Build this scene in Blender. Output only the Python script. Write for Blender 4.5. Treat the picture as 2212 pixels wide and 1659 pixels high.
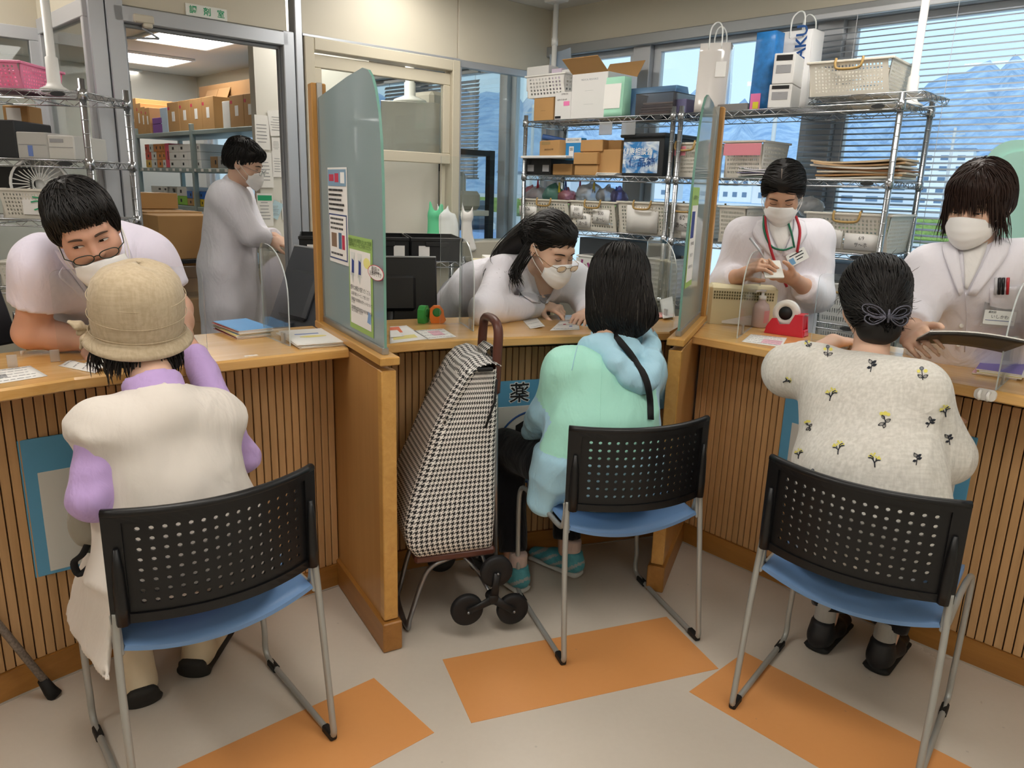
import bpy,bmesh,math,random
import numpy as np
from mathutils import Vector,Matrix
R=math.radians
random.seed(7);np.random.seed(7)
SC=bpy.context.scene
COL=SC.collection
for _o in list(bpy.data.objects): bpy.data.objects.remove(_o)

# ------------------------------------------------------------------ camera, sky, exposure
CAMH,PITCH,ROLL,FPX=1.45,R(14.542),R(1.804),1634.4
cd_=bpy.data.cameras.new('camera');cd_.sensor_width=36;cd_.lens=FPX/2212*36;cd_.clip_start=.05;cd_.clip_end=6000
cam=bpy.data.objects.new('camera',cd_);COL.objects.link(cam)
_F=Vector((0,math.cos(PITCH),-math.sin(PITCH)));_R0=Vector((1,0,0));_U0=_R0.cross(_F)
_R=math.cos(ROLL)*_R0+math.sin(ROLL)*_U0;_U=math.cos(ROLL)*_U0-math.sin(ROLL)*_R0
cam.matrix_world=Matrix(((_R.x,_U.x,-_F.x,0),(_R.y,_U.y,-_F.y,0),(_R.z,_U.z,-_F.z,CAMH),(0,0,0,1)))
SC.camera=cam
def at(x,y,Y):                       # photo pixel + distance along Y -> point in the room
    d=_F+float((x-1106)/FPX)*_R-float((y-829.5)/FPX)*_U
    t=float(Y)/d.y
    return Vector((d.x*t,Y,CAMH+d.z*t))
def atz(x,y,z):                      # photo pixel on the horizontal plane at height z
    d=_F+float((x-1106)/FPX)*_R-float((y-829.5)/FPX)*_U
    t=(z-CAMH)/d.z
    return Vector((d.x*t,d.y*t,z))
def atp(x,y,p,ang):                 # photo pixel on a vertical plane through p, direction ang
    d=_F+float((x-1106)/FPX)*_R-float((y-829.5)/FPX)*_U
    n=Vector((-math.sin(R(ang)),math.cos(R(ang)),0))
    t=(n.x*p[0]+n.y*p[1])/(d.x*n.x+d.y*n.y)
    return Vector((d.x*t,d.y*t,CAMH+d.z*t))
w_=bpy.data.worlds.new('sky');SC.world=w_;w_.use_nodes=True
bg_=w_.node_tree.nodes['Background']
bg_.inputs['Color'].default_value=(.60,.81,1.0,1);bg_.inputs['Strength'].default_value=1.3
su_=bpy.data.lights.new('sun','SUN');su_.energy=2.2;su_.angle=R(3);su_.color=(1,.96,.9)
sun=bpy.data.objects.new('sun',su_);COL.objects.link(sun);sun.rotation_euler=(R(38),R(-22),0)
vs=SC.view_settings
vs.view_transform='Standard';vs.look='None';vs.gamma=1;vs.exposure=0.0;vs.use_curve_mapping=False
cy=SC.cycles;cy.max_bounces=7;cy.diffuse_bounces=4;cy.glossy_bounces=3;cy.transmission_bounces=4;cy.transparent_max_bounces=14;cy.caustics_reflective=False;cy.caustics_refractive=False

# ------------------------------------------------------------------ materials
def lin(c):
    if isinstance(c,str): c=tuple(int(c[i:i+2],16) for i in (0,2,4))
    return tuple(((v/255)/12.92 if v/255 <= .04045 else ((v/255+.055)/1.055)**2.4) for v in c)+(1,)
MATS={}
class NT:
    def __init__(s,nt): s.nt=nt
    def n(s,t,**k):
        nd=s.nt.nodes.new(t)
        for a,v in k.items():
            if a.startswith('i_'): nd.inputs[int(a[2:]) if a[2:].isdigit() else a[2:].replace('_',' ')].default_value=v
            else: setattr(nd,a,v)
        return nd
    def l(s,a,b): s.nt.links.new(a,b)
    def math(s,op,a,b=None):
        m=s.n('ShaderNodeMath',operation=op)
        for i,v in enumerate((a,b)):
            if v is None: continue
            if isinstance(v,(int,float)): m.inputs[i].default_value=v
            else: s.l(v,m.inputs[i])
        return m.outputs[0]
    def mix(s,fac,a,b):
        m=s.n('ShaderNodeMix',data_type='RGBA')
        for v,i in ((fac,0),(a,6),(b,7)):
            if isinstance(v,(int,float)): m.inputs[i].default_value=v
            elif isinstance(v,tuple): m.inputs[i].default_value=v
            else: s.l(v,m.inputs[i])
        return m.outputs[2]
def mat(name,col=None,rough=.5,metal=0,spec=.5,bump=None,var=None,trans=0,alpha=1,coat=0,emit=None,sheen=0,ior=1.45,sss=0):
    """plain procedural material: noise colour variation (scale, amount) and noise bump (scale, strength, dist)"""
    if name in MATS: return MATS[name]
    m=bpy.data.materials.new(name);m.use_nodes=True;MATS[name]=m
    T=NT(m.node_tree);b=m.node_tree.nodes['Principled BSDF']
    c=lin(col);b.inputs['Base Color'].default_value=c
    b.inputs['Roughness'].default_value=rough;b.inputs['Metallic'].default_value=metal
    b.inputs['Specular IOR Level'].default_value=spec;b.inputs['IOR'].default_value=ior
    b.inputs['Transmission Weight'].default_value=trans;b.inputs['Alpha'].default_value=alpha
    b.inputs['Coat Weight'].default_value=coat;b.inputs['Sheen Weight'].default_value=sheen
    if sss: b.inputs['Subsurface Weight'].default_value=sss;b.inputs['Subsurface Radius'].default_value=(.012,.004,.002);b.inputs['Subsurface Scale'].default_value=1
    if emit: b.inputs['Emission Color'].default_value=lin(emit[0]);b.inputs['Emission Strength'].default_value=emit[1]
    if bump or var:
        tc=T.n('ShaderNodeTexCoord')
    if var:
        nz=T.n('ShaderNodeTexNoise',i_Scale=var[0],i_Detail=4.0);T.l(tc.outputs['Object'],nz.inputs['Vector'])
        d=tuple(max(0,v*(1-var[1])) for v in c[:3])+(1,);e=tuple(min(1,v*(1+var[1])) for v in c[:3])+(1,)
        T.l(T.mix(nz.outputs['Fac'],d,e),b.inputs['Base Color'])
    if bump:
        nz=T.n('ShaderNodeTexNoise',i_Scale=bump[0],i_Detail=5.0);T.l(tc.outputs['Object'],nz.inputs['Vector'])
        bp=T.n('ShaderNodeBump',i_Strength=bump[1],i_Distance=bump[2] if len(bump) > 2 else .002)
        T.l(nz.outputs['Fac'],bp.inputs['Height']);T.l(bp.outputs['Normal'],b.inputs['Normal'])
    return m
def wood(name,c1,c2,rough=.35,axis=0,scale=1.0,coat=.0,streak=1.0):
    """grain stretched along a local axis, offset per object"""
    if name in MATS: return MATS[name]
    m=bpy.data.materials.new(name);m.use_nodes=True;MATS[name]=m
    T=NT(m.node_tree);b=m.node_tree.nodes['Principled BSDF']
    tc=T.n('ShaderNodeTexCoord');oi=T.n('ShaderNodeObjectInfo')
    mp=T.n('ShaderNodeMapping');s=[34*scale]*3;s[axis]=2.2*scale
    mp.inputs['Scale'].default_value=s
    T.l(tc.outputs['Object'],mp.inputs['Vector'])
    ad=T.n('ShaderNodeVectorMath',operation='ADD');T.l(mp.outputs[0],ad.inputs[0])
    sc=T.n('ShaderNodeVectorMath',operation='SCALE');sc.inputs[0].default_value=(17,31,23);T.l(oi.outputs['Random'],sc.inputs['Scale'])
    T.l(sc.outputs[0],ad.inputs[1])
    nz=T.n('ShaderNodeTexNoise',i_Scale=1.0,i_Detail=6.0,i_Roughness=.62,i_Distortion=.8);T.l(ad.outputs[0],nz.inputs['Vector'])
    n2=T.n('ShaderNodeTexNoise',i_Scale=.22,i_Detail=2.0);T.l(ad.outputs[0],n2.inputs['Vector'])
    rp=T.n('ShaderNodeValToRGB');rp.color_ramp.elements[0].position=.3;rp.color_ramp.elements[1].position=.68
    rp.color_ramp.elements[0].color=lin(c1);rp.color_ramp.elements[1].color=lin(c2)
    f=T.math('ADD',T.math('MULTIPLY',nz.outputs['Fac'],.62*streak),T.math('MULTIPLY',n2.outputs['Fac'],1-.62*streak))
    T.l(f,rp.inputs[0])
    hs=T.n('ShaderNodeHueSaturation');T.l(rp.outputs[0],hs.inputs['Color'])
    T.l(T.math('ADD',T.math('MULTIPLY',oi.outputs['Random'],.16),.92),hs.inputs['Value'])
    T.l(hs.outputs[0],b.inputs['Base Color'])
    b.inputs['Roughness'].default_value=rough;b.inputs['Coat Weight'].default_value=coat;b.inputs['Coat Roughness'].default_value=.12
    bp=T.n('ShaderNodeBump',i_Strength=.12,i_Distance=.001);T.l(nz.outputs['Fac'],bp.inputs['Height']);T.l(bp.outputs['Normal'],b.inputs['Normal'])
    return m
def clear(name,tint=(255,255,255),refl=.6,haze=0.,hazecol=(230,240,240),rough=.02):
    """clear sheet: transparent body with fresnel reflection, optional milky share"""
    if name in MATS: return MATS[name]
    m=bpy.data.materials.new(name);m.use_nodes=True;MATS[name]=m
    nt=m.node_tree;nt.nodes.remove(nt.nodes['Principled BSDF']);T=NT(nt);out=nt.nodes['Material Output']
    tr=T.n('ShaderNodeBsdfTransparent');tr.inputs[0].default_value=lin(tint)
    gl=T.n('ShaderNodeBsdfGlossy');gl.inputs['Roughness'].default_value=rough
    fr=T.n('ShaderNodeFresnel',i_IOR=1.45)
    mx=T.n('ShaderNodeMixShader');T.l(T.math('MULTIPLY',fr.outputs[0],refl),mx.inputs[0])
    base=tr.outputs[0]
    if haze:
        df=T.n('ShaderNodeBsdfDiffuse');df.inputs[0].default_value=lin(hazecol)
        tl=T.n('ShaderNodeBsdfTranslucent');tl.inputs[0].default_value=lin(hazecol)
        m1=T.n('ShaderNodeMixShader',i_0=.5);T.l(df.outputs[0],m1.inputs[1]);T.l(tl.outputs[0],m1.inputs[2])
        m2=T.n('ShaderNodeMixShader',i_0=haze);T.l(tr.outputs[0],m2.inputs[1]);T.l(m1.outputs[0],m2.inputs[2]);base=m2.outputs[0]
    T.l(base,mx.inputs[1]);T.l(gl.outputs[0],mx.inputs[2]);T.l(mx.outputs[0],out.inputs['Surface'])
    return m

# ------------------------------------------------------------------ mesh building
class MB:
    def __init__(s): s.V=[];s.F=[];s.M=[];s.S=[];s.UV={}
    def add(s,V,F,mi=0,smooth=False):
        o=len(s.V);s.V+=[tuple(v) for v in V];s.F+=[tuple(i+o for i in f) for f in F]
        s.M+=[mi]*len(F);s.S+=[smooth]*len(F);return o
    def box(s,c,d,rot=None,b=0.0,mi=0):
        """box of size d centred at c with chamfered edges"""
        h=[v/2 for v in d];b=min(b,min(h)*.98)
        if b <= 0:
            P=[(x*h[0],y*h[1],z*h[2]) for x in (-1,1) for y in (-1,1) for z in (-1,1)]
            F=[(0,1,3,2),(4,6,7,5),(0,4,5,1),(2,3,7,6),(0,2,6,4),(1,5,7,3)]
        else:
            P=[];I={}
            for x in (-1,1):
                for y in (-1,1):
                    for z in (-1,1):
                        for k in range(3):
                            q=[x*(h[0]-b),y*(h[1]-b),z*(h[2]-b)];q[k]=(x,y,z)[k]*h[k]
                            I[(x,y,z,k)]=len(P);P.append(q)
            F=[]
            for k in range(3):
                a,e=[i for i in range(3) if i != k]
                for sg in (-1,1):
                    f=[]
                    for u,v in ((-1,-1),(1,-1),(1,1),(-1,1)):
                        q=[0]*3;q[k]=sg;q[a]=u;q[e]=v;f.append(I[(*q,k)])
                    F.append(f)
                for u in (-1,1):
                    for v in (-1,1):
                        q0=[0]*3;q1=[0]*3;q0[k]=-1;q1[k]=1;q0[a]=q1[a]=u;q0[e]=q1[e]=v
                        F.append([I[(*q0,a)],I[(*q1,a)],I[(*q1,e)],I[(*q0,e)]])
            for x in (-1,1):
                for y in (-1,1):
                    for z in (-1,1): F.append([I[(x,y,z,k)] for k in range(3)])
        P=[Vector(p) for p in P]
        if rot is not None: P=[rot @ p for p in P]
        c=Vector(c);s.add([p+c for p in P],F,mi);return s
    def tube(s,pts,r,n=8,closed=False,mi=0,cap=True,flat=None):
        """round (or flattened: flat=(axis vector, ratio)) tube along points, r number or list"""
        P=[Vector(p) for p in pts];N=len(P)
        rr=[r]*N if isinstance(r,(int,float)) else list(r)
        tg=[]
        for i in range(N):
            a=P[(i-1) % N] if (closed or i) else P[0];e=P[(i+1) % N] if (closed or i < N-1) else P[-1]
            t=(e-a);tg.append(t.normalized() if t.length > 1e-9 else Vector((0,0,1)))
        u=tg[0].orthogonal().normalized()
        if flat is not None:
            u=(Vector(flat[0])-tg[0]*Vector(flat[0]).dot(tg[0])).normalized()
        V=[]
        for i in range(N):
            if i: u=(u-tg[i]*u.dot(tg[i]));u=u.normalized() if u.length > 1e-6 else tg[i].orthogonal().normalized()
            w=tg[i].cross(u)
            for k in range(n):
                a=2*math.pi*(k+.5)/n
                V.append(P[i]+u*(math.cos(a)*rr[i])+w*(math.sin(a)*rr[i]*(flat[1] if flat else 1)))
        F=[]
        for i in range(N if closed else N-1):
            j=(i+1) % N
            for k in range(n): F.append((i*n+k,i*n+(k+1) % n,j*n+(k+1) % n,j*n+k))
        o=s.add(V,F,mi,n > 4)
        if cap and not closed: s.add([],[],mi);s.F+=[tuple(o+k for k in range(n))[::-1],tuple(o+(N-1)*n+k for k in range(n))];s.M+=[mi]*2;s.S+=[False]*2
        return s
    def lathe(s,prof,n=16,c=(0,0,0),rot=None,mi=0,smooth=True):
        """profile [(radius, z)...] turned round z"""
        V=[];F=[];N=len(prof)
        for r_,z in prof:
            for k in range(n):
                a=2*math.pi*k/n;V.append(Vector((r_*math.cos(a),r_*math.sin(a),z)))
        for i in range(N-1):
            for k in range(n): F.append((i*n+k,i*n+(k+1) % n,(i+1)*n+(k+1) % n,(i+1)*n+k))
        F.append(tuple(range(n))[::-1]);F.append(tuple((N-1)*n+k for k in range(n)))
        if rot is not None: V=[rot @ v for v in V]
        c=Vector(c);o=s.add([v+c for v in V],F,mi,smooth);s.S[-1]=s.S[-2]=False
        return s
    def prism(s,poly,z0,z1,M=None,mi=0,side=None):
        """outline in xy, extruded z0..z1, then matrix M"""
        n=len(poly);V=[Vector((p[0],p[1],z0)) for p in poly]+[Vector((p[0],p[1],z1)) for p in poly]
        if M is not None: V=[M @ v for v in V]
        o=s.add(V,[tuple(range(n))[::-1],tuple(range(n,2*n))],mi)
        s.add([],[],mi)
        for i in range(n): s.F.append((o+i,o+(i+1) % n,o+n+(i+1) % n,o+n+i));s.M.append(mi if side is None else side);s.S.append(False)
        return s
    def grid(s,G,th=0,mi=0,smooth=True,closed_u=False,nrm=None):
        """sheet through a grid of points G[i][j]; th>0 gives it thickness"""
        G=np.asarray(G,float);nu,nv=G.shape[:2]
        du=np.gradient(G,axis=0);dv=np.gradient(G,axis=1);N=np.cross(du,dv);N /= np.linalg.norm(N,axis=2,keepdims=True)+1e-12
        F=[]
        for i in range(nu if closed_u else nu-1):
            j=(i+1) % nu
            for k in range(nv-1): F.append((i*nv+k,j*nv+k,j*nv+k+1,i*nv+k+1))
        if th == 0: s.add(G.reshape(-1,3),F,mi,smooth);return s
        A=(G+N*th/2).reshape(-1,3);B=(G-N*th/2).reshape(-1,3);n=len(A)
        E=[]
        for k in range(nv-1):
            if not closed_u: E+=[(k,k+1,n+k+1,n+k),((nu-1)*nv+k,(nu-1)*nv+k+n,(nu-1)*nv+k+1+n,(nu-1)*nv+k+1)]
        for i in range(nu if closed_u else nu-1):
            j=(i+1) % nu
            E+=[(i*nv,i*nv+n,j*nv+n,j*nv),(i*nv+nv-1,j*nv+nv-1,j*nv+nv-1+n,i*nv+nv-1+n)]
        s.add(np.concatenate([A,B]),F+[tuple(i+n for i in f[::-1]) for f in F],mi,smooth)
        o=len(s.V)-2*n;s.F+=[tuple(i+o for i in e) for e in E];s.M+=[mi]*len(E);s.S+=[False]*len(E)
        return s
    def mesh(s,name,mats):
        me=bpy.data.meshes.new(name);me.from_pydata([tuple(v) for v in s.V],[],s.F)
        for m in (mats if isinstance(mats,(list,tuple)) else [mats]): me.materials.append(m)
        me.polygons.foreach_set('material_index',s.M);me.polygons.foreach_set('use_smooth',s.S)
        me.validate();me.update()
        bm=bmesh.new();bm.from_mesh(me);bmesh.ops.recalc_face_normals(bm,faces=bm.faces);bm.to_mesh(me);bm.free()
        return me
    def build(s,name,mats,parent=None,loc=None,rot=None,world=False):
        return obj(name,s.mesh(name,mats),parent,loc,rot,world)
def obj(name,me,parent=None,loc=None,rot=None,world=False):
    o=bpy.data.objects.new(name,me);COL.objects.link(o)
    if loc is not None: o.location=loc
    if rot is not None: o.rotation_euler=(0,0,rot) if isinstance(rot,(int,float)) else rot
    if parent is not None:
        o.parent=parent
        if world: o.matrix_parent_inverse=basis(parent).inverted()
    return o
def basis(o):
    m=Matrix.LocRotScale(o.location,o.rotation_euler,o.scale)
    return (basis(o.parent) @ o.matrix_parent_inverse @ m) if o.parent else m
def tag(o,label=None,cat=None,group=None,kind=None):
    for k,v in (('label',label),('category',cat),('group',group),('kind',kind)):
        if v: o[k]=v
    return o
def thing(name,label,cat,loc=(0,0,0),rot=0,group=None):
    return tag(obj(name,None,None,loc,rot),label,cat,group)
def struct(o): o['kind']='structure';return o
def copy_tree(o,parent=None):
    c=o.copy();COL.objects.link(c);c.parent=parent
    for ch in [x for x in o.children]: copy_tree(ch,c)
    return c
def rounded(w,h,r,n=5,cx=0,cy=0,corners=(1,1,1,1)):
    """rounded rectangle outline centred at cx, cy"""
    P=[]
    for i,(sx,sy,a0) in enumerate(((1,-1,-90),(1,1,0),(-1,1,90),(-1,-1,180))):
        rr=r if corners[i] else .0001
        for k in range(n+1):
            a=R(a0+90*k/n);P.append((cx+sx*(w/2-rr)+rr*math.cos(a),cy+sy*(h/2-rr)+rr*math.sin(a)))
    return P
def frame3(o,x,y):                   # matrix from origin and two axes
    x=Vector(x).normalized();y=Vector(y);z=x.cross(y).normalized();y=z.cross(x)
    return Matrix(((x.x,y.x,z.x,o[0]),(x.y,y.y,z.y,o[1]),(x.z,y.z,z.z,o[2]),(0,0,0,1)))
def text_mesh(lines,name='print'):
    """lines: (string, x, y, size[, align, squeeze]) in a flat xy layout -> one mesh"""
    V=[];F=[]
    for ln in lines:
        st,x,y,sz=ln[:4];al=ln[4] if len(ln) > 4 else 'LEFT';sq=ln[5] if len(ln) > 5 else 1
        bold=ln[6] if len(ln) > 6 else 0
        cu=bpy.data.curves.new('t','FONT');cu.body=st;cu.size=sz;cu.align_x=al;cu.align_y='CENTER';cu.resolution_u=2;cu.offset=bold*sz
        to=bpy.data.objects.new('t',cu);COL.objects.link(to)
        me=to.to_mesh();o=len(V)
        V+=[(v.co.x*sq+x,v.co.y+y,0) for v in me.vertices];F+=[tuple(i+o for i in p.vertices) for p in me.polygons]
        to.to_mesh_clear();bpy.data.objects.remove(to);bpy.data.curves.remove(cu)
    return V,F
def lettering(lines,m,parent,M,name='lettering',lift=.0006,world=False):
    """flat print on a surface: M maps xy layout to 3d"""
    V,F=text_mesh(lines)
    b=MB();b.add([M @ Vector((v[0],v[1],lift)) for v in V],F)
    me=bpy.data.meshes.new(name);me.from_pydata([tuple(v) for v in b.V],[],b.F);me.materials.append(m);me.update()
    return obj(name,me,parent,world=world)
# ------------------------------------------------------------------ room frame: corner of the window wall and the partition
CX,CY,CEIL=.179,5.271,2.55
AV=Vector((math.cos(R(-45)),math.sin(R(-45)),0));BV=Vector((-.70711,-.70711,0))   # along the window wall / into the room
UV_=Vector((-math.cos(R(41)),-math.sin(R(41)),0));UN=Vector((math.sin(R(41)),-math.cos(R(41)),0))  # along the partition, towards the hall
C0=Vector((CX,CY,0))
def W(a,b,z): return C0+AV*a+BV*b+Vector((0,0,z))
def U(u,n,z): return C0+UV_*u+UN*n+Vector((0,0,z))
RW=Matrix.Rotation(R(-45),3,'Z');RU=Matrix.Rotation(R(41),3,'Z')
def wbox(mb,a0,a1,b0,b1,z0,z1,b=.003,mi=0): mb.box(W((a0+a1)/2,(b0+b1)/2,(z0+z1)/2),(a1-a0,abs(b1-b0),z1-z0),RW,b,mi)
def ubox(mb,u0,u1,n0,n1,z0,z1,b=.003,mi=0): mb.box(U((u0+u1)/2,(n0+n1)/2,(z0+z1)/2),(abs(u1-u0),abs(n1-n0),z1-z0),RU,b,mi)

# lamps of the room: recessed panels in the ceiling
m_lamp=mat('lamp diffuser','ffffff',.4,emit=('fffaf2',13.5))
m_white=mat('white painted steel','e9e9e6',.4)
def lamp(i,p,ang,l,w,label,strength=None):
    t=thing('ceiling_light',label,'ceiling light',(p[0],p[1],CEIL),ang,'recessed ceiling lights')
    b=MB()
    for sx in (-1,1): b.box((sx*(l/2+.015),0,-.012),(.03,w+.06,.022),b=.004)
    for sy in (-1,1): b.box((0,sy*(w/2+.015),-.012),(l,.03,.022),b=.004)
    b.build('frame',m_white,t)
    MB().box((0,0,-.010),(l-.001,w-.001,.014)).build('diffuser',m_lamp,t)
lamps=[((-3.6,7.8),-45,.62,.58,'bright recessed ceiling light furthest inside the dispensing room'),
         ((-2.75,6.68),-45,.62,.58,'bright recessed ceiling light just inside the dispensing room doorway'),
         ((-4.5,8.7),-45,.62,.5,'small slice of ceiling light deep in the dispensing room'),
         ((-1.15,5.0),-45,1.0,.30,'recessed light over the notice wall desk, out of the picture'),  # unseen lamp, added to brighten the dark notice wall
         ((-.2,3.9),-45,1.25,.30,'recessed light above the staff aisle, out of the picture'),
         ((1.6,2.9),-45,1.25,.30,'recessed light above the window racks, out of the picture'),
         ((-.7,1.5),-45,1.3,.32,'recessed light above the shopping cart seat, out of the picture'),
         ((.9,.9),-45,1.3,.32,'recessed light above the right chair, out of the picture'),
         ((-2.2,.6),-45,1.3,.32,'recessed light at the far left of the hall, out of the picture'),
         ((-.3,-1.2),-45,1.3,.32,'recessed light behind the viewer, out of the picture'),
         ((2.4,-.9),-45,1.3,.32,'recessed light behind the viewer on the window side, out of the picture'),
         ((-2.6,3.3),-45,1.2,.30,'recessed light over the left alcove rack, out of the picture')]
for i,(p,a,l,w,lb) in enumerate(lamps): lamp(i,p,R(a),l,w,lb)

# ------------------------------------------------------------------ shell
def floor_mat(name,c,c2,rough,seams):
    m=bpy.data.materials.new(name);m.use_nodes=True;T=NT(m.node_tree);b=m.node_tree.nodes['Principled BSDF']
    tc=T.n('ShaderNodeTexCoord');nz=T.n('ShaderNodeTexNoise',i_Scale=1.6,i_Detail=7.0,i_Roughness=.65);T.l(tc.outputs['Object'],nz.inputs['Vector'])
    n2=T.n('ShaderNodeTexNoise',i_Scale=60.0,i_Detail=3.0);T.l(tc.outputs['Object'],n2.inputs['Vector'])
    f=T.math('ADD',T.math('MULTIPLY',nz.outputs['Fac'],.75),T.math('MULTIPLY',n2.outputs['Fac'],.25))
    col=T.mix(f,lin(c),lin(c2))
    sp=T.n('ShaderNodeTexVoronoi',feature='F1',i_Scale=9.0);T.l(tc.outputs['Object'],sp.inputs['Vector'])
    s=T.math('LESS_THAN',sp.outputs['Distance'],.035)
    T.l(T.mix(T.math('MULTIPLY',s,.22),col,lin('77706a')),b.inputs['Base Color'])
    b.inputs['Roughness'].default_value=rough
    T.l(T.math('ADD',T.math('MULTIPLY',nz.outputs['Fac'],.22),rough-.1),b.inputs['Roughness'])
    bp=T.n('ShaderNodeBump',i_Strength=.06,i_Distance=.002);T.l(n2.outputs['Fac'],bp.inputs['Height']);T.l(bp.outputs['Normal'],b.inputs['Normal'])
    return m
m_floor=floor_mat('cream vinyl floor','c1b6a8','d3c9bc',.30,1)
m_floor2=floor_mat('grey staff floor','8c8a7e','9a988c',.3,1)
m_strip=floor_mat('orange vinyl floor','d18f52','dc9c60',.36,0)
fl=MB();wbox(fl,-5.6,4.75,-.1,7.15,-.1,0,0)
floor=struct(fl.build('floor',m_floor))
for q in ([(-.192,2.094),(.571,2.384),(.680,2.092),(-.084,1.806)],[(.789,2.186),(.561,1.973),(1.10,1.395),(1.328,1.609)],[(-.39,1.991),(-.183,1.763),(-.96,1.065),(-1.167,1.293)]):
    o=MB().prism(q,0,.0012).build('floor_strip',m_strip,floor);o['label']='orange floor strip'
# thin inlay line along the counter feet
m_wall=mat('beige wall panel','cfc8b6',.45,var=(3,.03))
m_wallw=mat('white wall','dedbd2',.55,var=(3,.02))
m_ceil=mat('ceiling board','dcd8d0',.8,bump=(180,.25,.001))
b=MB();wbox(b,-5.6,4.75,-.16,7.15,CEIL,CEIL+.1,0);struct(b.build('ceiling',m_ceil))
b=MB();wbox(b,-7,7,7.0,7.15,0,CEIL);struct(b.build('wall_hall',m_wallw))
b=MB();wbox(b,4.6,4.75,0,7.2,0,CEIL);struct(b.build('wall_right',m_wallw))
b=MB();wbox(b,-5.6,-5.45,-.2,7.2,0,CEIL);struct(b.build('wall_left',m_wallw))
# window wall: strips above and below the glass
b=MB();wbox(b,-5.6,4.75,-.16,0,2.31,CEIL,0);struct(b.build('wall_window_head',m_wall))
b=MB();wbox(b,-5.6,4.75,-.16,0,0,.78,0);struct(b.build('wall_window_sill',m_wallw))
m_alu=mat('grey aluminium','bcbec2',.4,.25)
m_alul=mat('light aluminium','c8cbcf',.4,.2)
m_dark=mat('dark gasket','24272b',.6)
m_glass=clear('window glass',(250,253,252),.5)
# windows along the wall: (a0, a1) panes between aluminium posts
posts=[(-5.4,-5.3),(-3.6,-3.52),(-2.5,-2.42),(-1.45,-1.37),(-.47,-.40),(.0,.06),(.66,.78),(1.77,1.90),(3.1,3.18),(4.5,4.6)]
for i,(p0,p1) in enumerate(zip(posts,posts[1:])):
    wt=struct(obj('window_%d' % (i+1),None))
    b=MB();wbox(b,p0[0],p0[1],-.12,-.01,.78,2.31);b.build('post',m_alu,wt)
    b=MB()
    wbox(b,p0[1],p1[0],-.12,-.02,2.275,2.31);wbox(b,p0[1],p1[0],-.12,-.02,.78,.84)
    b.build('window_frame',m_alu,wt)
    b=MB();s=.05
    wbox(b,p0[1],p1[0],-.09,-.05,2.235,2.275);wbox(b,p0[1],p1[0],-.09,-.05,.84,.84+s)
    wbox(b,p0[1],p0[1]+s,-.09,-.05,.84,2.24);wbox(b,p1[0]-s,p1[0],-.09,-.05,.84,2.24)
    b.build('sash',m_alul,wt)
    b=MB();wbox(b,p0[1]+s,p1[0]-s,-.073,-.067,.84+s,2.24,0);b.build('pane',m_glass,wt)
b=MB();wbox(b,-5.4,4.6,0.0,.03,2.27,2.33,.004);struct(b.build('trim_1',mat('blind rail','9a9c9c',.4,.3)))
# ------------------------------------------------------------------ partition with doorway and sliding window
b=MB();ubox(b,0,.735,-.03,.0,2.17,CEIL,.002);struct(b.build('wall_partition_panel',m_wall))
b=MB();ubox(b,.745,1.755,-.03,.0,2.17,CEIL,.002);struct(b.build('wall_partition_panel',m_wall))
b=MB();ubox(b,1.80,2.60,-.03,.0,2.17,CEIL,.002);struct(b.build('wall_partition_panel',m_wall))
m_al2=mat('silver door frame','bfc3c9',.32,.55)
t1=struct(obj('door_1',None))
for (u0,u1,z0,z1,nm) in ((1.725,1.765,0,CEIL,'jamb'),(1.77,1.83,0,2.17,'jamb'),(2.56,2.63,0,CEIL,'jamb'),(2.635,2.70,0,CEIL,'jamb'),(1.80,2.60,2.10,2.165,'header')):
    b=MB();ubox(b,u0,u1,-.055,.02,z0,z1,.004);b.build(nm,m_al2,t1)
b=MB();ubox(b,2.545,2.56,-.05,-.02,0,2.1,.002);ubox(b,1.83,1.84,-.05,-.02,0,2.1,.002);ubox(b,1.83,2.56,-.05,-.02,2.085,2.1,.002);b.build('door_stop',mat('dark aluminium','94979b',.4,.4),t1)
b=MB();ubox(b,2.548,2.556,-.022,-.005,1.70,1.86,.001);b.build('strike_plate',mat('steel plate','8f9090',.35,.8),t1)
# door closer on the header
dc=thing('door_closer','beige door closer bracket with folded arm on the doorway header','door closer',U(2.48,.02,2.10))
b=MB();b.box((0,0,.02),(.085,.03,.035),RU,.005);b.box(UV_*-.015+Vector((0,0,-.005)),(.04,.03,.02),RU,.005);b.build('bracket',mat('closer beige','cfc9b8',.4),dc)
b=MB();b.tube([(-.012*UV_.x*-1,.01,-.015),Vector((0,0,-.02))-UV_*.05-UN*.08,Vector((0,0,-.035))-UV_*.09-UN*.10],.005);b.build('arm',m_alu,dc)
b=MB();b.tube([Vector((0,0,-.036))-UV_*.09-UN*.10,Vector((0,0,-.05))+UV_*.07-UN*.12],.005);b.build('arm',m_alu,dc)
b=MB();b.box(Vector((0,0,-.075))+UV_*.07-UN*.12,(.05,.045,.045),RU,.012);b.build('closer_body',mat('closer grey','8d8f90',.4,.3),dc)
# sign over the doorway
m_signw=mat('sign white','e9ece6',.4);m_green=mat('sign green','2ba271',.5)
t=thing('door_sign','white sign with green characters above the dispensing room doorway','sign',U(2.195,.006,2.195),R(41))
MB().box((0,0,0),(.19,.008,.052),b=.002).build('board',m_signw,t)
for ch,x in (('調',-.062),('剤',.002),('室',.065)): lettering([(ch,x,-.001,.036,'CENTER',1,.016)],m_green,t,frame3((0,-.0042,0),(1,0,0),(0,0,1)),'character')
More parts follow.
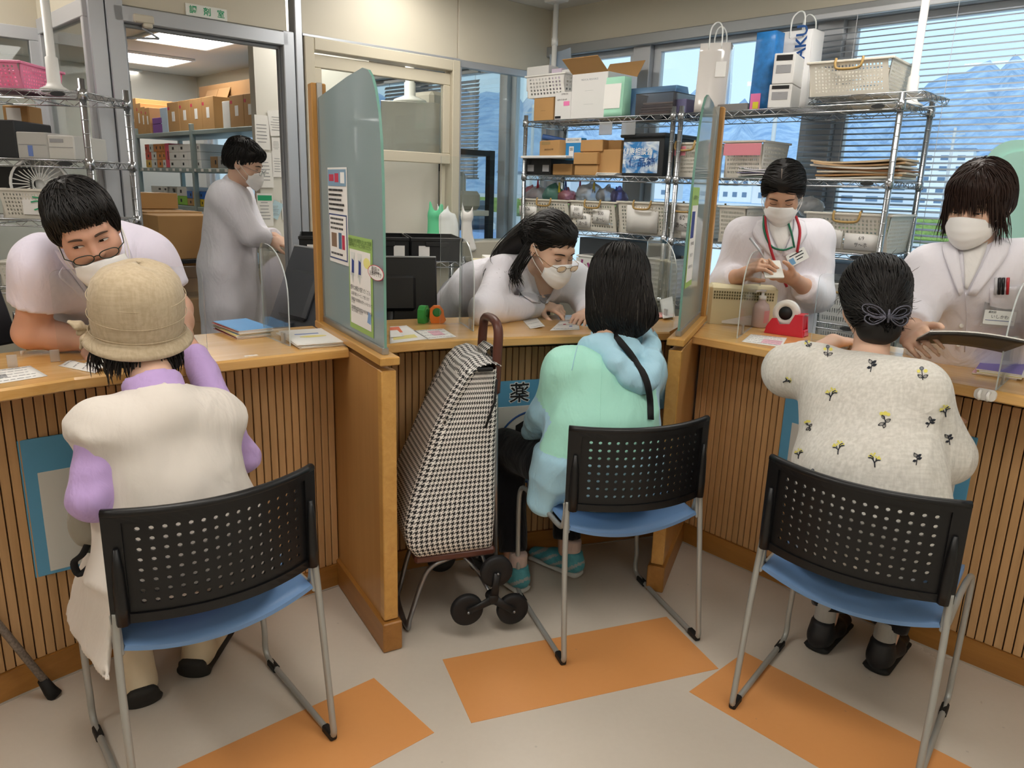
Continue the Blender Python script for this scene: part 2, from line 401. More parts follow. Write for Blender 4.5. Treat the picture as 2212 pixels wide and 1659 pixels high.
# window unit in the partition
m_cream=mat('cream window frame','c9c1ad',.42)
t2=struct(obj('window_20',None))
for (u0,u1,z0,z1,nm,n0,n1) in ((.735,.79,1.12,2.16,'frame_side',-.06,.025),(1.665,1.72,1.0,2.16,'frame_side',-.06,.025),(.79,1.665,2.10,2.16,'frame_top',-.06,.025),(.79,1.665,2.02,2.085,'sash_rail',-.03,.0),
                             (.79,1.665,1.575,1.635,'sash_rail',-.03,.005),(.79,.84,1.635,2.02,'sash_stile',-.03,.0),(1.615,1.665,1.635,2.02,'sash_stile',-.03,.0),(.80,.83,1.12,1.6,'track',-.05,-.03)):
    b=MB();ubox(b,u0,u1,n0,n1,z0,z1,.004);b.build(nm,m_cream,t2)
b=MB();ubox(b,.84,1.615,-.018,-.012,1.63,2.03,0);b.build('pane',m_glass,t2)
b=MB();ubox(b,.735,1.725,-.02,.02,2.16,2.172,.001);b.build('trim',m_al2,t2)
b=MB();ubox(b,0,1.765,-.03,.0,0,1.0,.002);struct(b.build('wall_partition_low',m_wall))
b=MB();ubox(b,-.0,1.68,-.10,.12,1.0,1.12,.004);struct(b.build('trim_2',mat('beige sill','c8c1b0',.45)))
# glazed bay right of it up to the corner
t3=struct(obj('window_21',None))
b=MB();ubox(b,.0,.735,-.035,.01,2.13,2.17,.003);ubox(b,.715,.735,-.035,.01,1.12,2.13,.003);ubox(b,0,.02,-.035,.01,1.12,2.13,.003);b.build('window_frame',m_al2,t3)
b=MB();ubox(b,.02,.715,-.012,-.006,1.12,2.13,0);b.build('pane',m_glass,t3)
# glass side wall of the alcove and alcove back wall
P0=U(2.70,0,0);DV=Vector((-.70711,.70711,0));RD=Matrix.Rotation(R(135),3,'Z')
def dbox(mb,s0,s1,n0,n1,z0,z1,b=.003): mb.box(P0+DV*((s0+s1)/2)+Vector((-.70711,-.70711,0))*((n0+n1)/2)+Vector((0,0,(z0+z1)/2)),(s1-s0,n1-n0,z1-z0),RD,b)
t4=struct(obj('window_22',None))
b=MB();dbox(b,0,.7,-.02,.02,2.10,2.17);dbox(b,0,.7,-.02,.02,0,.9);dbox(b,.0,.03,-.02,.02,.9,2.1);dbox(b,.66,.7,-.02,.02,.9,2.1);b.build('window_frame',m_alu,t4)
b=MB();dbox(b,.03,.66,-.003,.003,.9,2.1,0);b.build('pane',m_glass,t4)
b=MB();dbox(b,0,.7,-.02,.01,2.17,CEIL,0);struct(b.build('wall_alcove_side',m_wall))
PA=P0+DV*.7
def abox(mb,s0,s1,n0,n1,z0,z1,b=.003): mb.box(PA+UV_*((s0+s1)/2)+UN*((n0+n1)/2)+Vector((0,0,(z0+z1)/2)),(s1-s0,n1-n0,z1-z0),RU,b)
b=MB();abox(b,0,3,-.03,0,2.13,CEIL,0);struct(b.build('wall_alcove_head',m_wall))
b=MB();abox(b,0,3,-.03,0,0,.95,0);struct(b.build('wall_alcove_low',m_wall))
t5=struct(obj('window_23',None))
b=MB();abox(b,0,3,-.04,.01,2.07,2.13);abox(b,0,.06,-.04,.01,.95,2.07);abox(b,.9,.95,-.04,.01,.95,2.07);abox(b,0,3,-.04,.01,.95,1.0);b.build('window_frame',m_alul,t5)
b=MB();abox(b,.06,.9,-.012,-.006,1.0,2.07,0);b.build('pane',m_glass,t5)
b=MB();abox(b,.95,3,-.03,.0,.95,2.13,0);struct(b.build('wall_alcove',m_wall))
# staff floor
struct(MB().prism([W(4.5,.05,0).xy,W(-5.4,.05,0).xy,(-4.9,3.2),(-1.62,1.9),(-1.3,2.12),(-.64,2.66),(-.2,2.86),(.66,3.1),(1.78,2.0),(3.0,1.0)],.0,.003).build('floor_staff',m_floor2))
# dispensing room side wall (beyond the door, right) and white column
b=MB();ubox(b,.75,1.56,-1.08,-1.0,0,CEIL-.002,0);struct(b.build('wall_notice',m_wallw))
# ------------------------------------------------------------------ counter
m_top=wood('oak worktop','cb9850','e8bd7c',.2,0,1.0,.5)
m_slat=wood('slat wood','b78f5e','d4aa7a',.5,2,.9)
m_slatback=mat('dark groove','2a1a0e',.8)
m_base=wood('baseboard wood','96642c','b07c3c',.4,0,1.0)
m_div=wood('divider veneer','ad7c42','c3935a',.42,2,.6,.1,.7)
m_cap=wood('divider cap wood','b5843e','d0a058',.35,0,1.0,.2)
NOSE={'left': [(-1.76,.95),(-1.56,1.33),(-1.40,1.585),(-1.257,1.779),(-1.145,1.912),(-1.0,2.033),(-.80,2.187),(-.531,2.392)],
        'middle': [(-.452,2.445),(-.30,2.537),(-.141,2.609),(.069,2.682),(.30,2.763),(.60,2.862)],
        'right': [(.655,2.828),(1.0,2.474),(1.424,2.033),(1.80,1.644)]}
def offset(poly,d):
    P=[Vector(p) for p in poly];out=[]
    for i,p in enumerate(P):
        t=(P[min(i+1,len(P)-1)]-P[max(i-1,0)]).normalized()
        out.append(p+Vector((-t.y,t.x))*d)
    return out
ZT0,ZT1=.900,.933
def slat_run(poly,spacing):
    """points and headings evenly along a polyline"""
    P=[Vector(p) for p in poly];out=[];d=spacing/2
    for a,e in zip(P,P[1:]):
        L=(e-a).length;t=(e-a)/L
        while d < L:
            out.append((a+t*d,math.atan2(t.y,t.x)));d+=spacing
        d-=L
    return out
ends={'left': (None,(-.745,2.758)),'middle': ((-.66,2.82),(.80,3.27)),'right': ((.87,3.25),None)}
slat_me=MB().box((0,0,0),(.0225,.012,.775),b=.0016).mesh('slat',m_slat)
for key,label in (('left','curved wooden counter section with slatted front under the hat-wearing customer'),('middle','wooden counter section with slatted front behind the shopping cart'),('right','straight wooden counter section with slatted front beside the floral blouse customer')):
    N=NOSE[key];base=offset(N,.15);back=offset(N,.44)
    if ends[key][0]: back[0]=Vector(ends[key][0])
    if ends[key][1]: back[-1]=Vector(ends[key][1])
    # front base line cut back to the dividers
    if key == 'left': base[-1]=Vector((-.617,2.535))
    if key == 'middle': base[0]=Vector((-.545,2.573));base[-1]=Vector((.655,3.035))
    if key == 'right': base[0]=Vector((.748,2.992))
    o=Vector((N[len(N)//2][0],N[len(N)//2][1],0))
    ang=math.atan2(N[-1][1]-N[-3][1],N[-1][0]-N[-3][0])
    t=thing('counter',label,'counter',o,ang)
    inv=(Matrix.Translation(o) @ Matrix.Rotation(ang,4,'Z')).inverted()
    # worktop is a separate thing resting on the counter
    tl={'left': 'curved honey oak worktop under the booklet pile and white brochures','middle': 'short honey oak worktop between the two glass dividers','right': 'honey oak worktop with the red tape dispenser on it'}[key]
    wt=thing('worktop',tl,'worktop',o+Vector((0,0,ZT0)),ang)
    inw=(Matrix.Translation(o+Vector((0,0,ZT0))) @ Matrix.Rotation(ang,4,'Z')).inverted()
    nose2=offset(N,.006);mb=MB()
    rows=[]
    for dz,off in ((0.004,0.0),(.0,.005),(.0,1),(ZT1-ZT0,1),(ZT1-ZT0,.007),(ZT1-ZT0-.006,.001),(.004,.0)):
        pts=back if off == 1 else offset(N,off)
        rows.append([inw @ Vector((p.x,p.y,ZT0+dz)) for p in pts])
    n=len(N);V=[v for r_ in rows[:-1] for v in r_];F=[];k=len(rows)-1
    for i in range(k):
        j=(i+1) % k
        for q in range(n-1): F.append((i*n+q,i*n+q+1,j*n+q+1,j*n+q))
    F+=[tuple(i*n for i in range(k)),tuple(i*n+n-1 for i in range(k))[::-1]]
    mb.add(V,F);mb.build('board',m_top,wt)
    # carcass behind the slats
    bb=offset(N,.172)
    if key == 'left': bb[-1]=base[-1]+Vector((-.02,.015))
    if key == 'middle': bb[0]=base[0]+Vector((-.01,.02));bb[-1]=base[-1]+Vector((.004,.02))
    if key == 'right': bb[0]=base[0]+Vector((.012,.02))
    mb=MB()
    for q in range(n-1):
        q4=[bb[q],bb[q+1],back[q+1]*.9+bb[q+1]*.1,back[q]*.9+bb[q]*.1]
        mb.prism([(inv @ Vector((p.x,p.y,0))).xy for p in q4],0.0,ZT0-.001)
    mb.build('carcass',m_slatback,t)
    # baseboard
    mb=MB();G=[]
    i0=offset(base,0);i1=offset(base,.016)
    for q in range(n-1): mb.prism([(inv @ Vector((p.x,p.y,0))).xy for p in (base[q],base[q+1],i1[q+1],i1[q])],.0,.085)
    mb.build('baseboard',m_base,t)
    line=offset(base,.014)
    for p,h in slat_run(line,.0262):
        q=inv @ Vector((p.x,p.y,.085+.3885));obj('slat',slat_me,t,q,h-ang)
    # thin grey joint line on the floor
    mb=MB();i2=offset(base,-.008)
    for q in range(n-1): mb.prism([(inv @ Vector((p.x,p.y,0))).xy for p in (i2[q],i2[q+1],base[q+1],base[q])],.0,.002)
    mb.build('floor_seal',mat('sealant grey','b5aea2',.7),t)

# ------------------------------------------------------------------ dividers with glass
m_frost=clear('frosted glass',(220,238,240),1.0,.74,(208,228,230),.05)
m_gedge=mat('glass edge green','7fb0a2',.15,trans=.2)
m_rail=mat('steel rail','a9a9a6',.3,.85)
def divider(label,glabel,p,ang,s0,s1,side,sp,prof,zpost):
    """p: corner point on the visible face; local x runs to the hall, y across (side = +1/-1 towards body)"""
    t=thing('divider',label,'divider',(p[0],p[1],0),R(ang));w=.05*side
    yc=w/2
    MB().box(((s0+s1)/2,yc,.5),(s1-s0-.02,.040,.84),b=.002).build('panel',m_div,t)
    MB().box((s1-.018,yc,.515),(.036,.046,.815),b=.003).build('edge_post',m_cap,t)
    MB().box(((s0+s1)/2+.006,yc,.052),(s1-s0+.012,.064,.102),b=.004).build('baseboard',m_base,t)
    MB().box(((s0+s1)/2+.006,yc,.9525),(s1-s0+.014,.06,.025),b=.003).build('cap',m_cap,t)
    MB().box((sp,yc,(.94+zpost)/2),(.045,.05,zpost-.94),b=.003).build('post',wood('divider post wood','ab7a3a','c39150',.4,2,1.0),t)
    MB().box(((sp+.02+prof[-1][0])/2,yc,.975),(prof[-1][0]-sp-.02,.02,.022),b=.002).build('rail',m_rail,t)
    MB().box((sp+.028,yc,(.98+zpost)/2),(.01,.018,zpost-.98),b=.001).build('channel',m_rail,t)
    M=Matrix(((1,0,0,0),(0,0,-1,yc+.004),(0,1,0,0),(0,0,0,1)))
    g=MB();g.prism(prof,0,.008,M,0,1);o=g.build('glass',[m_frost,m_gedge],t);o['label']=glabel
    return t,yc
pr=[(-.15,.985),(-.15,1.72),(.16,1.755),(.30,1.765),(.345,1.755),(.375,1.735),(.40,1.70),(.425,1.64),(.44,1.56),(.447,1.46),(.45,1.3),(.45,.985)]
dl,dly=divider('wooden counter divider left of the shopping cart, posters on its glass','frosted pale blue glass with a rounded top corner',(-.62,2.538),-59.8,-.19,.475,1,-.175,pr,1.767)
pr2=[(-.06,.985),(-.06,1.74),(.10,1.77),(.24,1.78),(.285,1.765),(.325,1.73),(.36,1.67),(.385,1.58),(.41,1.45),(.425,1.3),(.43,.985)]
dr,dry=divider('wooden counter divider between the mint jacket customer and the right counter','frosted pale blue glass with a rounded top corner',(.751,2.995),-110.9,-.12,.47,-1,-.095,pr2,1.773)
# ------------------------------------------------------------------ chairs
m_blackp=mat('black plastic','0d0d0f',.4,bump=(250,.15,.0008))
m_seat=mat('blue plastic seat','6f95c6',.42)
m_tube=mat('silver grey paint','a9aaa6',.38,.35)
m_glide=mat('black glide','161616',.6)
def back_pt(u,v):
    """u -1..1 across, v 0..1 up; curved backrest"""
    x=u*.237;y=-.216-.072*(1-u*u);z=.506+.256*v
    return Vector((x,y,z))
def back_nrm(u,v):
    e=1e-3;a=back_pt(u+e,v)-back_pt(u-e,v);c=back_pt(u,v+e)-back_pt(u,v-e);return a.cross(c).normalized()
def backrest_mesh():
    b=MB();th=.006
    nc,nr,u0,u1,v0,v1=15,8,-.80,.80,.14,.90
    oct_=[(-1,-1),(0,-1),(1,-1),(1,0),(1,1),(0,1),(-1,1),(-1,0)]
    for i in range(nc):
        for j in range(nr):
            cu=u0+(u1-u0)*(i+.5)/nc;cv=v0+(v1-v0)*(j+.5)/nr;hu=(u1-u0)/nc/2;hv=(v1-v0)/nr/2
            ru=.0052/.236;rv=.0052/.256
            O=[(cu+x*hu,cv+y*hv) for x,y in oct_];I=[]
            for x,y in oct_:
                l=math.hypot(x,y);I.append((cu+x/l*ru,cv+y/l*rv))
            V=[]
            for s in (1,-1):
                for q in O+I: V.append(back_pt(*q)+back_nrm(*q)*th/2*s)
            F=[]
            for k in range(8):
                k2=(k+1) % 8
                F+=[(k,k2,8+k2,8+k),(16+k2,16+k,24+k,24+k2),(8+k,8+k2,24+k2,24+k)]
            b.add(V,F,0,False)
    return b
bb_=backrest_mesh()
# rim round the perforated field: closed ring of cross sections
def rim():
    b=MB();N=48
    def rings(u_in,v0,v1,u_out,w0,w1,th):
        def path(U_,a,c):
            P=[]
            for k in range(16): P.append((-U_+2*U_*k/16,a))
            for k in range(6): P.append((U_,a+(c-a)*k/6))
            for k in range(16): P.append((U_-2*U_*k/16,c))
            for k in range(6): P.append((-U_,c-(c-a)*k/6))
            return P
        A=path(u_in,v0,v1);B=path(u_out,w0,w1);n=len(A);V=[]
        for s in (1,-1):
            for q in A+B: V.append(back_pt(*q)+back_nrm(*q)*th/2*s)
        F=[]
        for k in range(n):
            k2=(k+1) % n
            F+=[(k,k2,n+k2,n+k),(2*n+k2,2*n+k,3*n+k,3*n+k2),(k,2*n+k,2*n+k2,k2),(n+k,n+k2,3*n+k2,3*n+k)]
        b.add(V,F,0,False)
    rings(.80,.14,.90,.86,.09,.93,.006)
    rings(.855,.085,.925,1.0,.0,1.0,.017)
    return b
rim_me=rim().mesh('back_frame',m_blackp);perf_me=bb_.mesh('backrest',m_blackp)
lug_me={s: MB().tube([back_pt(s*.93,v)+Vector((0,-.012,0)) for v in (.0,.2,.5,.7)],[.014,.015,.012,.006],8).mesh('lug',m_blackp) for s in (-1,1)}
# rolled top edge
lug2=MB().tube([back_pt(u/10,1.0) for u in range(-10,11)],.0105,8)
def seat_mesh():
    b=MB();G=[]
    for i in range(17):
        u=-1+2*i/16;row=[]
        for j in range(13):
            v=j/12;y=-.228+.433*v
            z=.455+.018*math.sin(v*math.pi*.9)*0-.022*(1-u*u)*(.6+.4*(1-v))-.012*(1-v)-.026*(1-u*u)*(1-v)**2+(.0 if v < .85 else -.06*((v-.85)/.15)**2)
            x=u*(.222-.018*(v > .9)*(v-.9)/.1)
            row.append((x,y,z))
        G.append(row)
    return b.grid(G,.012)
seat_me=seat_mesh().mesh('seat',m_seat)
def leg_mesh(s):
    x=s*.242
    b=MB()
    pts=[(x*.955,-.222,.53),(x*.985,-.232,.40),(x,-.275,.06),(x,-.283,.025),(x,-.272,.012),(x,-.25,.010),(x,.13,.012),(x,.165,.022),(x,.175,.05),(x,.17,.085),(x,.172,.115),(x,.18,.15),(x,.19,.35),(x,.18,.41),(x*.98,.15,.43),(x*.96,.0,.432),(x*.96,-.15,.425),(x*.96,-.19,.43),(x*.955,-.205,.46),(x*.955,-.214,.53)]
    # smooth the path
    P=[Vector(p) for p in pts]
    for _ in range(2):
        Q=[P[0]]
        for a,e in zip(P,P[1:]): Q+=[a*.75+e*.25,a*.25+e*.75]
        P=Q+[P[-1]]
    b.tube(P,.0088,8)
    return b
leg_me={s: leg_mesh(s).mesh('leg',m_tube) for s in (-1,1)}
brk_me={s: MB().box((s*.232,-.219,.475),(.020,.012,.10),Matrix.Rotation(R(-8),3,'X'),.004).mesh('bracket',m_tube) for s in (-1,1)}
gl_me=MB().box((0,0,0),(.02,.055,.022),b=.004).mesh('glide',m_glide)
lug2_me=lug2.mesh('top_edge',m_blackp)
def chair(label,x,y,th):
    t=thing('stacking_chair',label,'chair',(x,y,0),R(th),'stacking chairs at the counter')
    obj('backrest',perf_me,t);k=obj('back_frame',rim_me,t);obj('lug',lug_me[1],k);obj('lug',lug_me[-1],k);obj('top_edge',lug2_me,k)
    obj('seat',seat_me,t)
    for s in (-1,1):
        l=obj('leg',leg_me[s],t);obj('bracket',brk_me[s],l)
        obj('glide',gl_me,l,(s*.242,-.255,.011));obj('glide',gl_me,l,(s*.242,.115,.011))
    return t
chair('black backed chair with blue seat under the customer in the beige hat',-.813,1.777,40.4)
chair('black backed chair with blue seat under the customer in the mint jacket',.328,2.427,18.9)
chair('black backed chair with blue seat under the customer in the floral blouse',1.032,1.972,-37.9)
# ------------------------------------------------------------------ soft shapes: smooth-blended distance fields meshed with surface nets
class Soft:
    def __init__(s): s.P=[];s.M=None;s.s=1.0;s.disp=None
    def frame(s,o=None,M=None,sc=1.0): s.o=None if o is None else np.array(o,float);s.M=None if M is None else np.array(M,float);s.s=sc;return s
    def _put(s,fn,lo,hi,k,sub):
        lo=np.array(lo,float);hi=np.array(hi,float)
        if s.M is not None:
            o,M,sc=s.o.copy(),s.M.copy(),s.s
            cs=np.array([[x,y,z] for x in (lo[0],hi[0]) for y in (lo[1],hi[1]) for z in (lo[2],hi[2])])
            cw=(cs*sc) @ M.T+o;lo,hi=cw.min(0),cw.max(0);k=k*sc
            f0=fn;fn=lambda P: f0(((P-o) @ M)/sc)*sc
        s.P.append((fn,lo,hi,k,sub));return s
    def cone(s,a,b,ra,rb,k=.02,flat=False,flata=False,sub=False):
        a=np.array(a,float);b=np.array(b,float);ba=b-a;L2=max(ba @ ba,1e-12);L=math.sqrt(L2)
        def fn(P):
            q=P-a;t0=(q @ ba)/L2;t=np.clip(t0,0,1)
            d=np.linalg.norm(q-t[...,None]*ba,axis=-1)-(ra+(rb-ra)*t)
            if flat: d=np.maximum(d,(t0-1)*L)
            if flata: d=np.maximum(d,-t0*L)
            return d
        r=max(ra,rb);return s._put(fn,np.minimum(a,b)-r,np.maximum(a,b)+r,k,sub)
    def ell(s,c,r,k=.02,rot=None,sub=False):
        c=np.array(c,float);r=np.array(r,float);m=None if rot is None else np.array(rot,float)
        def fn(P):
            q=P-c
            if m is not None: q=q @ m
            k0=np.linalg.norm(q/r,axis=-1);k1=np.linalg.norm(q/(r*r),axis=-1)+1e-9
            return k0*(k0-1)/k1
        R_=r if m is None else np.full(3,r.max());return s._put(fn,c-R_,c+R_,k,sub)
    def slab(s,a,b,side,wa,da,wb,db,k=.03,flat=False,flata=False,pw=2.0,sub=False):
        """limb or trunk of elliptical section from a to b: half widths w along side, half depths d across"""
        a=np.array(a,float);b=np.array(b,float);ba=b-a;L=math.sqrt(ba @ ba);t_=ba/L
        sd=np.array(side,float);sd=sd-t_*(sd @ t_);sd /= np.linalg.norm(sd);dp=np.cross(t_,sd)
        def fn(P):
            q=P-a;t0=(q @ t_)/L;t=np.clip(t0,0,1);e=(t0-t)*L
            w=wa+(wb-wa)*t;d=da+(db-da)*t;m=np.minimum(w,d)
            x=np.abs(q @ sd)/w;y=np.abs(q @ dp)/d
            rr=(x**pw+y**pw)**(1/pw)
            v=(np.sqrt(rr*rr+(e/m)**2)-1)*m
            if flat: v=np.maximum(v,(t0-1)*L)
            if flata: v=np.maximum(v,-t0*L)
            return v
        r=max(wa,wb,da,db);return s._put(fn,np.minimum(a,b)-r,np.maximum(a,b)+r,k,sub)
    def plane_cut(s,p,n,lo,hi,k=.004):
        """remove what lies on the n side of the plane, inside the box lo..hi"""
        p=np.array(p,float);n=np.array(n,float);n /= np.linalg.norm(n)
        return s._put(lambda P: -((P-p) @ n),lo,hi,k,'cut')
    def ev(s,P):
        P=np.asarray(P,float);F=np.full(P.shape[:-1],9.0)
        for fn,lo,hi,k,sub in s.P:
            m=np.all((P > lo-k-.12) & (P < hi+k+.12),axis=-1)
            if not m.any(): continue
            F[m]=s._mix(F[m],fn(P[m]),k,sub,None if sub != 'cut' else np.all((P[m] > lo) & (P[m] < hi),axis=-1))
        if s.disp is not None: F=F+s.disp(P)
        return F
    def _mix(s,a,b,k,sub,box=None):
        k=max(k,1e-5)
        if sub:
            h=np.clip(.5-.5*(a+b)/k,0,1) if sub is True else np.clip(.5-.5*(a+b)/k,0,1)
            r=a*(1-h)-b*h+k*h*(1-h)
            return r if box is None else np.where(box,r,a)
        h=np.clip(.5+.5*(b-a)/k,0,1);return b*(1-h)+a*h-k*h*(1-h)
    def mesh(s,h=.01,fine=(),smooth=2):
        """fine: list of (lo, hi, step) boxes with a finer grid"""
        lo=np.min([p[1] for p in s.P if not p[4]],axis=0)-.03;hi=np.max([p[2] for p in s.P if not p[4]],axis=0)+.03
        ax=[]
        for i in range(3):
            x=[lo[i]]
            while x[-1] < hi[i]:
                st=h
                for a,b,f in fine:
                    if a[i]-h <= x[-1] <= b[i]: st=min(st,f)
                x.append(x[-1]+st)
            ax.append(np.array(x))
        F=np.full([len(x) for x in ax],9.0,np.float32)
        for fn,l,u,k,sub in s.P:
            sl=[]
            for i in range(3):
                m=(k+.02) if not sub == 'cut' else 0
                a=np.searchsorted(ax[i],l[i]-m);b=np.searchsorted(ax[i],u[i]+m);sl.append(slice(max(a-1,0),b+1))
            X=np.stack(np.meshgrid(*[ax[i][sl[i]] for i in range(3)],indexing='ij'),-1)
            if X.size == 0: continue
            F[tuple(sl)]=s._mix(F[tuple(sl)],fn(X),k,sub)
        if s.disp is not None:
            near=np.abs(F) < .05;idx=np.argwhere(near)
            P=np.stack([ax[i][idx[:,i]] for i in range(3)],-1);F[near]+=s.disp(P).astype(np.float32)
        return surfnets(F,ax,smooth)
    def grad(s,P,e=.002,d=None):
        P=np.asarray(P,float);d=s.ev(P) if d is None else d
        g=np.stack([s.ev(P+np.eye(3)[i]*e)-d for i in range(3)],-1)
        return g/(np.linalg.norm(g,axis=-1,keepdims=True)+1e-9)
    def project(s,P,off=0.0,it=4):
        P=np.array(P,float)
        for _ in range(it):
            d=s.ev(P);P=P-s.grad(P,d=d)*np.clip(d-off,-.05,.05)[...,None]
        return P
    def cast(s,o,d,off=0.0,far=1.2):
        """march rays o + t d to the surface"""
        o=np.array(o,float);d=np.array(d,float);d=d/np.linalg.norm(d,axis=-1,keepdims=True);d=np.broadcast_to(d,o.shape);t=np.zeros(o.shape[:-1])
        sh=o.shape;o=o.reshape(-1,3);d=d.reshape(-1,3);t=t.reshape(-1);act=np.arange(len(t))
        for _ in range(70):
            if not len(act): break
            st=np.clip(s.ev(o[act]+d[act]*t[act][:,None])-off,-.02,.06)*.8;t[act]=np.minimum(t[act]+st,far);act=act[(np.abs(st) > 1e-4) & (t[act] < far)]
        return (o+d*t[:,None]).reshape(sh)
def onpx(S,pts,Y,off=0.0,back=.35,far=.9):
    """photo pixels near distance Y -> points on soft shape S"""
    O=np.array([at(x,y,Y-back) for x,y in pts]);D=O-np.array([0,0,CAMH]);return S.cast(O,D,off,far)
def px_patch(S,A,B,Y,off,th,name,m,par,n=12,k=5,tube=None):
    """cloth piece between two edge curves given in photo pixels, laid on S"""
    a=curve_pts([(*q,0) for q in A],n)[:,:2];b_=curve_pts([(*q,0) for q in B],n)[:,:2]
    G=np.stack([a+(b_-a)*t for t in np.linspace(0,1,k)],1)
    H=onpx(S,G.reshape(-1,2),Y,off).reshape(n,k,3);b=MB();b.grid(H,th);return b.build(name,m,par,world=True)
def px_line(S,A,Y,off,r,name,m,par,n=14):
    a=curve_pts([(*q,0) for q in A],n)[:,:2];b=MB();b.tube(onpx(S,a,Y,off),r,6);return b.build(name,m,par,world=True)
def surfnets(F,ax,smooth=2):
    S=F < 0;n=F.shape
    c=np.zeros([k-1 for k in n],np.int8)
    for i in (0,1):
        for j in (0,1):
            for k in (0,1): c+=S[i:n[0]-1+i,j:n[1]-1+j,k:n[2]-1+k]
    act=(c > 0) & (c < 8);idx=np.argwhere(act);I=np.full(act.shape,-1,np.int64);I[act]=np.arange(len(idx))
    acc=np.zeros((len(idx),3));cnt=np.zeros(len(idx))
    g=[np.asarray(x) for x in ax]
    cor=[(i,j,k) for i in (0,1) for j in (0,1) for k in (0,1)]
    for a in cor:
        for d in range(3):
            if a[d]: continue
            b=list(a);b[d]=1
            ia=idx+np.array(a);ib=idx+np.array(b)
            fa=F[ia[:,0],ia[:,1],ia[:,2]];fb=F[ib[:,0],ib[:,1],ib[:,2]]
            m=(fa < 0) != (fb < 0)
            t=np.where(m,fa/(fa-fb+1e-12),0)
            pa=np.stack([g[q][ia[:,q]] for q in range(3)],-1);pb=np.stack([g[q][ib[:,q]] for q in range(3)],-1)
            acc+=np.where(m[:,None],pa+(pb-pa)*t[:,None],0);cnt+=m
    V=acc/np.maximum(cnt,1)[:,None]
    Q=[]
    for d in range(3):
        e1,e2=(d+1) % 3,(d+2) % 3
        sa=[slice(None)]*3;sb=[slice(None)]*3;sa[d]=slice(0,n[d]-1);sb[d]=slice(1,n[d])
        X=S[tuple(sa)] != S[tuple(sb)];pos=np.argwhere(X)
        ok=(pos[:,e1] > 0) & (pos[:,e1] < n[e1]-1) & (pos[:,e2] > 0) & (pos[:,e2] < n[e2]-1);pos=pos[ok]
        def cell(o1,o2):
            p=pos.copy();p[:,e1]+=o1;p[:,e2]+=o2;return I[p[:,0],p[:,1],p[:,2]]
        q=np.stack([cell(-1,-1),cell(0,-1),cell(0,0),cell(-1,0)],-1)
        neg=S[pos[:,0],pos[:,1],pos[:,2]];q[~neg]=q[~neg][:,::-1]
        Q.append(q)
    Q=np.concatenate(Q);Q=Q[(Q >= 0).all(1)]
    E=np.concatenate([Q[:,[0,1]],Q[:,[1,2]],Q[:,[2,3]],Q[:,[3,0]]])
    for it in range(smooth):
        for lam in (.5,-.35):
            A=np.zeros_like(V);N=np.zeros(len(V))
            for a,b in ((0,1),(1,0)):
                for q in range(3): A[:,q]+=np.bincount(E[:,a],V[E[:,b],q],len(V))
                N+=np.bincount(E[:,a],minlength=len(V))
            V=V+lam*(A/np.maximum(N,1)[:,None]-V)
    return V,Q
def soft_obj(name,S,mats,parent,h=.01,fine=(),smooth=2,pick=None,world=True,keep=None):
    V,Q=S.mesh(h,fine,smooth)
    if keep is not None:
        ctr=V[Q].mean(1);Q=Q[keep(ctr)]
        u,inv_=np.unique(Q,return_inverse=True);V=V[u];Q=inv_.reshape(Q.shape)
    me=bpy.data.meshes.new(name);me.from_pydata(V.tolist(),[],Q.tolist())
    for m in (mats if isinstance(mats,(list,tuple)) else [mats]): me.materials.append(m)
    if pick is not None: me.polygons.foreach_set('material_index',np.asarray(pick(V[Q].mean(1)),np.int32))
    me.polygons.foreach_set('use_smooth',[True]*len(Q));me.update()
    return obj(name,me,parent,world=world)
def wob(P,f,seed=0):
    """cheap smooth noise from warped sines, about -1..1"""
    r=np.random.RandomState(seed);x=P*f;v=0
    for i in range(5):
        d=r.normal(size=3);d /= np.linalg.norm(d);ph=r.uniform(0,6.3)
        x=x+.35*np.sin(x[...,[1,2,0]]*1.3+ph);v=v+np.sin(x @ d*(1+.5*i)+ph)/(1+.5*i)
    return v/2.2
def curve_pts(pts,n=16):
    """Catmull-Rom through points"""
    P=[np.array(p,float) for p in pts];P=[2*P[0]-P[1]]+P+[2*P[-1]-P[-2]];out=[]
    m=len(P)-3
    for q in range(n):
        t=q/(n-1)*m;i=min(int(t),m-1);t-=i;a,b,c,d=P[i:i+4]
        out.append(.5*((2*b)+(-a+c)*t+(2*a-5*b+4*c-d)*t*t+(-a+3*b-3*c+d)*t**3))
    return np.array(out)
def ruled(S,A,B,d,off,th,n=14,m=7,bulge=0):
    """cloth patch between two edge curves laid on soft shape S by casting along d"""
    a=curve_pts(A,n);b=curve_pts(B,n)
    G=np.stack([a+(b-a)*t for t in np.linspace(0,1,m)],1)
    dd=np.array(d,float);dd /= np.linalg.norm(dd)
    H=S.cast(G-dd*.25,dd,off);return H
def strands(S,roots,flow,length,ds,r,lift=.002,n=4,jit=.15,gravity=None,ends=None,seed=0):
    """tapered hair strands that hug soft shape S: roots Nx3, flow(P)->direction field"""
    rs=np.random.RandomState(seed);P=S.project(roots,lift);N=len(P);steps=max(3,int(length/ds));path=[P]
    j=rs.normal(size=(N,3))*jit;L=np.ones(N) if ends is None else ends
    off=lift+rs.uniform(-.001,.003,N)
    for i in range(steps):
        nr=S.grad(P) if i == 0 else nr;g=flow(P)+j;g=g-nr*np.sum(g*nr,-1,keepdims=True);g /= np.linalg.norm(g,axis=-1,keepdims=True)+1e-9
        P=P+g*ds*L[:,None];d=S.ev(P);nr=S.grad(P,d=d);P=P-nr*np.clip(d-off,-.01,.01)[:,None];path.append(P)
    return np.stack(path,1)
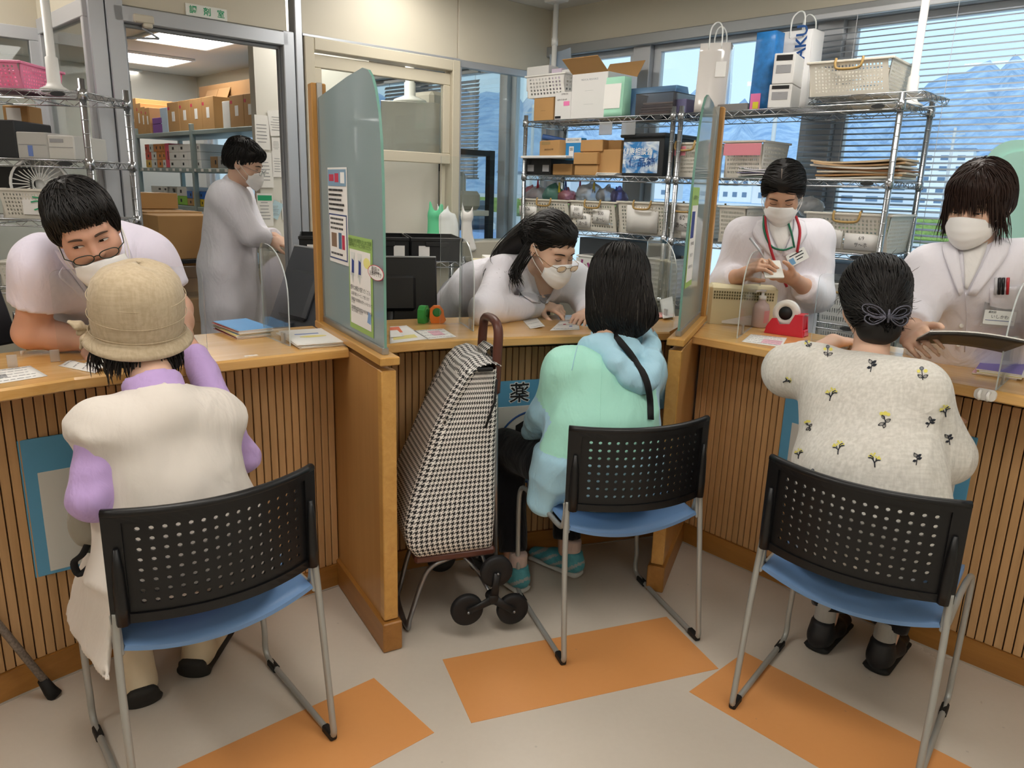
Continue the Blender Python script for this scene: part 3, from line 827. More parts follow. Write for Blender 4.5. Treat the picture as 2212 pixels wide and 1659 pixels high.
def strand_obj(name,paths,r,m,parent,taper=True,world=True,n=3):
    """tubes of triangular section along Nxkx3 paths"""
    N,K,_=paths.shape;T=np.gradient(paths,axis=1);T /= np.linalg.norm(T,axis=2,keepdims=True)+1e-9
    up=np.array([.3,.5,.81]);U_=np.cross(T,up);U_ /= np.linalg.norm(U_,axis=2,keepdims=True)+1e-9;W_=np.cross(T,U_)
    k=np.linspace(0,1,K);rr=r*(np.minimum(1,(1-k)*3+.15)*np.minimum(1,k*6+.4) if taper else np.ones(K))
    V=np.stack([paths+(U_*math.cos(2*math.pi*q/n)+W_*math.sin(2*math.pi*q/n))*rr[None,:,None] for q in range(n)],2)
    idx=np.arange(N*K*n).reshape(N,K,n);F=[]
    for q in range(n):
        q2=(q+1) % n;F.append(np.stack([idx[:,:-1,q],idx[:,:-1,q2],idx[:,1:,q2],idx[:,1:,q]],-1).reshape(-1,4))
    F=np.concatenate(F);me=bpy.data.meshes.new(name);me.from_pydata(V.reshape(-1,3).tolist(),[],F.tolist());me.materials.append(m)
    me.polygons.foreach_set('use_smooth',[True]*len(F));me.update()
    return obj(name,me,parent,world=world)
# ------------------------------------------------------------------ people: shared builders
V3=lambda *a: np.array(a,float)
def nrm(v): v=np.array(v,float);return v/np.linalg.norm(v)
def pose(px,py,yaw,pitch,roll):
    """head axes as seen at a photo pixel: yaw>0 turns to picture right, pitch>0 looks down, roll>0 leans right; columns x (own right), y (face), z (crown)"""
    a=nrm(_F+(px-1106)/FPX*_R-(py-829.5)/FPX*_U);r=np.array(_R)-a*np.dot(np.array(_R),a);r=nrm(r);d=np.cross(a,r)
    ps,ph,ro=R(yaw),R(pitch),R(roll)
    y=math.sin(ps)*math.cos(ph)*r+math.sin(ph)*d-math.cos(ps)*math.cos(ph)*a
    h=math.sin(ro)*r-math.cos(ro)*d;z=nrm(h-y*np.dot(h,y));x=np.cross(y,z)
    return np.stack([x,y,z],1)
def skin_mat(name,c):
    return mat(name,c,.48,spec=.35,var=(14,.06),bump=(220,.12,.0006),sss=.12)
m_skin=skin_mat('skin','dcb59d');m_skin2=skin_mat('skin rosy','d4a38c');m_skin3=skin_mat('skin tan','cfa48a')
def hair_mat(name,c,rough=.5):
    if name in MATS: return MATS[name]
    m=mat(name,c,rough,spec=.35,var=(30,.35));b=m.node_tree.nodes['Principled BSDF'];b.inputs['Anisotropic'].default_value=.6
    return m
m_hair=hair_mat('black hair','1d1a19');m_hairb=hair_mat('brown black hair','2b211d');m_hairg=hair_mat('greying hair','1f1c1a')
m_sclera=mat('eye white','e4ddd6',.25);m_iris=mat('dark iris','1c120d',.15);m_lash=mat('lash dark','1a1412',.6);m_brow=mat('eyebrow','2d221c',.8)
m_mask=mat('mask white','f3f1f0',.8,bump=(500,.2,.0005));m_loop=mat('mask loop','f1eeea',.7)
def head_prims(S,o,M,sc=1.0,ears=True,jaw=1.0):
    S.frame(o,M,sc)
    S.ell((0,-.012,.036),(.0765,.096,.086),.01)
    S.ell((0,.028,-.03),(.0655*jaw,.066,.078),.03)
    S.ell((0,.058,-.088),(.030*jaw,.028,.021),.03)
    for s in (-1,1):
        S.ell((s*.038,.058,-.032),(.03,.03,.03),.025)
        S.cone((s*.012,.084,.022),(s*.044,.072,.024),.010,.009,.018)
        S.ell((s*.033,.1015,.0),(.017,.016,.012),.012,sub=True)
        S.ell((s*.033,.0735,-.001),(.0185,.0145,.0125),.006)
    S.cone((0,.086,.010),(0,.1035,-.028),.0075,.0115,.012)
    for s in (-1,1): S.ell((s*.012,.096,-.034),(.009,.010,.0075),.008)
    S.ell((0,.088,-.062),(.024,.010,.0065),.008);S.ell((0,.085,-.071),(.021,.010,.006),.006)
    if ears:
        for s in (-1,1):
            S.ell((s*.079,-.006,-.008),(.0085,.019,.032),.008,rot=Matrix.Rotation(s*R(22),3,'Z'))
            S.ell((s*.088,.0,-.004),(.006,.010,.017),.004,sub=True)
    S.frame()
def hd(o,M,sc,*p): return np.array(o)+np.array(M) @ (np.array(p)*sc)
def hand(S,w,f,up,side,curl=(20,25,25,30,20),spread=6,sc=1.0,thumb=(38,15)):
    """w wrist, f finger direction, up back of the hand; side +1: thumb on the local +x side"""
    y=nrm(f);z=nrm(np.array(up)-y*np.dot(up,y));x=np.cross(y,z);Mx=np.stack([x,y,z],1)
    S.frame(w,Mx,sc)
    S.slab((0,-.01,0),(0,.03,0),(1,0,0),.027,.019,.036,.015,.02)
    S.slab((0,.03,0),(0,.078,-.002),(1,0,0),.037,.0145,.041,.0125,.015)
    L=[(.040,.026,.021),(.045,.029,.022),(.041,.027,.021),(.031,.020,.018)]
    for i in range(4):
        bx=side*(.030-.020*i);a=R(side*(spread*(1.5-i)));p=V3(bx,.080-.004*abs(i-1),-.001);c=0
        for j in range(3):
            c+=R(curl[i+1])*(1.0 if j else .9);d=V3(math.sin(a)*math.cos(c),math.cos(a)*math.cos(c),-math.sin(c));q=p+d*L[i][j]
            S.cone(p,q,.0086-.0009*j,.0079-.0010*j,.004 if j else .009);p=q
    p=V3(side*.028,.018,-.006);c=R(curl[0]);a=R(thumb[0])
    for j,l in enumerate((.040,.030,.026)):
        d=V3(side*math.sin(a),math.cos(a)*math.cos(c*.5),-math.sin(c)*.8);q=p+nrm(d)*l;S.cone(p,q,.0125-.0017*j,.0105-.0014*j,.010 if j == 0 else .004);p=q;a-=R(thumb[1])
    S.frame()
def arm(S,sh,el,wr,r=(.046,.039,.027),k=.03):
    S.cone(sh,el,r[0],r[1],k);S.cone(el,(np.array(el)*.55+np.array(wr)*.45),r[1]*.98,r[1]*.92,.02);S.cone((np.array(el)*.55+np.array(wr)*.45),wr,r[1]*.92,r[2],.02)
def trunk(S,sl,sr,waist,hip,g=0.,w=(.88,.82,.98),d=(.092,.095,.115),k=.05):
    sl,sr,waist,hip=map(np.array,(sl,sr,waist,hip));mid=(sl+sr)/2;side=sr-sl;hf=np.linalg.norm(side)/2
    dn=nrm(waist-mid)
    S.slab(mid+dn*.05,waist,side,hf*w[0]+g+.03,d[0]+g,hf*w[1]+g+.03,d[1]+g,k)
    S.slab(waist,hip,side,hf*w[1]+g+.03,d[1]+g,hf*w[2]+g+.03,d[2]+g,k)
    S.cone(sl,sr,.05+g,.05+g,k)
def patch(S,o,M,sc,pts,off,dirl=(0,1,0)):
    """grid of head-local points cast onto the head from the front"""
    P=np.array(pts,float);W_=np.array(o)+(P*sc) @ np.array(M).T;dv=np.array(M) @ nrm(dirl)
    return S.cast(W_+dv*.06,-dv,off)
def face(S,o,M,sc,par,gaze=(0,0),lid=1.0,brow=None,eyes=True,smile=0,wbrow=.022,hb=.004):
    for s in (-1,1):
        if eyes:
            ex,ez,w,hu,hl=s*.033,-.0005,.0145,.0052*lid,.0030*max(lid,.35)
            def alm(x0,w_,hu_,hl_,n=13,m=5):
                G=[]
                for i in range(n):
                    u=-1+2*i/(n-1);t=1-abs(u)**2.2;tilt=-s*u*0+.0012*(u*s)
                    G.append([(x0+u*w_,.11,ez+tilt-hl_*t+(hu_+hl_)*t*j/(m-1)) for j in range(m)])
                return G
            if lid > .3:
                b=MB();b.grid(patch(S,o,M,sc,alm(ex,w,hu,hl),.0006));b.build('eye',m_sclera,par,world=True)
                b=MB();G=[]
                for i in range(9):
                    rr=.0058*i/8;G.append([(ex+gaze[0]+rr*math.cos(a_),.11,min(ez+hu*.9,max(ez-hl*.95,ez+.0008+gaze[1]+rr*math.sin(a_)))) for a_ in np.linspace(0,2*math.pi,15)])
                b.grid(patch(S,o,M,sc,G,.0011));b.build('iris',m_iris,par,world=True)
            b=MB();L=patch(S,o,M,sc,[(ex+u*w*1.05,.11,ez+.0012*u*s+(hu if lid > .3 else -.002)*(1-abs(u)**2.2)-(.0 if lid > .3 else .0035*(1-u*u))) for u in np.linspace(-1,1,11)],.0012)
            b.tube(L,[.0004*sc]+[.0009*sc]*9+[.0005*sc],6);b.build('lash_line',m_lash,par,world=True)
            b=MB();L=patch(S,o,M,sc,[(ex+u*w*.95,.11,ez+.0035+.0012*u*s+hu*(1-abs(u)**2)) for u in np.linspace(-1,1,9)],.0002)
            b.tube(L,.0005*sc,5);b.build('eyelid_crease',mat('eyelid crease','9c6a52',.7),par,world=True)
        b=MB();G=[]
        for u in np.linspace(-1,1,13):
            hb_=hb*(1-.55*max(0,u*s)) * (1 if abs(u) < .9 else .5);zc=.0195+.003*(1-u*u)-.0015*u*s
            G.append([(s*.034+u*wbrow,.11,zc-hb_+2*hb_*j/4) for j in range(5)])
        if brow is not None: b.grid(patch(S,o,M,sc,G,.0012),.0015);b.build('eyebrow',brow,par,world=True)
def face_mask(o,M,sc,par,dz=0.,dy=0.,width=1.0,tilt=0):
    G=[]
    for u in np.linspace(-1,1,25):
        a=u*1.2;row=[]
        for v in np.linspace(0,1,19):
            zt=.0-.030*abs(u)**1.6;zb=-.112+.038*abs(u)**1.6
            z=zb+(zt-zb)*v;rad=.098+.026*math.sin(math.pi*min(1,.12+.80*v))-.012*max(0,.3-v)
            rad *= (1-.05*abs(u))
            rad+=.0022*abs(math.sin(v*math.pi*4))*(1-abs(u)**4)
            x=.072*width*math.sin(a)/math.sin(1.2)*(.93+.07*(1-abs(v-.5)*2));y=rad*math.cos(a)*1.02+(.036 if abs(u) > 2 else .004+.018*abs(u)**2)
            if v > .86: y-=.006*(1-abs(u))*0
            p=V3(x,y+dy,z+dz)
            if tilt: p=np.array(Matrix.Rotation(R(tilt),3,'X') @ Vector(p-V3(0,.03,-.05)))+V3(0,.03,-.05)
            row.append(hd(o,M,sc,*p))
        G.append(row)
    b=MB();b.grid(G,.0016);k=b.build('face_mask',m_mask,par,world=True)
    for s,i in ((-1,0),(1,-1)):
        for v,ez in ((16,.012),(3,-.026)):
            q=G[i][v];e=hd(o,M,sc,s*.087,-.012,ez)
            mid=(np.array(q)+e)/2+np.array(M)[:,0]*s*.006
            b=MB();b.tube(curve_pts([q,mid,e],8),.0013*sc,6);b.build('ear_loop',m_loop,k,world=True)
    return k
def glasses(o,M,sc,par,m,z=-.004,y=.116,rx=.025,ry=.0165,tilt=0,thick=.0011,xc=.033):
    T_=lambda p: hd(o,M,sc,*(np.array(Matrix.Rotation(R(tilt),3,'X') @ Vector((p[0],p[1]-.02,p[2])))+V3(0,.02,0)))
    k=obj('glasses',None,par)
    for s in (-1,1):
        b=MB();b.tube([T_((s*xc+rx*math.cos(a)*(1),y-.006*abs(math.cos(a))*(1 if math.cos(a)*s > 0 else .2),z+ry*(abs(math.sin(a))**.85)*np.sign(math.sin(a)))) for a in np.linspace(0,2*math.pi,25)[:-1]],thick*sc,6,closed=True)
        b.build('rim',m,k,world=True)
        b=MB();b.tube([T_((s*(xc+rx),y-.006,z+.002)),T_((s*.078,y-.03,z+.004)),T_((s*.083,.0,z+.004)),T_((s*.082,-.025,z-.012))],thick*sc,6);b.build('temple',m,k,world=True)
        b=MB();G=[[T_((s*xc+rx*.96*q*math.cos(a),y-.003,z+ry*.96*q*math.sin(a))) for a in np.linspace(0,2*math.pi,21)] for q in (0.02,.5,1)]
        b.grid(G);b.build('lens',clear('spectacle lens',(250,252,250),.7),k,world=True)
    b=MB();b.tube([T_((-(xc-rx),y,z+.003)),T_((0,y+.003,z+.006)),T_(((xc-rx),y,z+.003))],thick*sc,6);b.build('bridge',m,k,world=True)
    return k
def cloth_mat(name,c,rough=.8,fs=9,fst=.25,weave=0,c2=None):
    """woven cloth with soft creases"""
    if name in MATS: return MATS[name]
    m=mat(name,c,rough,spec=.25,sheen=.15);T=NT(m.node_tree);b=m.node_tree.nodes['Principled BSDF']
    tc=T.n('ShaderNodeTexCoord');mp=T.n('ShaderNodeMapping');mp.inputs['Scale'].default_value=(1,1,.55);mp.inputs['Rotation'].default_value=(.4,.3,.5);T.l(tc.outputs['Object'],mp.inputs['Vector'])
    nz=T.n('ShaderNodeTexNoise',i_Scale=float(fs),i_Detail=3.0,i_Distortion=1.2);T.l(mp.outputs[0],nz.inputs['Vector'])
    n2=T.n('ShaderNodeTexNoise',i_Scale=float(fs*3.3),i_Detail=3.0,i_Distortion=.6);T.l(mp.outputs[0],n2.inputs['Vector'])
    n3=T.n('ShaderNodeTexNoise',i_Scale=600.0,i_Detail=1.0);T.l(tc.outputs['Object'],n3.inputs['Vector'])
    h=T.math('ADD',T.math('ADD',nz.outputs['Fac'],T.math('MULTIPLY',n2.outputs['Fac'],.25)),T.math('MULTIPLY',n3.outputs['Fac'],.012))
    bp=T.n('ShaderNodeBump',i_Strength=min(1.0,fst*2.2),i_Distance=.02);T.l(h,bp.inputs['Height']);T.l(bp.outputs['Normal'],b.inputs['Normal'])
    if weave:
        col=None
        for ax_,rt in ((0,(3,140,140)),(1,(140,140,3))):
            m2=T.n('ShaderNodeMapping');m2.inputs['Scale'].default_value=rt;T.l(tc.outputs['Object'],m2.inputs['Vector'])
            n4=T.n('ShaderNodeTexNoise',i_Scale=1.0,i_Detail=2.0);T.l(m2.outputs[0],n4.inputs['Vector'])
            col=n4.outputs['Fac'] if col is None else T.math('MULTIPLY',T.math('ADD',col,n4.outputs['Fac']),.5)
        rp=T.n('ShaderNodeValToRGB');rp.color_ramp.elements[0].position=.40;rp.color_ramp.elements[1].position=.62
        rp.color_ramp.elements[0].color=lin(c2 or c);rp.color_ramp.elements[1].color=lin(c);T.l(col,rp.inputs[0]);T.l(rp.outputs[0],b.inputs['Base Color'])
    return m
def folds(amp=.004,f=14,seed=0,amp2=.0015):
    return lambda P: amp*wob(P,f,seed)+amp2*wob(P,f*2.7,seed+1)
def crease(amp,f,seed,st=(1,1,1),amp2=.0015):
    """cloth folds: soft ridges, sharp valleys"""
    st=V3(*st);return lambda P: amp*(np.abs(wob(P*st,f,seed))**.8*1.6-.55)+amp*.5*wob(P*st,f*.5,seed+5)+amp2*wob(P,f*3,seed+1)
def person(label,loc,group=None): return thing('person',label,'person',loc,0,group)
def scalp(o,M,sc,n,zmin=-.02,ymax=.06,seed=0,r=(.08,.10,.092),c=(0,-.012,.036)):
    rs=np.random.RandomState(seed);out=[]
    while len(out) < n:
        v=nrm(rs.normal(size=3));p=np.array(c)+v*np.array(r)
        if p[2] > zmin+max(0,p[1])*.9 and not (p[1] > ymax): out.append(hd(o,M,sc,*p))
    return np.array(out)
# ------------------------------------------------------------------ customer in the beige hat (seated, seen from behind)
def customer_hat():
    t=person('seated customer in beige cloth hat, cream vest and lilac sleeves, seen from behind',(-.81,1.77,0))
    fw=V3(-.648,.761,0);rt=V3(.761,.648,0)
    sl,sr=at(222,922,1.65),at(462,892,1.86);sl,sr=V3(*sl),V3(*sr)
    hip=V3(-.79,1.72,.53);waist=V3(-.825,1.725,.70)
    ho=V3(*at(300,680,1.86));M=pose(300,680,168,-18,4)
    elL=V3(*at(200,1080,1.58));elR=V3(*at(517,985,1.92))
    wrL=elL+fw*.20+rt*.10+V3(0,0,.04);wrR=V3(*atz(430,775,.955))+fw*.05
    S=Soft();head_prims(S,ho,M,.98)
    nb=(sl+sr)/2+V3(0,0,.055)
    S.cone(nb,hd(ho,M,1,0,-.02,-.05),.05,.048,.03)
    trunk(S,sl-V3(0,0,.035),sr-V3(0,0,.035),waist,hip,-.012)
    for s_,e_,w_,sd in ((sl,elL,wrL,1),(sr,elR,wrR,-1)):
        arm(S,s_,e_,w_);
    hand(S,wrL,fw+rt*.4,V3(0,0,1),1,(20,30,30,30,30));hand(S,wrR,fw*1.0-rt*.6,V3(0,0,1),-1,(20,22,22,25,28))
    knL=hip+fw*.40-rt*.10+V3(0,0,-.02);knR=hip+fw*.40+rt*.13+V3(0,0,-.02)
    fL=V3(*atz(300,1462,.06));fR=V3(*atz(430,1400,.06))
    for kn,ft,sg in ((knL,fL,-1),(knR,fR,1)):
        S.cone(hip+rt*.09*sg,kn,.075,.055,.03);S.cone(kn,ft+V3(0,0,.03),.05,.035,.02)
    soft_obj('body',S,m_skin,t,.011,[(ho-.13,ho+.13,.0055)])
    # lilac turtleneck
    L=Soft();trunk(L,sl-V3(0,0,.015),sr-V3(0,0,.015),waist,hip,.002)
    L.cone(nb-V3(0,0,.03),nb*.62+hd(ho,M,1,0,-.03,-.080)*.38,.074,.066,.03,flat=True)
    arm(L,sl,elL,wrL-fw*.02,(.058,.052,.042));arm(L,sr,elR,wrR-fw*.03,(.056,.05,.04))
    L.disp=crease(.006,17,3,(1,1,1.6))
    soft_obj('turtleneck',L,cloth_mat('lilac knit','bfa3d8',.75,10,.25),t,.010)
    # cream sleeveless tunic, wide at the shoulders, hem hanging over the seat
    T_=Soft();mid=(sl+sr)/2
    T_.slab(mid-V3(0,0,.052),waist,sr-sl,.188,.132,.172,.142,.05,pw=2.2)
    T_.slab(waist,hip+V3(0,0,.06),sr-sl,.172,.135,.190,.150,.05)
    T_.slab(hip+V3(0,0,.06),hip-rt*.02-V3(0,0,.03)-fw*.02,sr-sl,.20,.15,.225,.17,.05,flat=True)
    for e_,q_,l_ in ((sl,-1,elL),(sr,1,elR)): T_.cone(e_+rt*q_*.004+V3(0,0,.004),e_+(l_-e_)*.16+rt*q_*.004,.064,.068,.03,flat=True);T_.slab(e_+rt*q_*.045-V3(0,0,.026),mid+V3(0,0,.042)-fw*.01,fw,.070,.042,.085,.054,.045,flata=True)
    # drape hanging over the left seat edge
    T_.slab(hip-rt*.20+V3(0,0,.02),hip-rt*.245-fw*.01+V3(0,0,-.16),fw,.12,.012,.15,.010,.03,flat=True)
    # neck opening and arm openings
    T_.cone(mid+fw*.035+V3(0,0,.105),mid+fw*.06+V3(0,0,.22),.070,.085,.008,sub=True)
    T_.disp=lambda P: .008*wob(P,7,5)+.004*(np.abs(wob(P*V3(1,1,.5),13,8))-.3)+.0015*wob(P,30,9)
    soft_obj('sleeveless_tunic',T_,cloth_mat('cream tunic','d9d1c8',.85,6,.3),t,.010)
    # trousers and boots
    K=Soft()
    for kn,ft,sg in ((knL,fL,-1),(knR,fR,1)):
        K.cone(hip+rt*.09*sg,kn,.085,.07,.03);K.cone(kn,ft*.68+kn*.32,.068,.060,.03,flat=True)
    K.disp=folds(.003,18,2);soft_obj('trousers',K,cloth_mat('dark green trousers','333a2c',.85),t,.012)
    for ft,kn,dirf in ((fL,knL,nrm(fw+rt*.1)),(fR,knR,nrm(fw+rt*.9))):
        B=Soft();an=ft*.62+kn*.38
        B.cone(ft+V3(0,0,.0),an,.047,.050,.02,flat=True)
        B.slab(ft-dirf*.02+V3(0,0,-.02),ft+dirf*.15+V3(0,0,-.028),np.cross(dirf,(0,0,1)),.043,.034,.036,.026,.02)
        bo=soft_obj('boot',B,mat('cream leather','d3c3a6',.5,var=(20,.08)),t,.009)
        B2=Soft();B2.slab(ft-dirf*.045+V3(0,0,-.048),ft+dirf*.165+V3(0,0,-.048),np.cross(dirf,(0,0,1)),.050,.013,.043,.011,.01)
        B2.slab(ft-dirf*.05+V3(0,0,-.02),ft-dirf*.046+V3(0,0,-.05),np.cross(dirf,(0,0,1)),.043,.02,.046,.02,.01)
        soft_obj('sole',B2,mat('boot sole','24221f',.7),bo,.008)
    # cloth bag with black strap on the lap
    q0=V3(*at(196,1118,1.66));G_=Soft();G_.ell(q0,(.05,.05,.075),.02);G_.ell(q0+V3(.03,.03,.05),(.05,.05,.05),.03);G_.disp=crease(.006,26,77);hb_=soft_obj('lap_bag',G_,cloth_mat('grey olive canvas','8f897c',.9),None,.007);tag(hb_,'grey olive cloth bag on the lap of the hat-wearing customer','bag')
    b=MB();b.tube(curve_pts([at(200,1150,1.64),at(180,1195,1.62),at(160,1215,1.62),at(172,1240,1.62),at(200,1215,1.63)],20),.009,8,flat=((0,0,1),.35));b.build('strap',mat('black webbing','101012',.8),hb_)
    # hair below the hat
    H=Soft();H.frame(ho,M,.98);H.ell((0,-.035,-.02),(.083,.078,.07),.02);H.ell((0,-.058,-.080),(.070,.048,.045),.02);H.frame()
    hb=soft_obj('hair',H,m_hairg,t,.008)
    rs=np.random.RandomState(4);roots=np.array([hd(ho,M,.98,.085*math.sin(a),-.03-.08*math.cos(a),-.05+rs.uniform(-.01,.02)) for a in rs.uniform(-1.7,1.7,420)])
    P=[]
    for r0 in roots:
        out=nrm(r0-hd(ho,M,1,0,-.02,-.05));l=rs.uniform(.045,.08);d=-M[:,2]*1.0+out*.12+rs.normal(size=3)*.16
        P.append([r0+d*l*q+out*.01*math.sin(q*3) for q in np.linspace(0,1,6)])
    strand_obj('hair_strands',np.array(P),.0024,m_hairg,hb)
    # hat: crown, band seam, brim, bow
    mh=cloth_mat('beige linen hat','c2b196',.9,12,.18,1,'b5a387')
    hf=lambda *p: hd(ho,M,1.0,*p)
    ht=obj('hat',None,t)
    prof=[(.102,-.048),(.1045,-.04),(.109,-.005),(.112,.03),(.110,.062),(.101,.094),(.083,.116),(.055,.128),(.02,.133),(.0005,.1335)]
    G=[[hf(r_*math.sin(a)*.98+.003*math.sin(3*a),-.012+r_*math.cos(a)*1.06,z+.004*math.sin(2*a+1)) for r_,z in prof] for a in np.linspace(0,2*math.pi,49)[:-1]]
    b=MB();b.grid(G,.003,closed_u=True);b.build('crown',mh,ht,world=True)
    prof=[(.1035,-.034),(.112,-.040),(.122,-.050),(.127,-.057),(.125,-.060),(.112,-.050)]
    G=[[hf(r_*math.sin(a)*.98,-.012+r_*math.cos(a)*(1.05 if math.cos(a) < 0 else 1.22),z-.010*(math.cos(a) < 0)*abs(math.cos(a))*(r_-.10)/.028) for r_,z in prof] for a in np.linspace(0,2*math.pi,49)[:-1]]
    b=MB();b.grid(G,.004,closed_u=True);b.build('brim',mh,ht,world=True)
    for rr,z in ((.1125,.016),(.111,.060),(.1115,-.030)):
        b=MB();b.tube([hf((rr+.0012)*math.sin(a)*.98,-.012+(rr+.0012)*math.cos(a)*1.06,z+(.012*math.cos(a) if z > 0 else 0)) for a in np.linspace(0,2*math.pi,49)[:-1]],.0011,5,closed=True);b.build('seam',mh,ht,world=True)
    for k,(dx,dy,dz,l) in enumerate(((.03,-.0,.012,.045),(.012,-.01,-.035,.05),(.028,.012,-.012,.03))):
        c0=hf(-.108,-.03,-.035);d=np.array(M) @ V3(-dx,dy,dz);d=nrm(d)*l
        q=Soft();q.slab(c0,c0+d*.5,np.array(M)[:,1],.006,.004,.019,.008,.01);q.slab(c0+d*.5,c0+d,np.array(M)[:,1],.019,.008,.008,.004,.01);soft_obj('bow_loop',q,mh,ht,.004)
    return t
customer_hat()
# ------------------------------------------------------------------ customer in the mint jacket
def customer_mint():
    t=person('seated customer in mint hooded jacket with shoulder-length dark hair, beside the shopping cart',(.33,2.43,0))
    fw=V3(-.324,.946,0);rt=V3(.946,.324,0);up=V3(0,0,1)
    sl,sr=V3(*at(1218,798,2.40)),V3(*at(1392,792,2.56))
    mid=(sl+sr)/2;hip=V3(.31,2.42,.53);waist=V3(.305,2.40,.70)
    ho=V3(*at(1338,610,2.60));M=pose(1338,610,176,4,2);hs=1.0
    elL=V3(*at(1178,890,2.46));wrL=V3(*at(1150,935,2.60));elR=V3(*at(1425,850,2.68));wrR=V3(*atz(1392,716,.968))
    nb=mid+up*.04+fw*.03
    S=Soft();head_prims(S,ho,M,hs);S.cone(nb,hd(ho,M,1,0,-.02,-.05),.05,.048,.03);trunk(S,sl,sr,waist,hip)
    arm(S,sl,elL,wrL);arm(S,sr,elR,wrR);hand(S,wrL,fw*.6+rt*.6,up-rt*.3,1,(20,35,35,35,35));hand(S,wrR,fw-rt*.3,up,-1,(20,20,20,20,20))
    kn1=V3(*at(1092,968,2.72));kn2=V3(*at(1230,990,2.80));f1=V3(*atz(1108,1238,.055));f2=V3(*atz(1222,1208,.055))
    for h0,kn,ft in ((hip-rt*.09,kn1,f1),(hip+rt*.09,kn2,f2)):
        S.cone(h0,kn,.075,.052,.03);S.cone(kn,ft+up*.04,.05,.032,.02)
    soft_obj('body',S,m_skin3,t,.010,[(wrL-.1,wrL+.12,.005)])
    # trousers
    K=Soft()
    for h0,kn,ft in ((hip-rt*.09,kn1,f1),(hip+rt*.09,kn2,f2)):
        K.cone(h0,kn,.092,.072,.03);K.cone(kn,ft+up*.085,.070,.055,.03,flat=True)
    K.disp=folds(.0035,15,12);soft_obj('trousers',K,cloth_mat('black trousers','17171b',.9),t,.010)
    # jacket
    J=Soft();trunk(J,sl,sr,waist,hip+up*.12,.012,w=(.98,.86,1.0),d=(.098,.105,.125))
    J.slab(waist-up*.06,hip+up*.03-fw*.015,rt,.165,.135,.215,.165,.05);J.slab(hip+up*.03-fw*.015,hip-up*.045-fw*.012-rt*.02,rt,.225,.165,.205,.150,.04,flat=True)
    J.slab(hip-rt*.19+up*.06,hip-rt*.215-up*.10,fw,.10,.03,.085,.035,.05)
    arm(J,sl,elL,wrL*.9+elL*.1,(.056,.054,.045),.05);arm(J,sr,elR,wrR*.85+elR*.15,(.056,.054,.043),.05)
    J.disp=lambda P: .005*(np.abs(wob(P*V3(1,1,.6),12,21))**.8*1.6-.55)+.004*wob(P,7,23)+.0014*wob(P,36,22)+.004*np.exp(-((P[...,2]-(waist[2]-.075))/.009)**2)
    m1=cloth_mat('mint fabric','a9e3d2',.62,8,.3);m2=cloth_mat('pale blue fabric','a9d4e8',.62,9,.3)
    axL=nrm(elL-sl);LL=np.linalg.norm(elL-sl)
    def pickJ(Cc):
        q=(Cc-sl) @ axL/LL;dl=np.linalg.norm(Cc-sl-np.clip(q,0,1.3)[:,None]*axL*LL,axis=1)
        low=((q > .68) & (dl < .13) & (Cc @ rt < (sl @ rt)+.03));hem=Cc[:,2] < waist[2]-.072
        rr=(Cc-mid) @ rt > .150
        return (low | hem | rr).astype(int)
    soft_obj('jacket',J,[m1,m2],t,.008,pick=pickJ)
    # hood lying on the back
    Hd=Soft();pl_=onpx(J,[(1262,706),(1282,722),(1306,750),(1332,785),(1358,815),(1384,828),(1400,812),(1408,780),(1408,745),(1398,716)],2.42,.004)
    rr_=[.020,.026,.030,.032,.032,.034,.032,.030,.026,.022]
    for a,b_,r0,r1 in zip(pl_,pl_[1:],rr_,rr_[1:]): Hd.cone(a,b_,r0,r1,.03)
    for i in (2,3,4): Hd.cone(pl_[i],pl_[9-i]*.6+pl_[i]*.4,.022,.018,.03)
    c0=mid+up*.07;Hd.cone(c0-rt*.06,c0+rt*.07,.045,.045,.04);Hd.disp=folds(.005,26,31,.0025);soft_obj('hood',Hd,m2,t,.006)
    px_line(J,[(1262,712),(1248,745),(1235,800)],2.42,.001,.0012,'seam',m2,t);px_line(J,[(1300,760),(1298,850),(1296,930)],2.42,.0,.0010,'seam',m1,t)
    # cord with toggle at the hem
    b=MB();b.tube(curve_pts([waist-rt*.17-up*.08-fw*.03,waist-rt*.205-up*.085-fw*.02,waist-rt*.20-up*.12,waist-rt*.195-up*.20],10),.003);b.build('drawcord',m2,t,world=True)
    b=MB();b.lathe([(.001,-.008),(.006,-.006),(.008,0),(.006,.006),(.001,.008)],10,c=waist-rt*.195-up*.205);b.build('toggle',mat('toggle white','e6eef0',.4),t,world=True)
    # bag strap
    JH=Soft();JH.P=J.P+Hd.P;q_=curve_pts([(1312,700,0),(1334,732,0),(1366,772,0),(1392,815,0),(1402,860,0),(1404,905,0)],18)[:,:2];st=onpx(JH,q_,2.42,.003)
    b=MB();nr=np.cross(np.gradient(st,axis=0),-fw);nr /= np.linalg.norm(nr,axis=1,keepdims=True);b.grid(np.stack([st-nr*.011-fw*.006,st+nr*.011-fw*.006],1),.003);b.build('bag_strap',mat('black webbing','101012',.8),t,world=True)
    # shoes
    ms=mat('teal shoe','4f9aa6',.6,var=(60,.3));mso=mat('grey sole','c9c9c4',.7);mg=mat('shoe grey mesh','9aa2a2',.7,bump=(300,.4,.001))
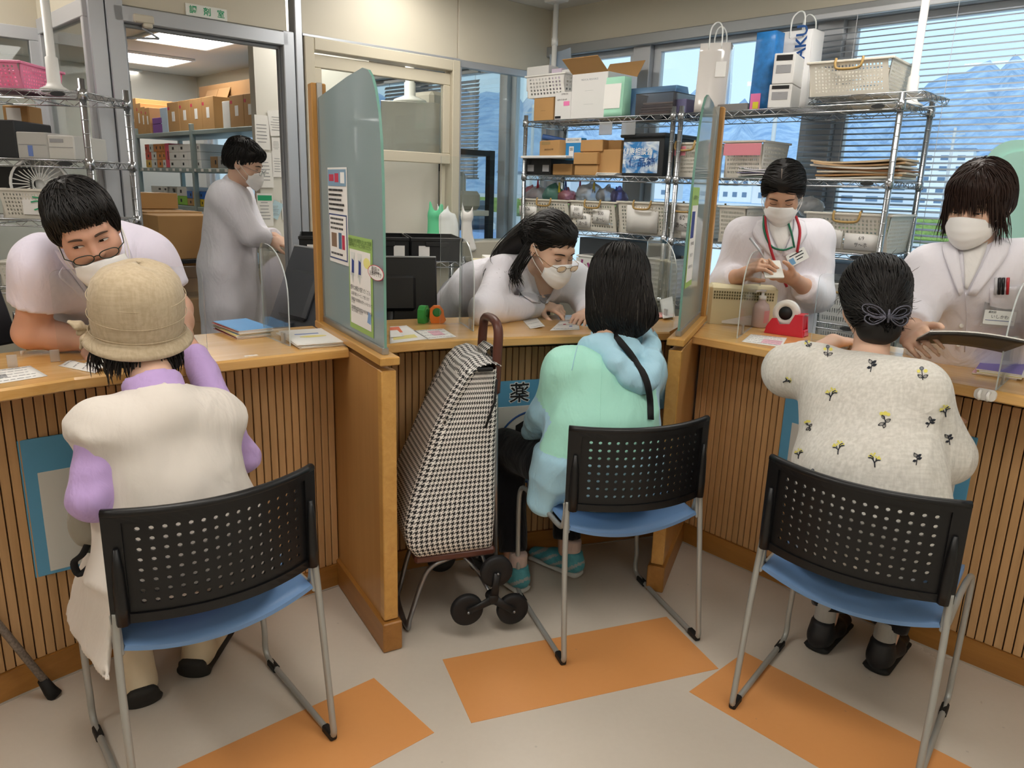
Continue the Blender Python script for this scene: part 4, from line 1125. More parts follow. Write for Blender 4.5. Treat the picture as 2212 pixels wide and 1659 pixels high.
    for ft,d in ((f1,nrm(fw-rt*.35)),(f2,nrm(V3(-.75,.62,0)))):
        ac=np.cross(d,up);q=Soft();q.slab(ft-d*.05+up*.0,ft+d*.06-up*.008,ac,.034,.038,.040,.030,.02);q.slab(ft+d*.06-up*.008,ft+d*.155-up*.02,ac,.041,.030,.030,.018,.02);q.cone(ft-d*.03,ft-d*.035+up*.05,.036,.035,.02,flat=True)
        sh=soft_obj('shoe',q,[ms,mg],t,.006,pick=lambda Cc: ((np.sin((Cc @ d)*110+(Cc[:,2])*160) > .45) & (Cc[:,2] < .075)).astype(int))
        q=Soft();q.slab(ft-d*.06-up*.040,ft+d*.16-up*.042,ac,.038,.013,.036,.010,.01);soft_obj('sole',q,mso,sh,.006)
        q=Soft();q.cone(ft-d*.025+up*.03,ft-d*.03+up*.10,.035,.034,.01,flat=True);soft_obj('sock',q,cloth_mat('pinkish sock','c9b3aa',.9),t,.008)
    # hair: shoulder length, grey parting
    H=Soft();H.frame(ho,M,1.0)
    H.ell((0,-.022,.036),(.098,.108,.098),.02);H.ell((0,-.045,-.04),(.102,.085,.09),.04);H.ell((.012,-.06,-.105),(.105,.06,.05),.04)
    H.ell((0,.03,-.03),(.095,.06,.075),.03);H.slab((.0,-.065,-.09),(.055,-.055,-.165),(1,0,0),.10,.042,.085,.022,.03);H.frame()
    H.disp=lambda P: .0025*wob(P*V3(1,1,.15),60,41)
    hr=soft_obj('hair',H,m_hair,t,.007)
    rs=np.random.RandomState(3);roots=scalp(ho,M,1.0,1100,-.06,.09,3,(.095,.105,.097),(0,-.02,.036))
    pt=hd(ho,M,1,.015,.02,.12);ax=np.array(M)
    def flow(P):
        q=(P-ho) @ ax;out=np.stack([q[:,0]*8,(q[:,1]-.03)*8,np.zeros(len(q))],-1)*np.clip(q[:,2:3]/.12,0,1);dn=np.stack([q[:,0]*.6+.25*np.clip(-.06-q[:,2],0,1)*8,np.zeros(len(q))-.1,-np.ones(len(q))],-1)
        return (out+dn) @ ax.T
    ps=strands(H,roots,flow,.30,.018,.002,.0025,seed=5,ends=rs.uniform(.75,1.1,len(roots)),jit=.12)
    grey=rs.uniform(size=len(ps)) < .10
    strand_obj('hair_strands',ps[~grey],.0023,m_hair,hr)
    strand_obj('grey_strands',ps[grey],.0014,hair_mat('grey strand','4d4843'),hr)
    b=MB();L=H.project(np.array([hd(ho,M,1,.012+.003*math.sin(k),.05-.016*k,.14) for k in range(6)]),.003);b.grid(np.stack([L-ax[:,0]*.0035,L+ax[:,0]*.0035],1),.001);b.build('parting',mat('scalp parting','9d8b7e',.7),hr,world=True)
    return t
customer_mint()

# ------------------------------------------------------------------ customer in the floral blouse
m_ink=mat('embroidery ink','20242e',.8);m_yel=mat('embroidery yellow','e2d86a',.8);m_grey=mat('embroidery grey','7a7f88',.8)
def motif(S,par,px,py,Y,kind,sz,rot=0,flip=1):
    p=V3(*at(px,py,Y));v=nrm(p-V3(0,0,CAMH));r_=nrm(np.array(_R)-v*np.dot(np.array(_R),v));u=np.cross(r_,v)
    ca,sa=math.cos(R(rot)),math.sin(R(rot))
    def W2(L):
        L=np.array(L,float)*sz;x=flip*(L[:,0]*ca-L[:,1]*sa);y=L[:,0]*sa+L[:,1]*ca
        P=p+x[:,None]*r_+y[:,None]*u;return S.cast(P-v*.25,v,.0012,.6)
    k=obj('embroidery',None,par)
    def line(L,w=.0011,m=m_ink,nm='stem'):
        b=MB();b.tube(W2(curve_pts([(*q,0) for q in L],3*len(L))[:,:2]),w,5);b.build(nm,m,k,world=True)
    def leaf(c,ang,l,w,fill,m=m_ink):
        c=np.array(c);a=R(ang);d=V3(math.cos(a),math.sin(a),0)[:2];n_=V3(-d[1],d[0],0)[:2]
        e1=[c+d*l*s_+n_*w*math.sin(math.pi*s_) for s_ in np.linspace(0,1,8)];e2=[c+d*l*s_-n_*w*math.sin(math.pi*s_) for s_ in np.linspace(0,1,8)]
        if fill:
            b=MB();b.grid(np.stack([W2(e1),W2((np.array(e1)+np.array(e2))/2),W2(e2)],1));b.build('leaf',m,k,world=True)
        else:
            b=MB();b.tube(W2(e1+e2[::-1]),.0008,5);b.tube(W2([c,c+d*l]),.0005,5);b.build('leaf',m,k,world=True)
    def dab(c,r0,m):
        b=MB();G=np.array([[(c[0]+q*r0*math.cos(a),c[1]+q*r0*math.sin(a)) for a in np.linspace(0,2*math.pi,10)] for q in (.05,1)]);b.grid(W2(G.reshape(-1,2)).reshape(2,10,3));b.build('petal',m,k,world=True)
    if kind == 'tree':
        line([(-.1,-1),(0,-.3),(.35,.25),(.75,.3)],.0016);line([(0,-.35),(-.35,0),(-.7,.05)],.0013);line([(.15,0),(.2,.4),(.6,.65)],.0013);line([(-.15,-.15),(-.25,.25)],.0011)
        for q in ((-.7,.25),(-.4,.3),(-.15,.5),(.15,.7),(.45,.85),(.7,.55),(.3,.45),(-.55,.5),(0,.95)): dab(q,.15,m_yel)
        for q in ((-.72,.05),(.8,.3),(.62,.62)): dab(q,.10,m_grey)
    elif kind == 'bud':
        line([(0,-1),(0,.5)],.0010);leaf((0,-.7),140,.8,.22,0);leaf((0,-.7),25,.85,.22,0);dab((0,.75),.26,m_grey);dab((-.45,.35),.25,m_yel);dab((.5,.3),.28,m_yel);line([(.26*math.cos(a),.75+.26*math.sin(a)) for a in np.linspace(0,6.28,9)],.0007)
    elif kind == 'leaf':
        line([(-.1,-1),(.05,-.2),(.1,.6)],.0011);leaf((0,-.3),195,.6,.2,1);leaf((.05,-.15),20,.75,.2,1);leaf((.08,.2),35,.75,.2,1);leaf((.05,.1),115,.8,.2,0)
    else:
        line([(.1,-1),(.05,-.2),(-.1,.4)],.0010);leaf((.05,-.5),200,.9,.2,0);leaf((.05,-.4),30,.75,.2,0);leaf((0,-.6),255,.6,.18,0);leaf((-.02,0),120,.6,.16,0);dab((-.35,.7),.26,m_yel);dab((.1,.75),.28,m_yel);dab((.45,.6),.24,m_yel)
def customer_floral():
    t=person('seated customer in white floral blouse with a dark bun, seen from behind',(1.03,1.98,0))
    fw=V3(.614,.789,0);rt=V3(.789,-.614,0);up=V3(0,0,1)
    sl,sr=V3(*at(1765,800,2.20)),V3(*at(1985,845,1.97));mid=(sl+sr)/2
    hip=V3(1.00,1.955,.53);waist=V3(.985,1.98,.72)
    ho=V3(*at(1885,650,2.22));M=pose(1885,650,196,6,3)
    elL=V3(*atz(1705,800,.93));wrL=V3(*atz(1800,738,.962));elR=V3(*at(2035,985,1.97));wrR=elR+fw*.22+up*.06-rt*.06
    nb=mid+up*.03+fw*.03
    S=Soft();head_prims(S,ho,M,.96);S.cone(nb,hd(ho,M,1,0,-.02,-.05),.05,.047,.03);trunk(S,sl,sr,waist,hip)
    arm(S,sl,elL,wrL);arm(S,sr,elR,wrR);hand(S,wrL,V3(.9,.4,0),up,-1,(20,20,22,25,28));hand(S,wrR,fw,up,1)
    f1=V3(*atz(1782,1362,.05));f2=V3(*atz(1910,1405,.05));kn1=hip+fw*.42-rt*.13-up*.02;kn2=hip+fw*.42+rt*.08-up*.02
    for h0,kn,ft in ((hip-rt*.09,kn1,f1),(hip+rt*.09,kn2,f2)): S.cone(h0,kn,.075,.052,.03);S.cone(kn,ft+up*.04,.05,.032,.02)
    soft_obj('body',S,m_skin,t,.010,[(ho-.13,ho+.13,.006)])
    K=Soft()
    for h0,kn,ft in ((hip-rt*.09,kn1,f1),(hip+rt*.09,kn2,f2)): K.cone(h0,kn,.088,.072,.03);K.cone(kn,ft+up*.078,.07,.056,.03,flat=True)
    K.disp=folds(.003,15,51);soft_obj('trousers',K,MATS['black trousers'],t,.012)
    for ft in (f1,f2):
        d=nrm(fw+rt*.1);ac=np.cross(d,up);q=Soft();q.slab(ft-d*.05,ft+d*.06-up*.008,ac,.036,.042,.042,.032,.02);q.slab(ft+d*.06-up*.008,ft+d*.16-up*.02,ac,.042,.032,.032,.02,.02);q.cone(ft-d*.03,ft-d*.032+up*.055,.038,.037,.02,flat=True)
        sh=soft_obj('shoe',q,mat('black leather','17171a',.5,bump=(200,.3,.001)),t,.007)
        q=Soft();q.slab(ft-d*.06-up*.038,ft+d*.17-up*.040,ac,.043,.014,.04,.012,.01);soft_obj('sole',q,mat('black rubber','0f0f10',.7),sh,.007)
        q=Soft();q.cone(ft-d*.02+up*.04,ft-d*.02+up*.12,.034,.033,.01,flat=True);soft_obj('sock',q,cloth_mat('grey sock','a3a39f',.9),t,.009)
    B=Soft();trunk(B,sl,sr,waist,hip+up*.10,.022,w=(.98,.90,1.05),d=(.095,.108,.128))
    B.slab(waist,hip+up*.02,rt,.175,.135,.205,.155,.05);B.slab(hip+up*.02,hip-up*.02,rt,.205,.155,.21,.155,.03,flat=True)
    B.cone(sl,(sl+elL)/2,.072,.078,.04);B.cone((sl+elL)/2,elL,.078,.080,.03);B.cone(elL,elL*.68+wrL*.32,.078,.062,.02);B.cone(elL*.68+wrL*.32,elL*.55+wrL*.45,.05,.042,.012,flat=True)
    B.cone(sr,elR,.068,.080,.04);B.cone(elR,elR*.7+wrR*.3,.078,.06,.02);B.cone(elR*.7+wrR*.3,elR*.6+wrR*.4,.048,.043,.01,flat=True)
    B.disp=lambda P: .006*(np.abs(wob(P*V3(1,1,.7),10,61))**.8*1.6-.55)+.004*wob(P,6,63)+.0008*wob(P,36,62)
    mb_=cloth_mat('white linen','e4e1da',.9,9,.28,1,'d3d0c8')
    bl=soft_obj('blouse',B,mb_,t,.008)
    kinds=[(1788,758,2.1,'bud',.017,0,1),(1882,788,2.05,'leaf',.019,0,1),(1992,806,1.95,'bud',.017,5,1),(1795,852,2.05,'tree',.018,-5,1),(1911,905,2.0,'spray',.020,0,1),(2042,888,1.95,'tree',.015,10,1),(2009,911,1.95,'leaf',.016,-20,1),
             (2049,948,1.95,'leaf',.016,15,1),(1811,967,2.0,'tree',.018,0,1),(1889,994,1.95,'tree',.018,5,-1),(1980,990,1.95,'leaf',.017,0,1),(1746,918,2.1,'spray',.014,20,1),(1725,980,2.1,'tree',.014,0,1),(1756,1024,2.05,'bud',.014,0,1),(1700,822,2.2,'tree',.012,-60,1),(1745,742,2.2,'bud',.012,30,1)]
    for q in kinds: motif(B,bl,*q)
    # hair: pulled back with a bun and a butterfly clip
    H=Soft();H.frame(ho,M,1.0);H.ell((0,-.018,.038),(.092,.108,.095),.02);H.ell((0,-.055,-.035),(.082,.07,.06),.04);H.ell((-.002,-.085,-.092),(.058,.048,.042),.03);H.frame()
    H.disp=lambda P: .0022*wob(P*V3(1,1,.3),55,71)
    hr=soft_obj('hair',H,m_hair,t,.006);ax=np.array(M);rs=np.random.RandomState(8)
    roots=scalp(ho,M,1.0,750,-.04,.085,9,(.09,.106,.094),(0,-.018,.038));tgt=hd(ho,M,1,0,-.11,-.06)
    ps=strands(H,roots,lambda P: (tgt-P)*8+np.array(ax[:,1])*-.3,.17,.017,.002,.002,seed=6,ends=rs.uniform(.7,1.0,len(roots)),jit=.14)
    strand_obj('hair_strands',ps,.0022,m_hair,hr)
    # flyaway wisps
    W0=[]
    for k in range(70):
        r0=H.project(hd(ho,M,1,*(nrm(rs.normal(size=3)*V3(1,.6,1)+V3(.3,-.3,-.2))*.1)),.001);out=nrm(r0-ho)
        d=nrm(rs.normal(size=3)+out*.7-up*.6);W0.append([r0+d*.03*q+rs.normal(size=3)*.001 for q in np.linspace(0,1,5)])
    strand_obj('wisps',np.array(W0),.0007,m_hairb,hr)
    b=MB();L=H.project(np.array([hd(ho,M,1,.1*math.sin(a),.02,.04+.1*math.cos(a)) for a in np.linspace(-1.5,1.5,17)]),.002);b.tube(L,.003,6);b.build('headband',mat('black headband','0e0e10',.4),t,world=True)
    # clip
    ck=obj('butterfly_clip',None,t);mc=mat('jet beads','62626e',.15,.8,bump=(420,.9,.002));cc=hd(ho,M,1,-.0,-.150,-.058)
    for s in (-1,1):
        for pts in ([(0.004,0),(.022,.022),(.046,.032),(.062,.028),(.058,.012),(.03,-.002)],[(.004,-.002),(.026,-.006),(.050,.002),(.055,-.012),(.036,-.024),(.014,-.014)]):
            L=[cc+ax[:,0]*s*x+ax[:,2]*z-ax[:,1]*(.004-x*.35) for x,z in pts];b=MB();b.tube(curve_pts(L+[L[0]],24),.0026,6);b.build('wing',mc,ck,world=True)
            cen=np.mean(L,0);b=MB();b.tube(curve_pts([L[0]]+[cen+(q-cen)*.55 for q in L]+[L[0]],20),.0016,6);b.build('beadwork',mc,ck,world=True)
    b=MB();b.tube([cc+ax[:,2]*.018-ax[:,1]*.006,cc-ax[:,1]*.008,cc-ax[:,2]*.018-ax[:,1]*.004],[.003,.005,.003],8);b.build('clip_body',mc,ck,world=True)
    return t
customer_floral()
# ------------------------------------------------------------------ pharmacy staff
m_coat=cloth_mat('white coat','ebe8f0',.8,8,.28);m_tunic=cloth_mat('white tunic lilac tint','e6dff0',.8,8,.25)
m_tee=cloth_mat('white tee','e9e6e4',.85,9,.15)
up=V3(0,0,1)
def fringe(H,ho,M,sc,mhair,par,roots_l,length,flow,n,r=.002,seed=0,spread=.008,lift=.002):
    rs=np.random.RandomState(seed);R0=np.array([hd(ho,M,sc,*(np.array(roots_l[rs.randint(len(roots_l))])+rs.normal(size=3)*spread)) for _ in range(n)])
    ps=strands(H,R0,flow,length,length/9,r,lift,seed=seed,ends=rs.uniform(.7,1.1,n),jit=.10);return strand_obj('fringe',ps,r,mhair,par)
def staff_man():
    t=person('male pharmacist in short-sleeved white tunic leaning over the counter, glasses low on nose',(-1.4,2.55,0))
    ho=V3(*at(186,494,2.08));M=pose(186,494,6,27,-17);sc=.96;ax=np.array(M)
    sA,sB=V3(*at(98,574,2.17)),V3(*at(316,566,2.40));mid=(sA+sB)/2
    waist=V3(-1.40,2.62,1.02);hip=V3(-1.47,2.78,.86)
    elA=V3(-1.425,2.185,.992);wrA=V3(*atz(200,737,.965));elB=V3(*at(384,668,2.42));wrB=V3(*atz(392,728,.968))
    nb=mid+up*.02+V3(.02,-.05,0)
    S=Soft();head_prims(S,ho,M,sc,jaw=1.08);S.cone(nb,hd(ho,M,sc,0,-.02,-.05),.062,.06,.03);trunk(S,sA,sB,waist,hip)
    arm(S,sA,elA,wrA,(.052,.045,.031));arm(S,sB,elB,wrB,(.052,.044,.03))
    hand(S,wrA,V3(*atz(268,760,.952))-wrA,up,1,(15,22,22,25,28),5,1.08);hand(S,wrB,V3(*atz(362,762,.95))-wrB,up,-1,(15,22,24,26,28),5,1.08)
    for s in (-1,1): S.cone(hip+V3(.1,.08,0)*s,hip+V3(.1,.08,-.5)*s+V3(0,0,-.4+.4*s),.08,.06,.04)
    soft_obj('body',S,m_skin2,t,.011,[(ho-.16,ho+.16,.0042),(wrA-.06,wrA+.16,.005),(wrB-.14,wrB+.05,.005)])
    face(S,ho,M,sc,t,(.006,-.0005),.85,mat('thick eyebrow','5a463b',.9),wbrow=.018,hb=.0032)
    face_mask(ho,M,sc,t,-.044,.0,1.0,0)
    glasses(ho,M,sc,t,mat('dark green spectacle frame','27332e',.3,.4),-.026,.120,.0255,.0135,0,.0015)
    T_=Soft();trunk(T_,sA,sB,waist,hip,.030,w=(1.0,.95,1.0),d=(.10,.12,.13))
    T_.slab(mid-nrm(mid-waist)*.02,(mid+waist)/2,sB-sA,.178,.122,.17,.13,.05)
    T_.cone(sA,sA*.42+elA*.58,.074,.072,.05,flat=True);T_.cone(sB,sB*.35+elB*.65,.080,.074,.05,flat=True)
    T_.cone(nb-up*.03,nb+nrm(ho-nb)*.035,.075,.078,.03)
    T_.disp=lambda P: .006*(np.abs(wob(P*V3(1,1,.8),11,81))**.8*1.6-.55)+.003*wob(P,6,83)+.001*wob(P,34,82)
    tu=soft_obj('tunic',T_,m_tunic,t,.009)
    Y=2.25
    px_patch(T_,[(150,556),(165,585),(196,648)],[(262,545),(245,590),(198,650)],Y,.004,.002,'undershirt',m_tee,tu)
    px_patch(T_,[(118,540),(136,570),(170,612),(200,655)],[(150,545),(158,575),(180,610),(204,655)],Y,.009,.004,'lapel',m_tunic,tu)
    px_patch(T_,[(136,575),(128,598),(165,632),(198,668)],[(136,575),(150,588),(176,622),(202,658)],Y,.010,.004,'lapel',m_tunic,tu)
    px_patch(T_,[(262,500),(282,545),(286,560)],[(244,520),(250,560),(238,590)],Y,.009,.004,'lapel',m_tunic,tu)
    px_patch(T_,[(286,560),(279,575),(240,620)],[(252,570),(242,590),(215,630)],Y,.010,.004,'lapel',m_tunic,tu)
    H=Soft();H.frame(ho,M,sc);H.ell((0,-.022,.046),(.0875,.098,.094),.02);H.ell((0,-.05,.0),(.083,.065,.065),.03);H.ell((0,.045,.078),(.066,.042,.032),.03)
    for s in (-1,1): H.ell((s*.072,.02,.025),(.016,.022,.04),.02)
    H.frame();H.disp=lambda P: .0018*wob(P,60,91)
    hr=soft_obj('hair',H,m_hair,t,.006)
    cw=hd(ho,M,sc,-.01,-.03,.145);rs=np.random.RandomState(1)
    def flow(P):
        q=(P-ho) @ ax/sc;d=np.stack([q[:,0]*5-.1,(q[:,1]+.05)*5,-np.clip(.10-q[:,2],0,1)*9-.2],-1);return d @ ax.T
    roots=scalp(ho,M,sc,900,.0,.08,2,(.086,.098,.093),(0,-.022,.046))
    strand_obj('hair_strands',strands(H,roots,flow,.10,.012,.002,.002,seed=2,jit=.12,ends=rs.uniform(.6,1.05,900)),.0021,m_hair,hr)
    # straight fringe falling over the forehead
    P=[]
    for k in range(230):
        u=rs.uniform(-1,1);r0=hd(ho,M,sc,u*.066,.072+rs.uniform(-.02,.012)-.03*u*u,.098-.012*u*u);r0=H.project(r0,.001);l=rs.uniform(.035,.060)*(1.1-.25*abs(u-.3));d0=ax[:,1]*.55-ax[:,2]*.85+ax[:,0]*(u*.18+rs.normal()*.12)
        pts=[r0+ax[:,1]*.004]
        for q in range(5): d0=nrm(d0-ax[:,2]*.22-ax[:,1]*.12);pts.append(pts[-1]+d0*l*sc/5)
        P.append(pts)
    strand_obj('fringe',np.array(P),.0021,m_hair,hr)
    return t
staff_man()
def staff_middle():
    t=person('pharmacist with dark ponytail and glasses pointing at a paper on the counter',(.05,3.55,0))
    ho=V3(*at(1190,535,3.06));M=pose(1190,535,44,30,-2);sc=1.03;ax=np.array(M)
    sA,sB=V3(*at(1090,592,3.13)),V3(*at(1240,605,3.28));mid=(sA+sB)/2
    waist=V3(-.05,3.50,1.0);hip=V3(-.12,3.72,.93)
    elA=V3(*atz(1045,672,.985));wrA=V3(*atz(1172,661,.975));elB=V3(*at(1262,650,3.22));wrB=V3(*atz(1270,678,.962))
    nb=mid+up*.035+V3(.0,-.03,0)
    S=Soft();head_prims(S,ho,M,sc,jaw=.94);S.cone(nb,hd(ho,M,sc,0,-.02,-.055),.046,.044,.03);trunk(S,sA,sB,waist,hip)
    S.slab(nb-up*.02,mid*.75+waist*.25+V3(0,-.05,-.02),sB-sA,.07,.05,.09,.05,.04)
    arm(S,sA,elA,wrA,(.042,.036,.024));arm(S,sB,elB,wrB,(.042,.036,.024))
    hand(S,wrA,V3(*atz(1236,676,.965))-wrA+V3(0,0,.01),up+V3(0,-.2,0),1,(28,20,46,52,55),3,.95);hand(S,wrB,V3(-.3,-.6,0),up,-1,(20,25,25,28,30),4,.95)
    soft_obj('body',S,m_skin,t,.010,[(ho-.15,ho+.15,.0045),(wrA-.04,wrA+.16,.0042)])
    face(S,ho,M,sc,t,(0,-.002),.28,mat('thin eyebrow','3b2d27',.9),wbrow=.019,hb=.0025)
    face_mask(ho,M,sc,t,-.008,.002,.95)
    glasses(ho,M,sc,t,mat('gold spectacle frame','9a7c58',.25,.9),-.022,.124,.021,.013,0,.0011)
    C=Soft();trunk(C,sA,sB,waist,hip,.022,w=(.95,.95,1.1),d=(.092,.115,.13));C.cone(sA,elA,.066,.060,.04);C.cone(elA,wrA*.93+elA*.07,.058,.044,.02,flat=True);C.cone(sB,elB,.064,.056,.04);C.cone(elB,wrB,.054,.042,.02,flat=True)
    C.cone(nb-up*.03+V3(0,.04,0),nb+up*.005+V3(0,.03,0),.066,.058,.03)
    C.slab(waist+V3(-.1,-.1,-.0),hip+V3(-.12,0,-.1),sB-sA,.16,.12,.20,.14,.05)
    C.disp=crease(.0060,13,101,(1,1,.9),.001)
    co=soft_obj('lab_coat',C,m_coat,t,.0085);Y=3.15
    px_patch(C,[(1152,588),(1160,620),(1172,648)],[(1196,600),(1196,625),(1180,650)],Y,.004,.002,'neckline_skin',m_skin,co)
    px_patch(C,[(1158,640),(1166,648),(1174,655)],[(1196,634),(1190,645),(1180,655)],Y,.006,.002,'inner_top',cloth_mat('grey inner top','8f8a8c',.9),co)
    px_patch(C,[(1138,580),(1148,612),(1168,655)],[(1120,590),(1122,628),(1150,652)],Y,.008,.004,'lapel',m_coat,co)
    px_patch(C,[(1204,598),(1196,625),(1178,656)],[(1216,608),(1212,634),(1196,652)],Y,.008,.004,'lapel',m_coat,co)
    H=Soft();H.frame(ho,M,sc);H.ell((0,-.022,.042),(.087,.102,.093),.02);H.ell((0,-.06,-.0),(.078,.06,.065),.03);H.ell((0,.03,.082),(.062,.05,.03),.03);H.frame()
    # ponytail over the shoulder
    tail=curve_pts([hd(ho,M,sc,.03,-.10,.02),at(1118,520,3.18),at(1085,555,3.20),at(1072,590,3.12),at(1082,612,3.05)],9)
    for a,b_,r0,r1 in zip(tail,tail[1:],(.045,.046,.044,.040,.034,.028,.022,.016),(.046,.044,.040,.034,.028,.022,.016,.008)): H.cone(a,b_,r0,r1,.02)
    H.disp=lambda P: .0022*wob(P*V3(1,1,.4),50,111)
    hr=soft_obj('hair',H,m_hair,t,.006);rs=np.random.RandomState(2)
    roots=scalp(ho,M,sc,650,-.01,.075,12,(.086,.10,.092),(0,-.022,.042));tg=tail[0]
    strand_obj('hair_strands',strands(H,roots,lambda P: (tg-P)*6,.13,.014,.002,.002,seed=3,ends=rs.uniform(.6,1.0,650),jit=.1),.0019,m_hair,hr)
    P=[]
    tl=np.array(tail)
    for k in range(240):
        o=rs.normal(size=3)*V3(.022,.018,.022);e=rs.normal(size=3)*.022;P.append([q+o*(1-.3*i/8)+e*(i/8)**2 for i,q in enumerate(tl)])
    strand_obj('ponytail_strands',np.array(P),.0019,m_hair,hr)
    # lock in front of the shoulder
    P=[];lk=curve_pts([hd(ho,M,sc,.075,-.03,-.01),at(1128,560,3.02),at(1112,590,2.98),at(1118,612,2.98)],9)
    for k in range(90): o=rs.normal(size=3)*.010;e=rs.normal(size=3)*.012;P.append([q+o+e*(i/8)**2 for i,q in enumerate(lk)])
    strand_obj('ponytail_strands',np.array(P),.0017,m_hair,hr)
    return t
staff_middle()
def staff_writing():
    t=person('pharmacist standing in white coat writing notes, red and green lanyards round her neck',(1.12,3.33,0))
    ho=V3(*at(1691,414,3.22));M=pose(1691,414,-2,36,2);sc=.92;ax=np.array(M)
    sA,sB=V3(*at(1608,512,3.27)),V3(*at(1762,512,3.27));mid=(sA+sB)/2
    waist=mid+V3(.0,.06,-.33);hip=mid+V3(.01,.07,-.52)
    elA=V3(*at(1566,612,3.24));wrA=V3(*at(1612,590,3.07));elB=V3(*at(1766,640,3.20));wrB=V3(*at(1710,600,3.05))
    nb=mid+up*.045
    S=Soft();head_prims(S,ho,M,sc,jaw=.95);S.cone(nb,hd(ho,M,sc,0,-.02,-.05),.047,.045,.03);trunk(S,sA,sB,waist,hip)
    arm(S,sA,elA,wrA,(.044,.038,.026));arm(S,sB,elB,wrB,(.044,.038,.026))
    hand(S,wrA,V3(*at(1655,560,2.98))-wrA,V3(-.3,-.5,.8),1,(35,38,42,45,48),2,.95);hand(S,wrB,V3(*at(1655,590,3.0))-wrB,V3(.1,-.5,-.8),1,(15,18,18,20,22),4,.95)
    soft_obj('body',S,m_skin3,t,.010,[(ho-.15,ho+.15,.0048),(wrA-.03,wrA+.12,.0045),(wrB-.14,wrB+.04,.0045)])
    face(S,ho,M,sc,t,(0,-.003),.22,mat('thin eyebrow','3b2d27',.9),wbrow=.019,hb=.0026)
    face_mask(ho,M,sc,t,-.004,.0,.98)
    C=Soft();trunk(C,sA,sB,waist,hip,.026,w=(1.0,.98,1.05),d=(.098,.115,.13));C.slab(hip,hip-up*.42,sB-sA,.19,.14,.21,.15,.04,flat=True)
    C.cone(sA,elA,.070,.070,.04);C.cone(elA,elA*.45+wrA*.55,.070,.056,.02,flat=True);C.cone(sB,elB,.070,.070,.04);C.cone(elB,elB*.45+wrB*.55,.070,.056,.02,flat=True)
    C.cone(nb-up*.03+V3(0,.02,0),nb+up*.008+V3(0,.015,0),.066,.062,.03)
    C.disp=crease(.0065,12,121,(1,1,.7),.001)
    co=soft_obj('lab_coat',C,m_coat,t,.0085);Y=3.15
    px_patch(C,[(1660,472),(1664,500),(1684,545)],[(1712,472),(1708,505),(1688,548)],Y,.004,.002,'undershirt',m_tee,co)
    px_patch(C,[(1655,470),(1660,500),(1682,552)],[(1634,478),(1628,510),(1668,556)],Y,.008,.004,'lapel',m_coat,co)
    px_patch(C,[(1716,470),(1712,502),(1690,552)],[(1738,478),(1742,510),(1706,556)],Y,.008,.004,'lapel',m_coat,co)
    # lanyards, badge
    mr=mat('red lanyard','b82a38',.6);mgn=mat('green lanyard','1f6f52',.6)
    for A,m_,w_ in (([(1652,468),(1656,500),(1670,555),(1686,590),(1700,620)],mr,.0055),([(1720,468),(1728,500),(1722,545)],mr,.0055),([(1650,466),(1650,495),(1664,530),(1690,540),(1712,534)],mgn,.004),([(1702,478),(1710,505),(1716,535)],mgn,.004)):
        px_line(C,A,Y,.012,w_,'lanyard',m_,t)
    pb=onpx(C,[(1722,555)],Y,.016)[0];bd=obj('name_badge',None,t);Mb=frame3(pb,nrm(np.array(_R)*.85+np.array(_U)*.45),nrm(np.array(_U)*.85-np.array(_R)*.45))
    b=MB();b.prism(rounded(.085,.05,.004),0,.002,Mb);b.build('card',mat('badge card','e9ebe8',.4),bd,world=True)
    b=MB()
    for y,x0,x1 in ((.014,-.03,.03),(.002,-.008,.03),(-.010,-.008,.02)): b.prism([(x0,y-.002),(x1,y-.002),(x1,y+.002),(x0,y+.002)],.002,.0026,Mb)
    b.build('printed_lines',m_ink,bd,world=True)['kind']='stuff'
    b=MB();b.prism(rounded(.022,.026,.001,cx=-.028,cy=-.008),.002,.0026,Mb);b.build('photo',mat('badge photo','6fa0c8',.5),bd,world=True)
    # notebook and pen held
    b=MB();p0=V3(*at(1668,583,2.99));Mn=frame3(p0,np.array(_R),V3(0,.75,.66));b.prism(rounded(.075,.09,.004),0,.006,Mn);o=b.build('notebook',mat('notebook paper','d9d9d2',.7),None);tag(o,'small white notebook in the hands of the writing pharmacist','notebook')
    b=MB();b.tube([at(1650,556,2.98),at(1641,541,2.99),at(1620,514,3.01)],[.002,.0045,.0045],8);o=b.build('pen',mat('pen barrel','c9ccd4',.3,.3),None);tag(o,'silver ballpoint pen in the hand of the writing pharmacist','pen')
    H=Soft();H.frame(ho,M,sc);H.ell((0,-.02,.042),(.086,.10,.092),.02);H.ell((0,-.05,-.0),(.082,.065,.065),.03);H.ell((0,.035,.082),(.060,.045,.028),.03);H.frame();H.disp=lambda P: .0014*wob(P,60,131)
    for s in (-1,1): H.frame(ho,M,sc);H.ell((s*.072,.015,.03),(.017,.03,.05),.02);H.frame()
    hr=soft_obj('hair',H,m_hair,t,.006);rs=np.random.RandomState(4)
    roots=scalp(ho,M,sc,650,-.01,.085,22,(.086,.10,.092),(0,-.02,.042))
    def flow(P):
        q=(P-ho) @ ax/sc;return np.stack([np.sign(q[:,0]-.012)*.8,-.5-q[:,1]*3,-np.clip(.11-q[:,2],0,1)*8],-1) @ ax.T
    strand_obj('hair_strands',strands(H,roots,flow,.13,.014,.002,.002,seed=7,ends=rs.uniform(.6,1.0,650),jit=.08),.0018,m_hair,hr)
    b=MB();L=H.project(np.array([hd(ho,M,sc,.012,.07-.014*k,.125-.002*k) for k in range(5)]),.003);b.grid(np.stack([L-ax[:,0]*.0009,L+ax[:,0]*.0009],1),.0006);b.build('parting',mat('scalp parting','9d8b7e',.7),hr,world=True)
    return t
staff_writing()
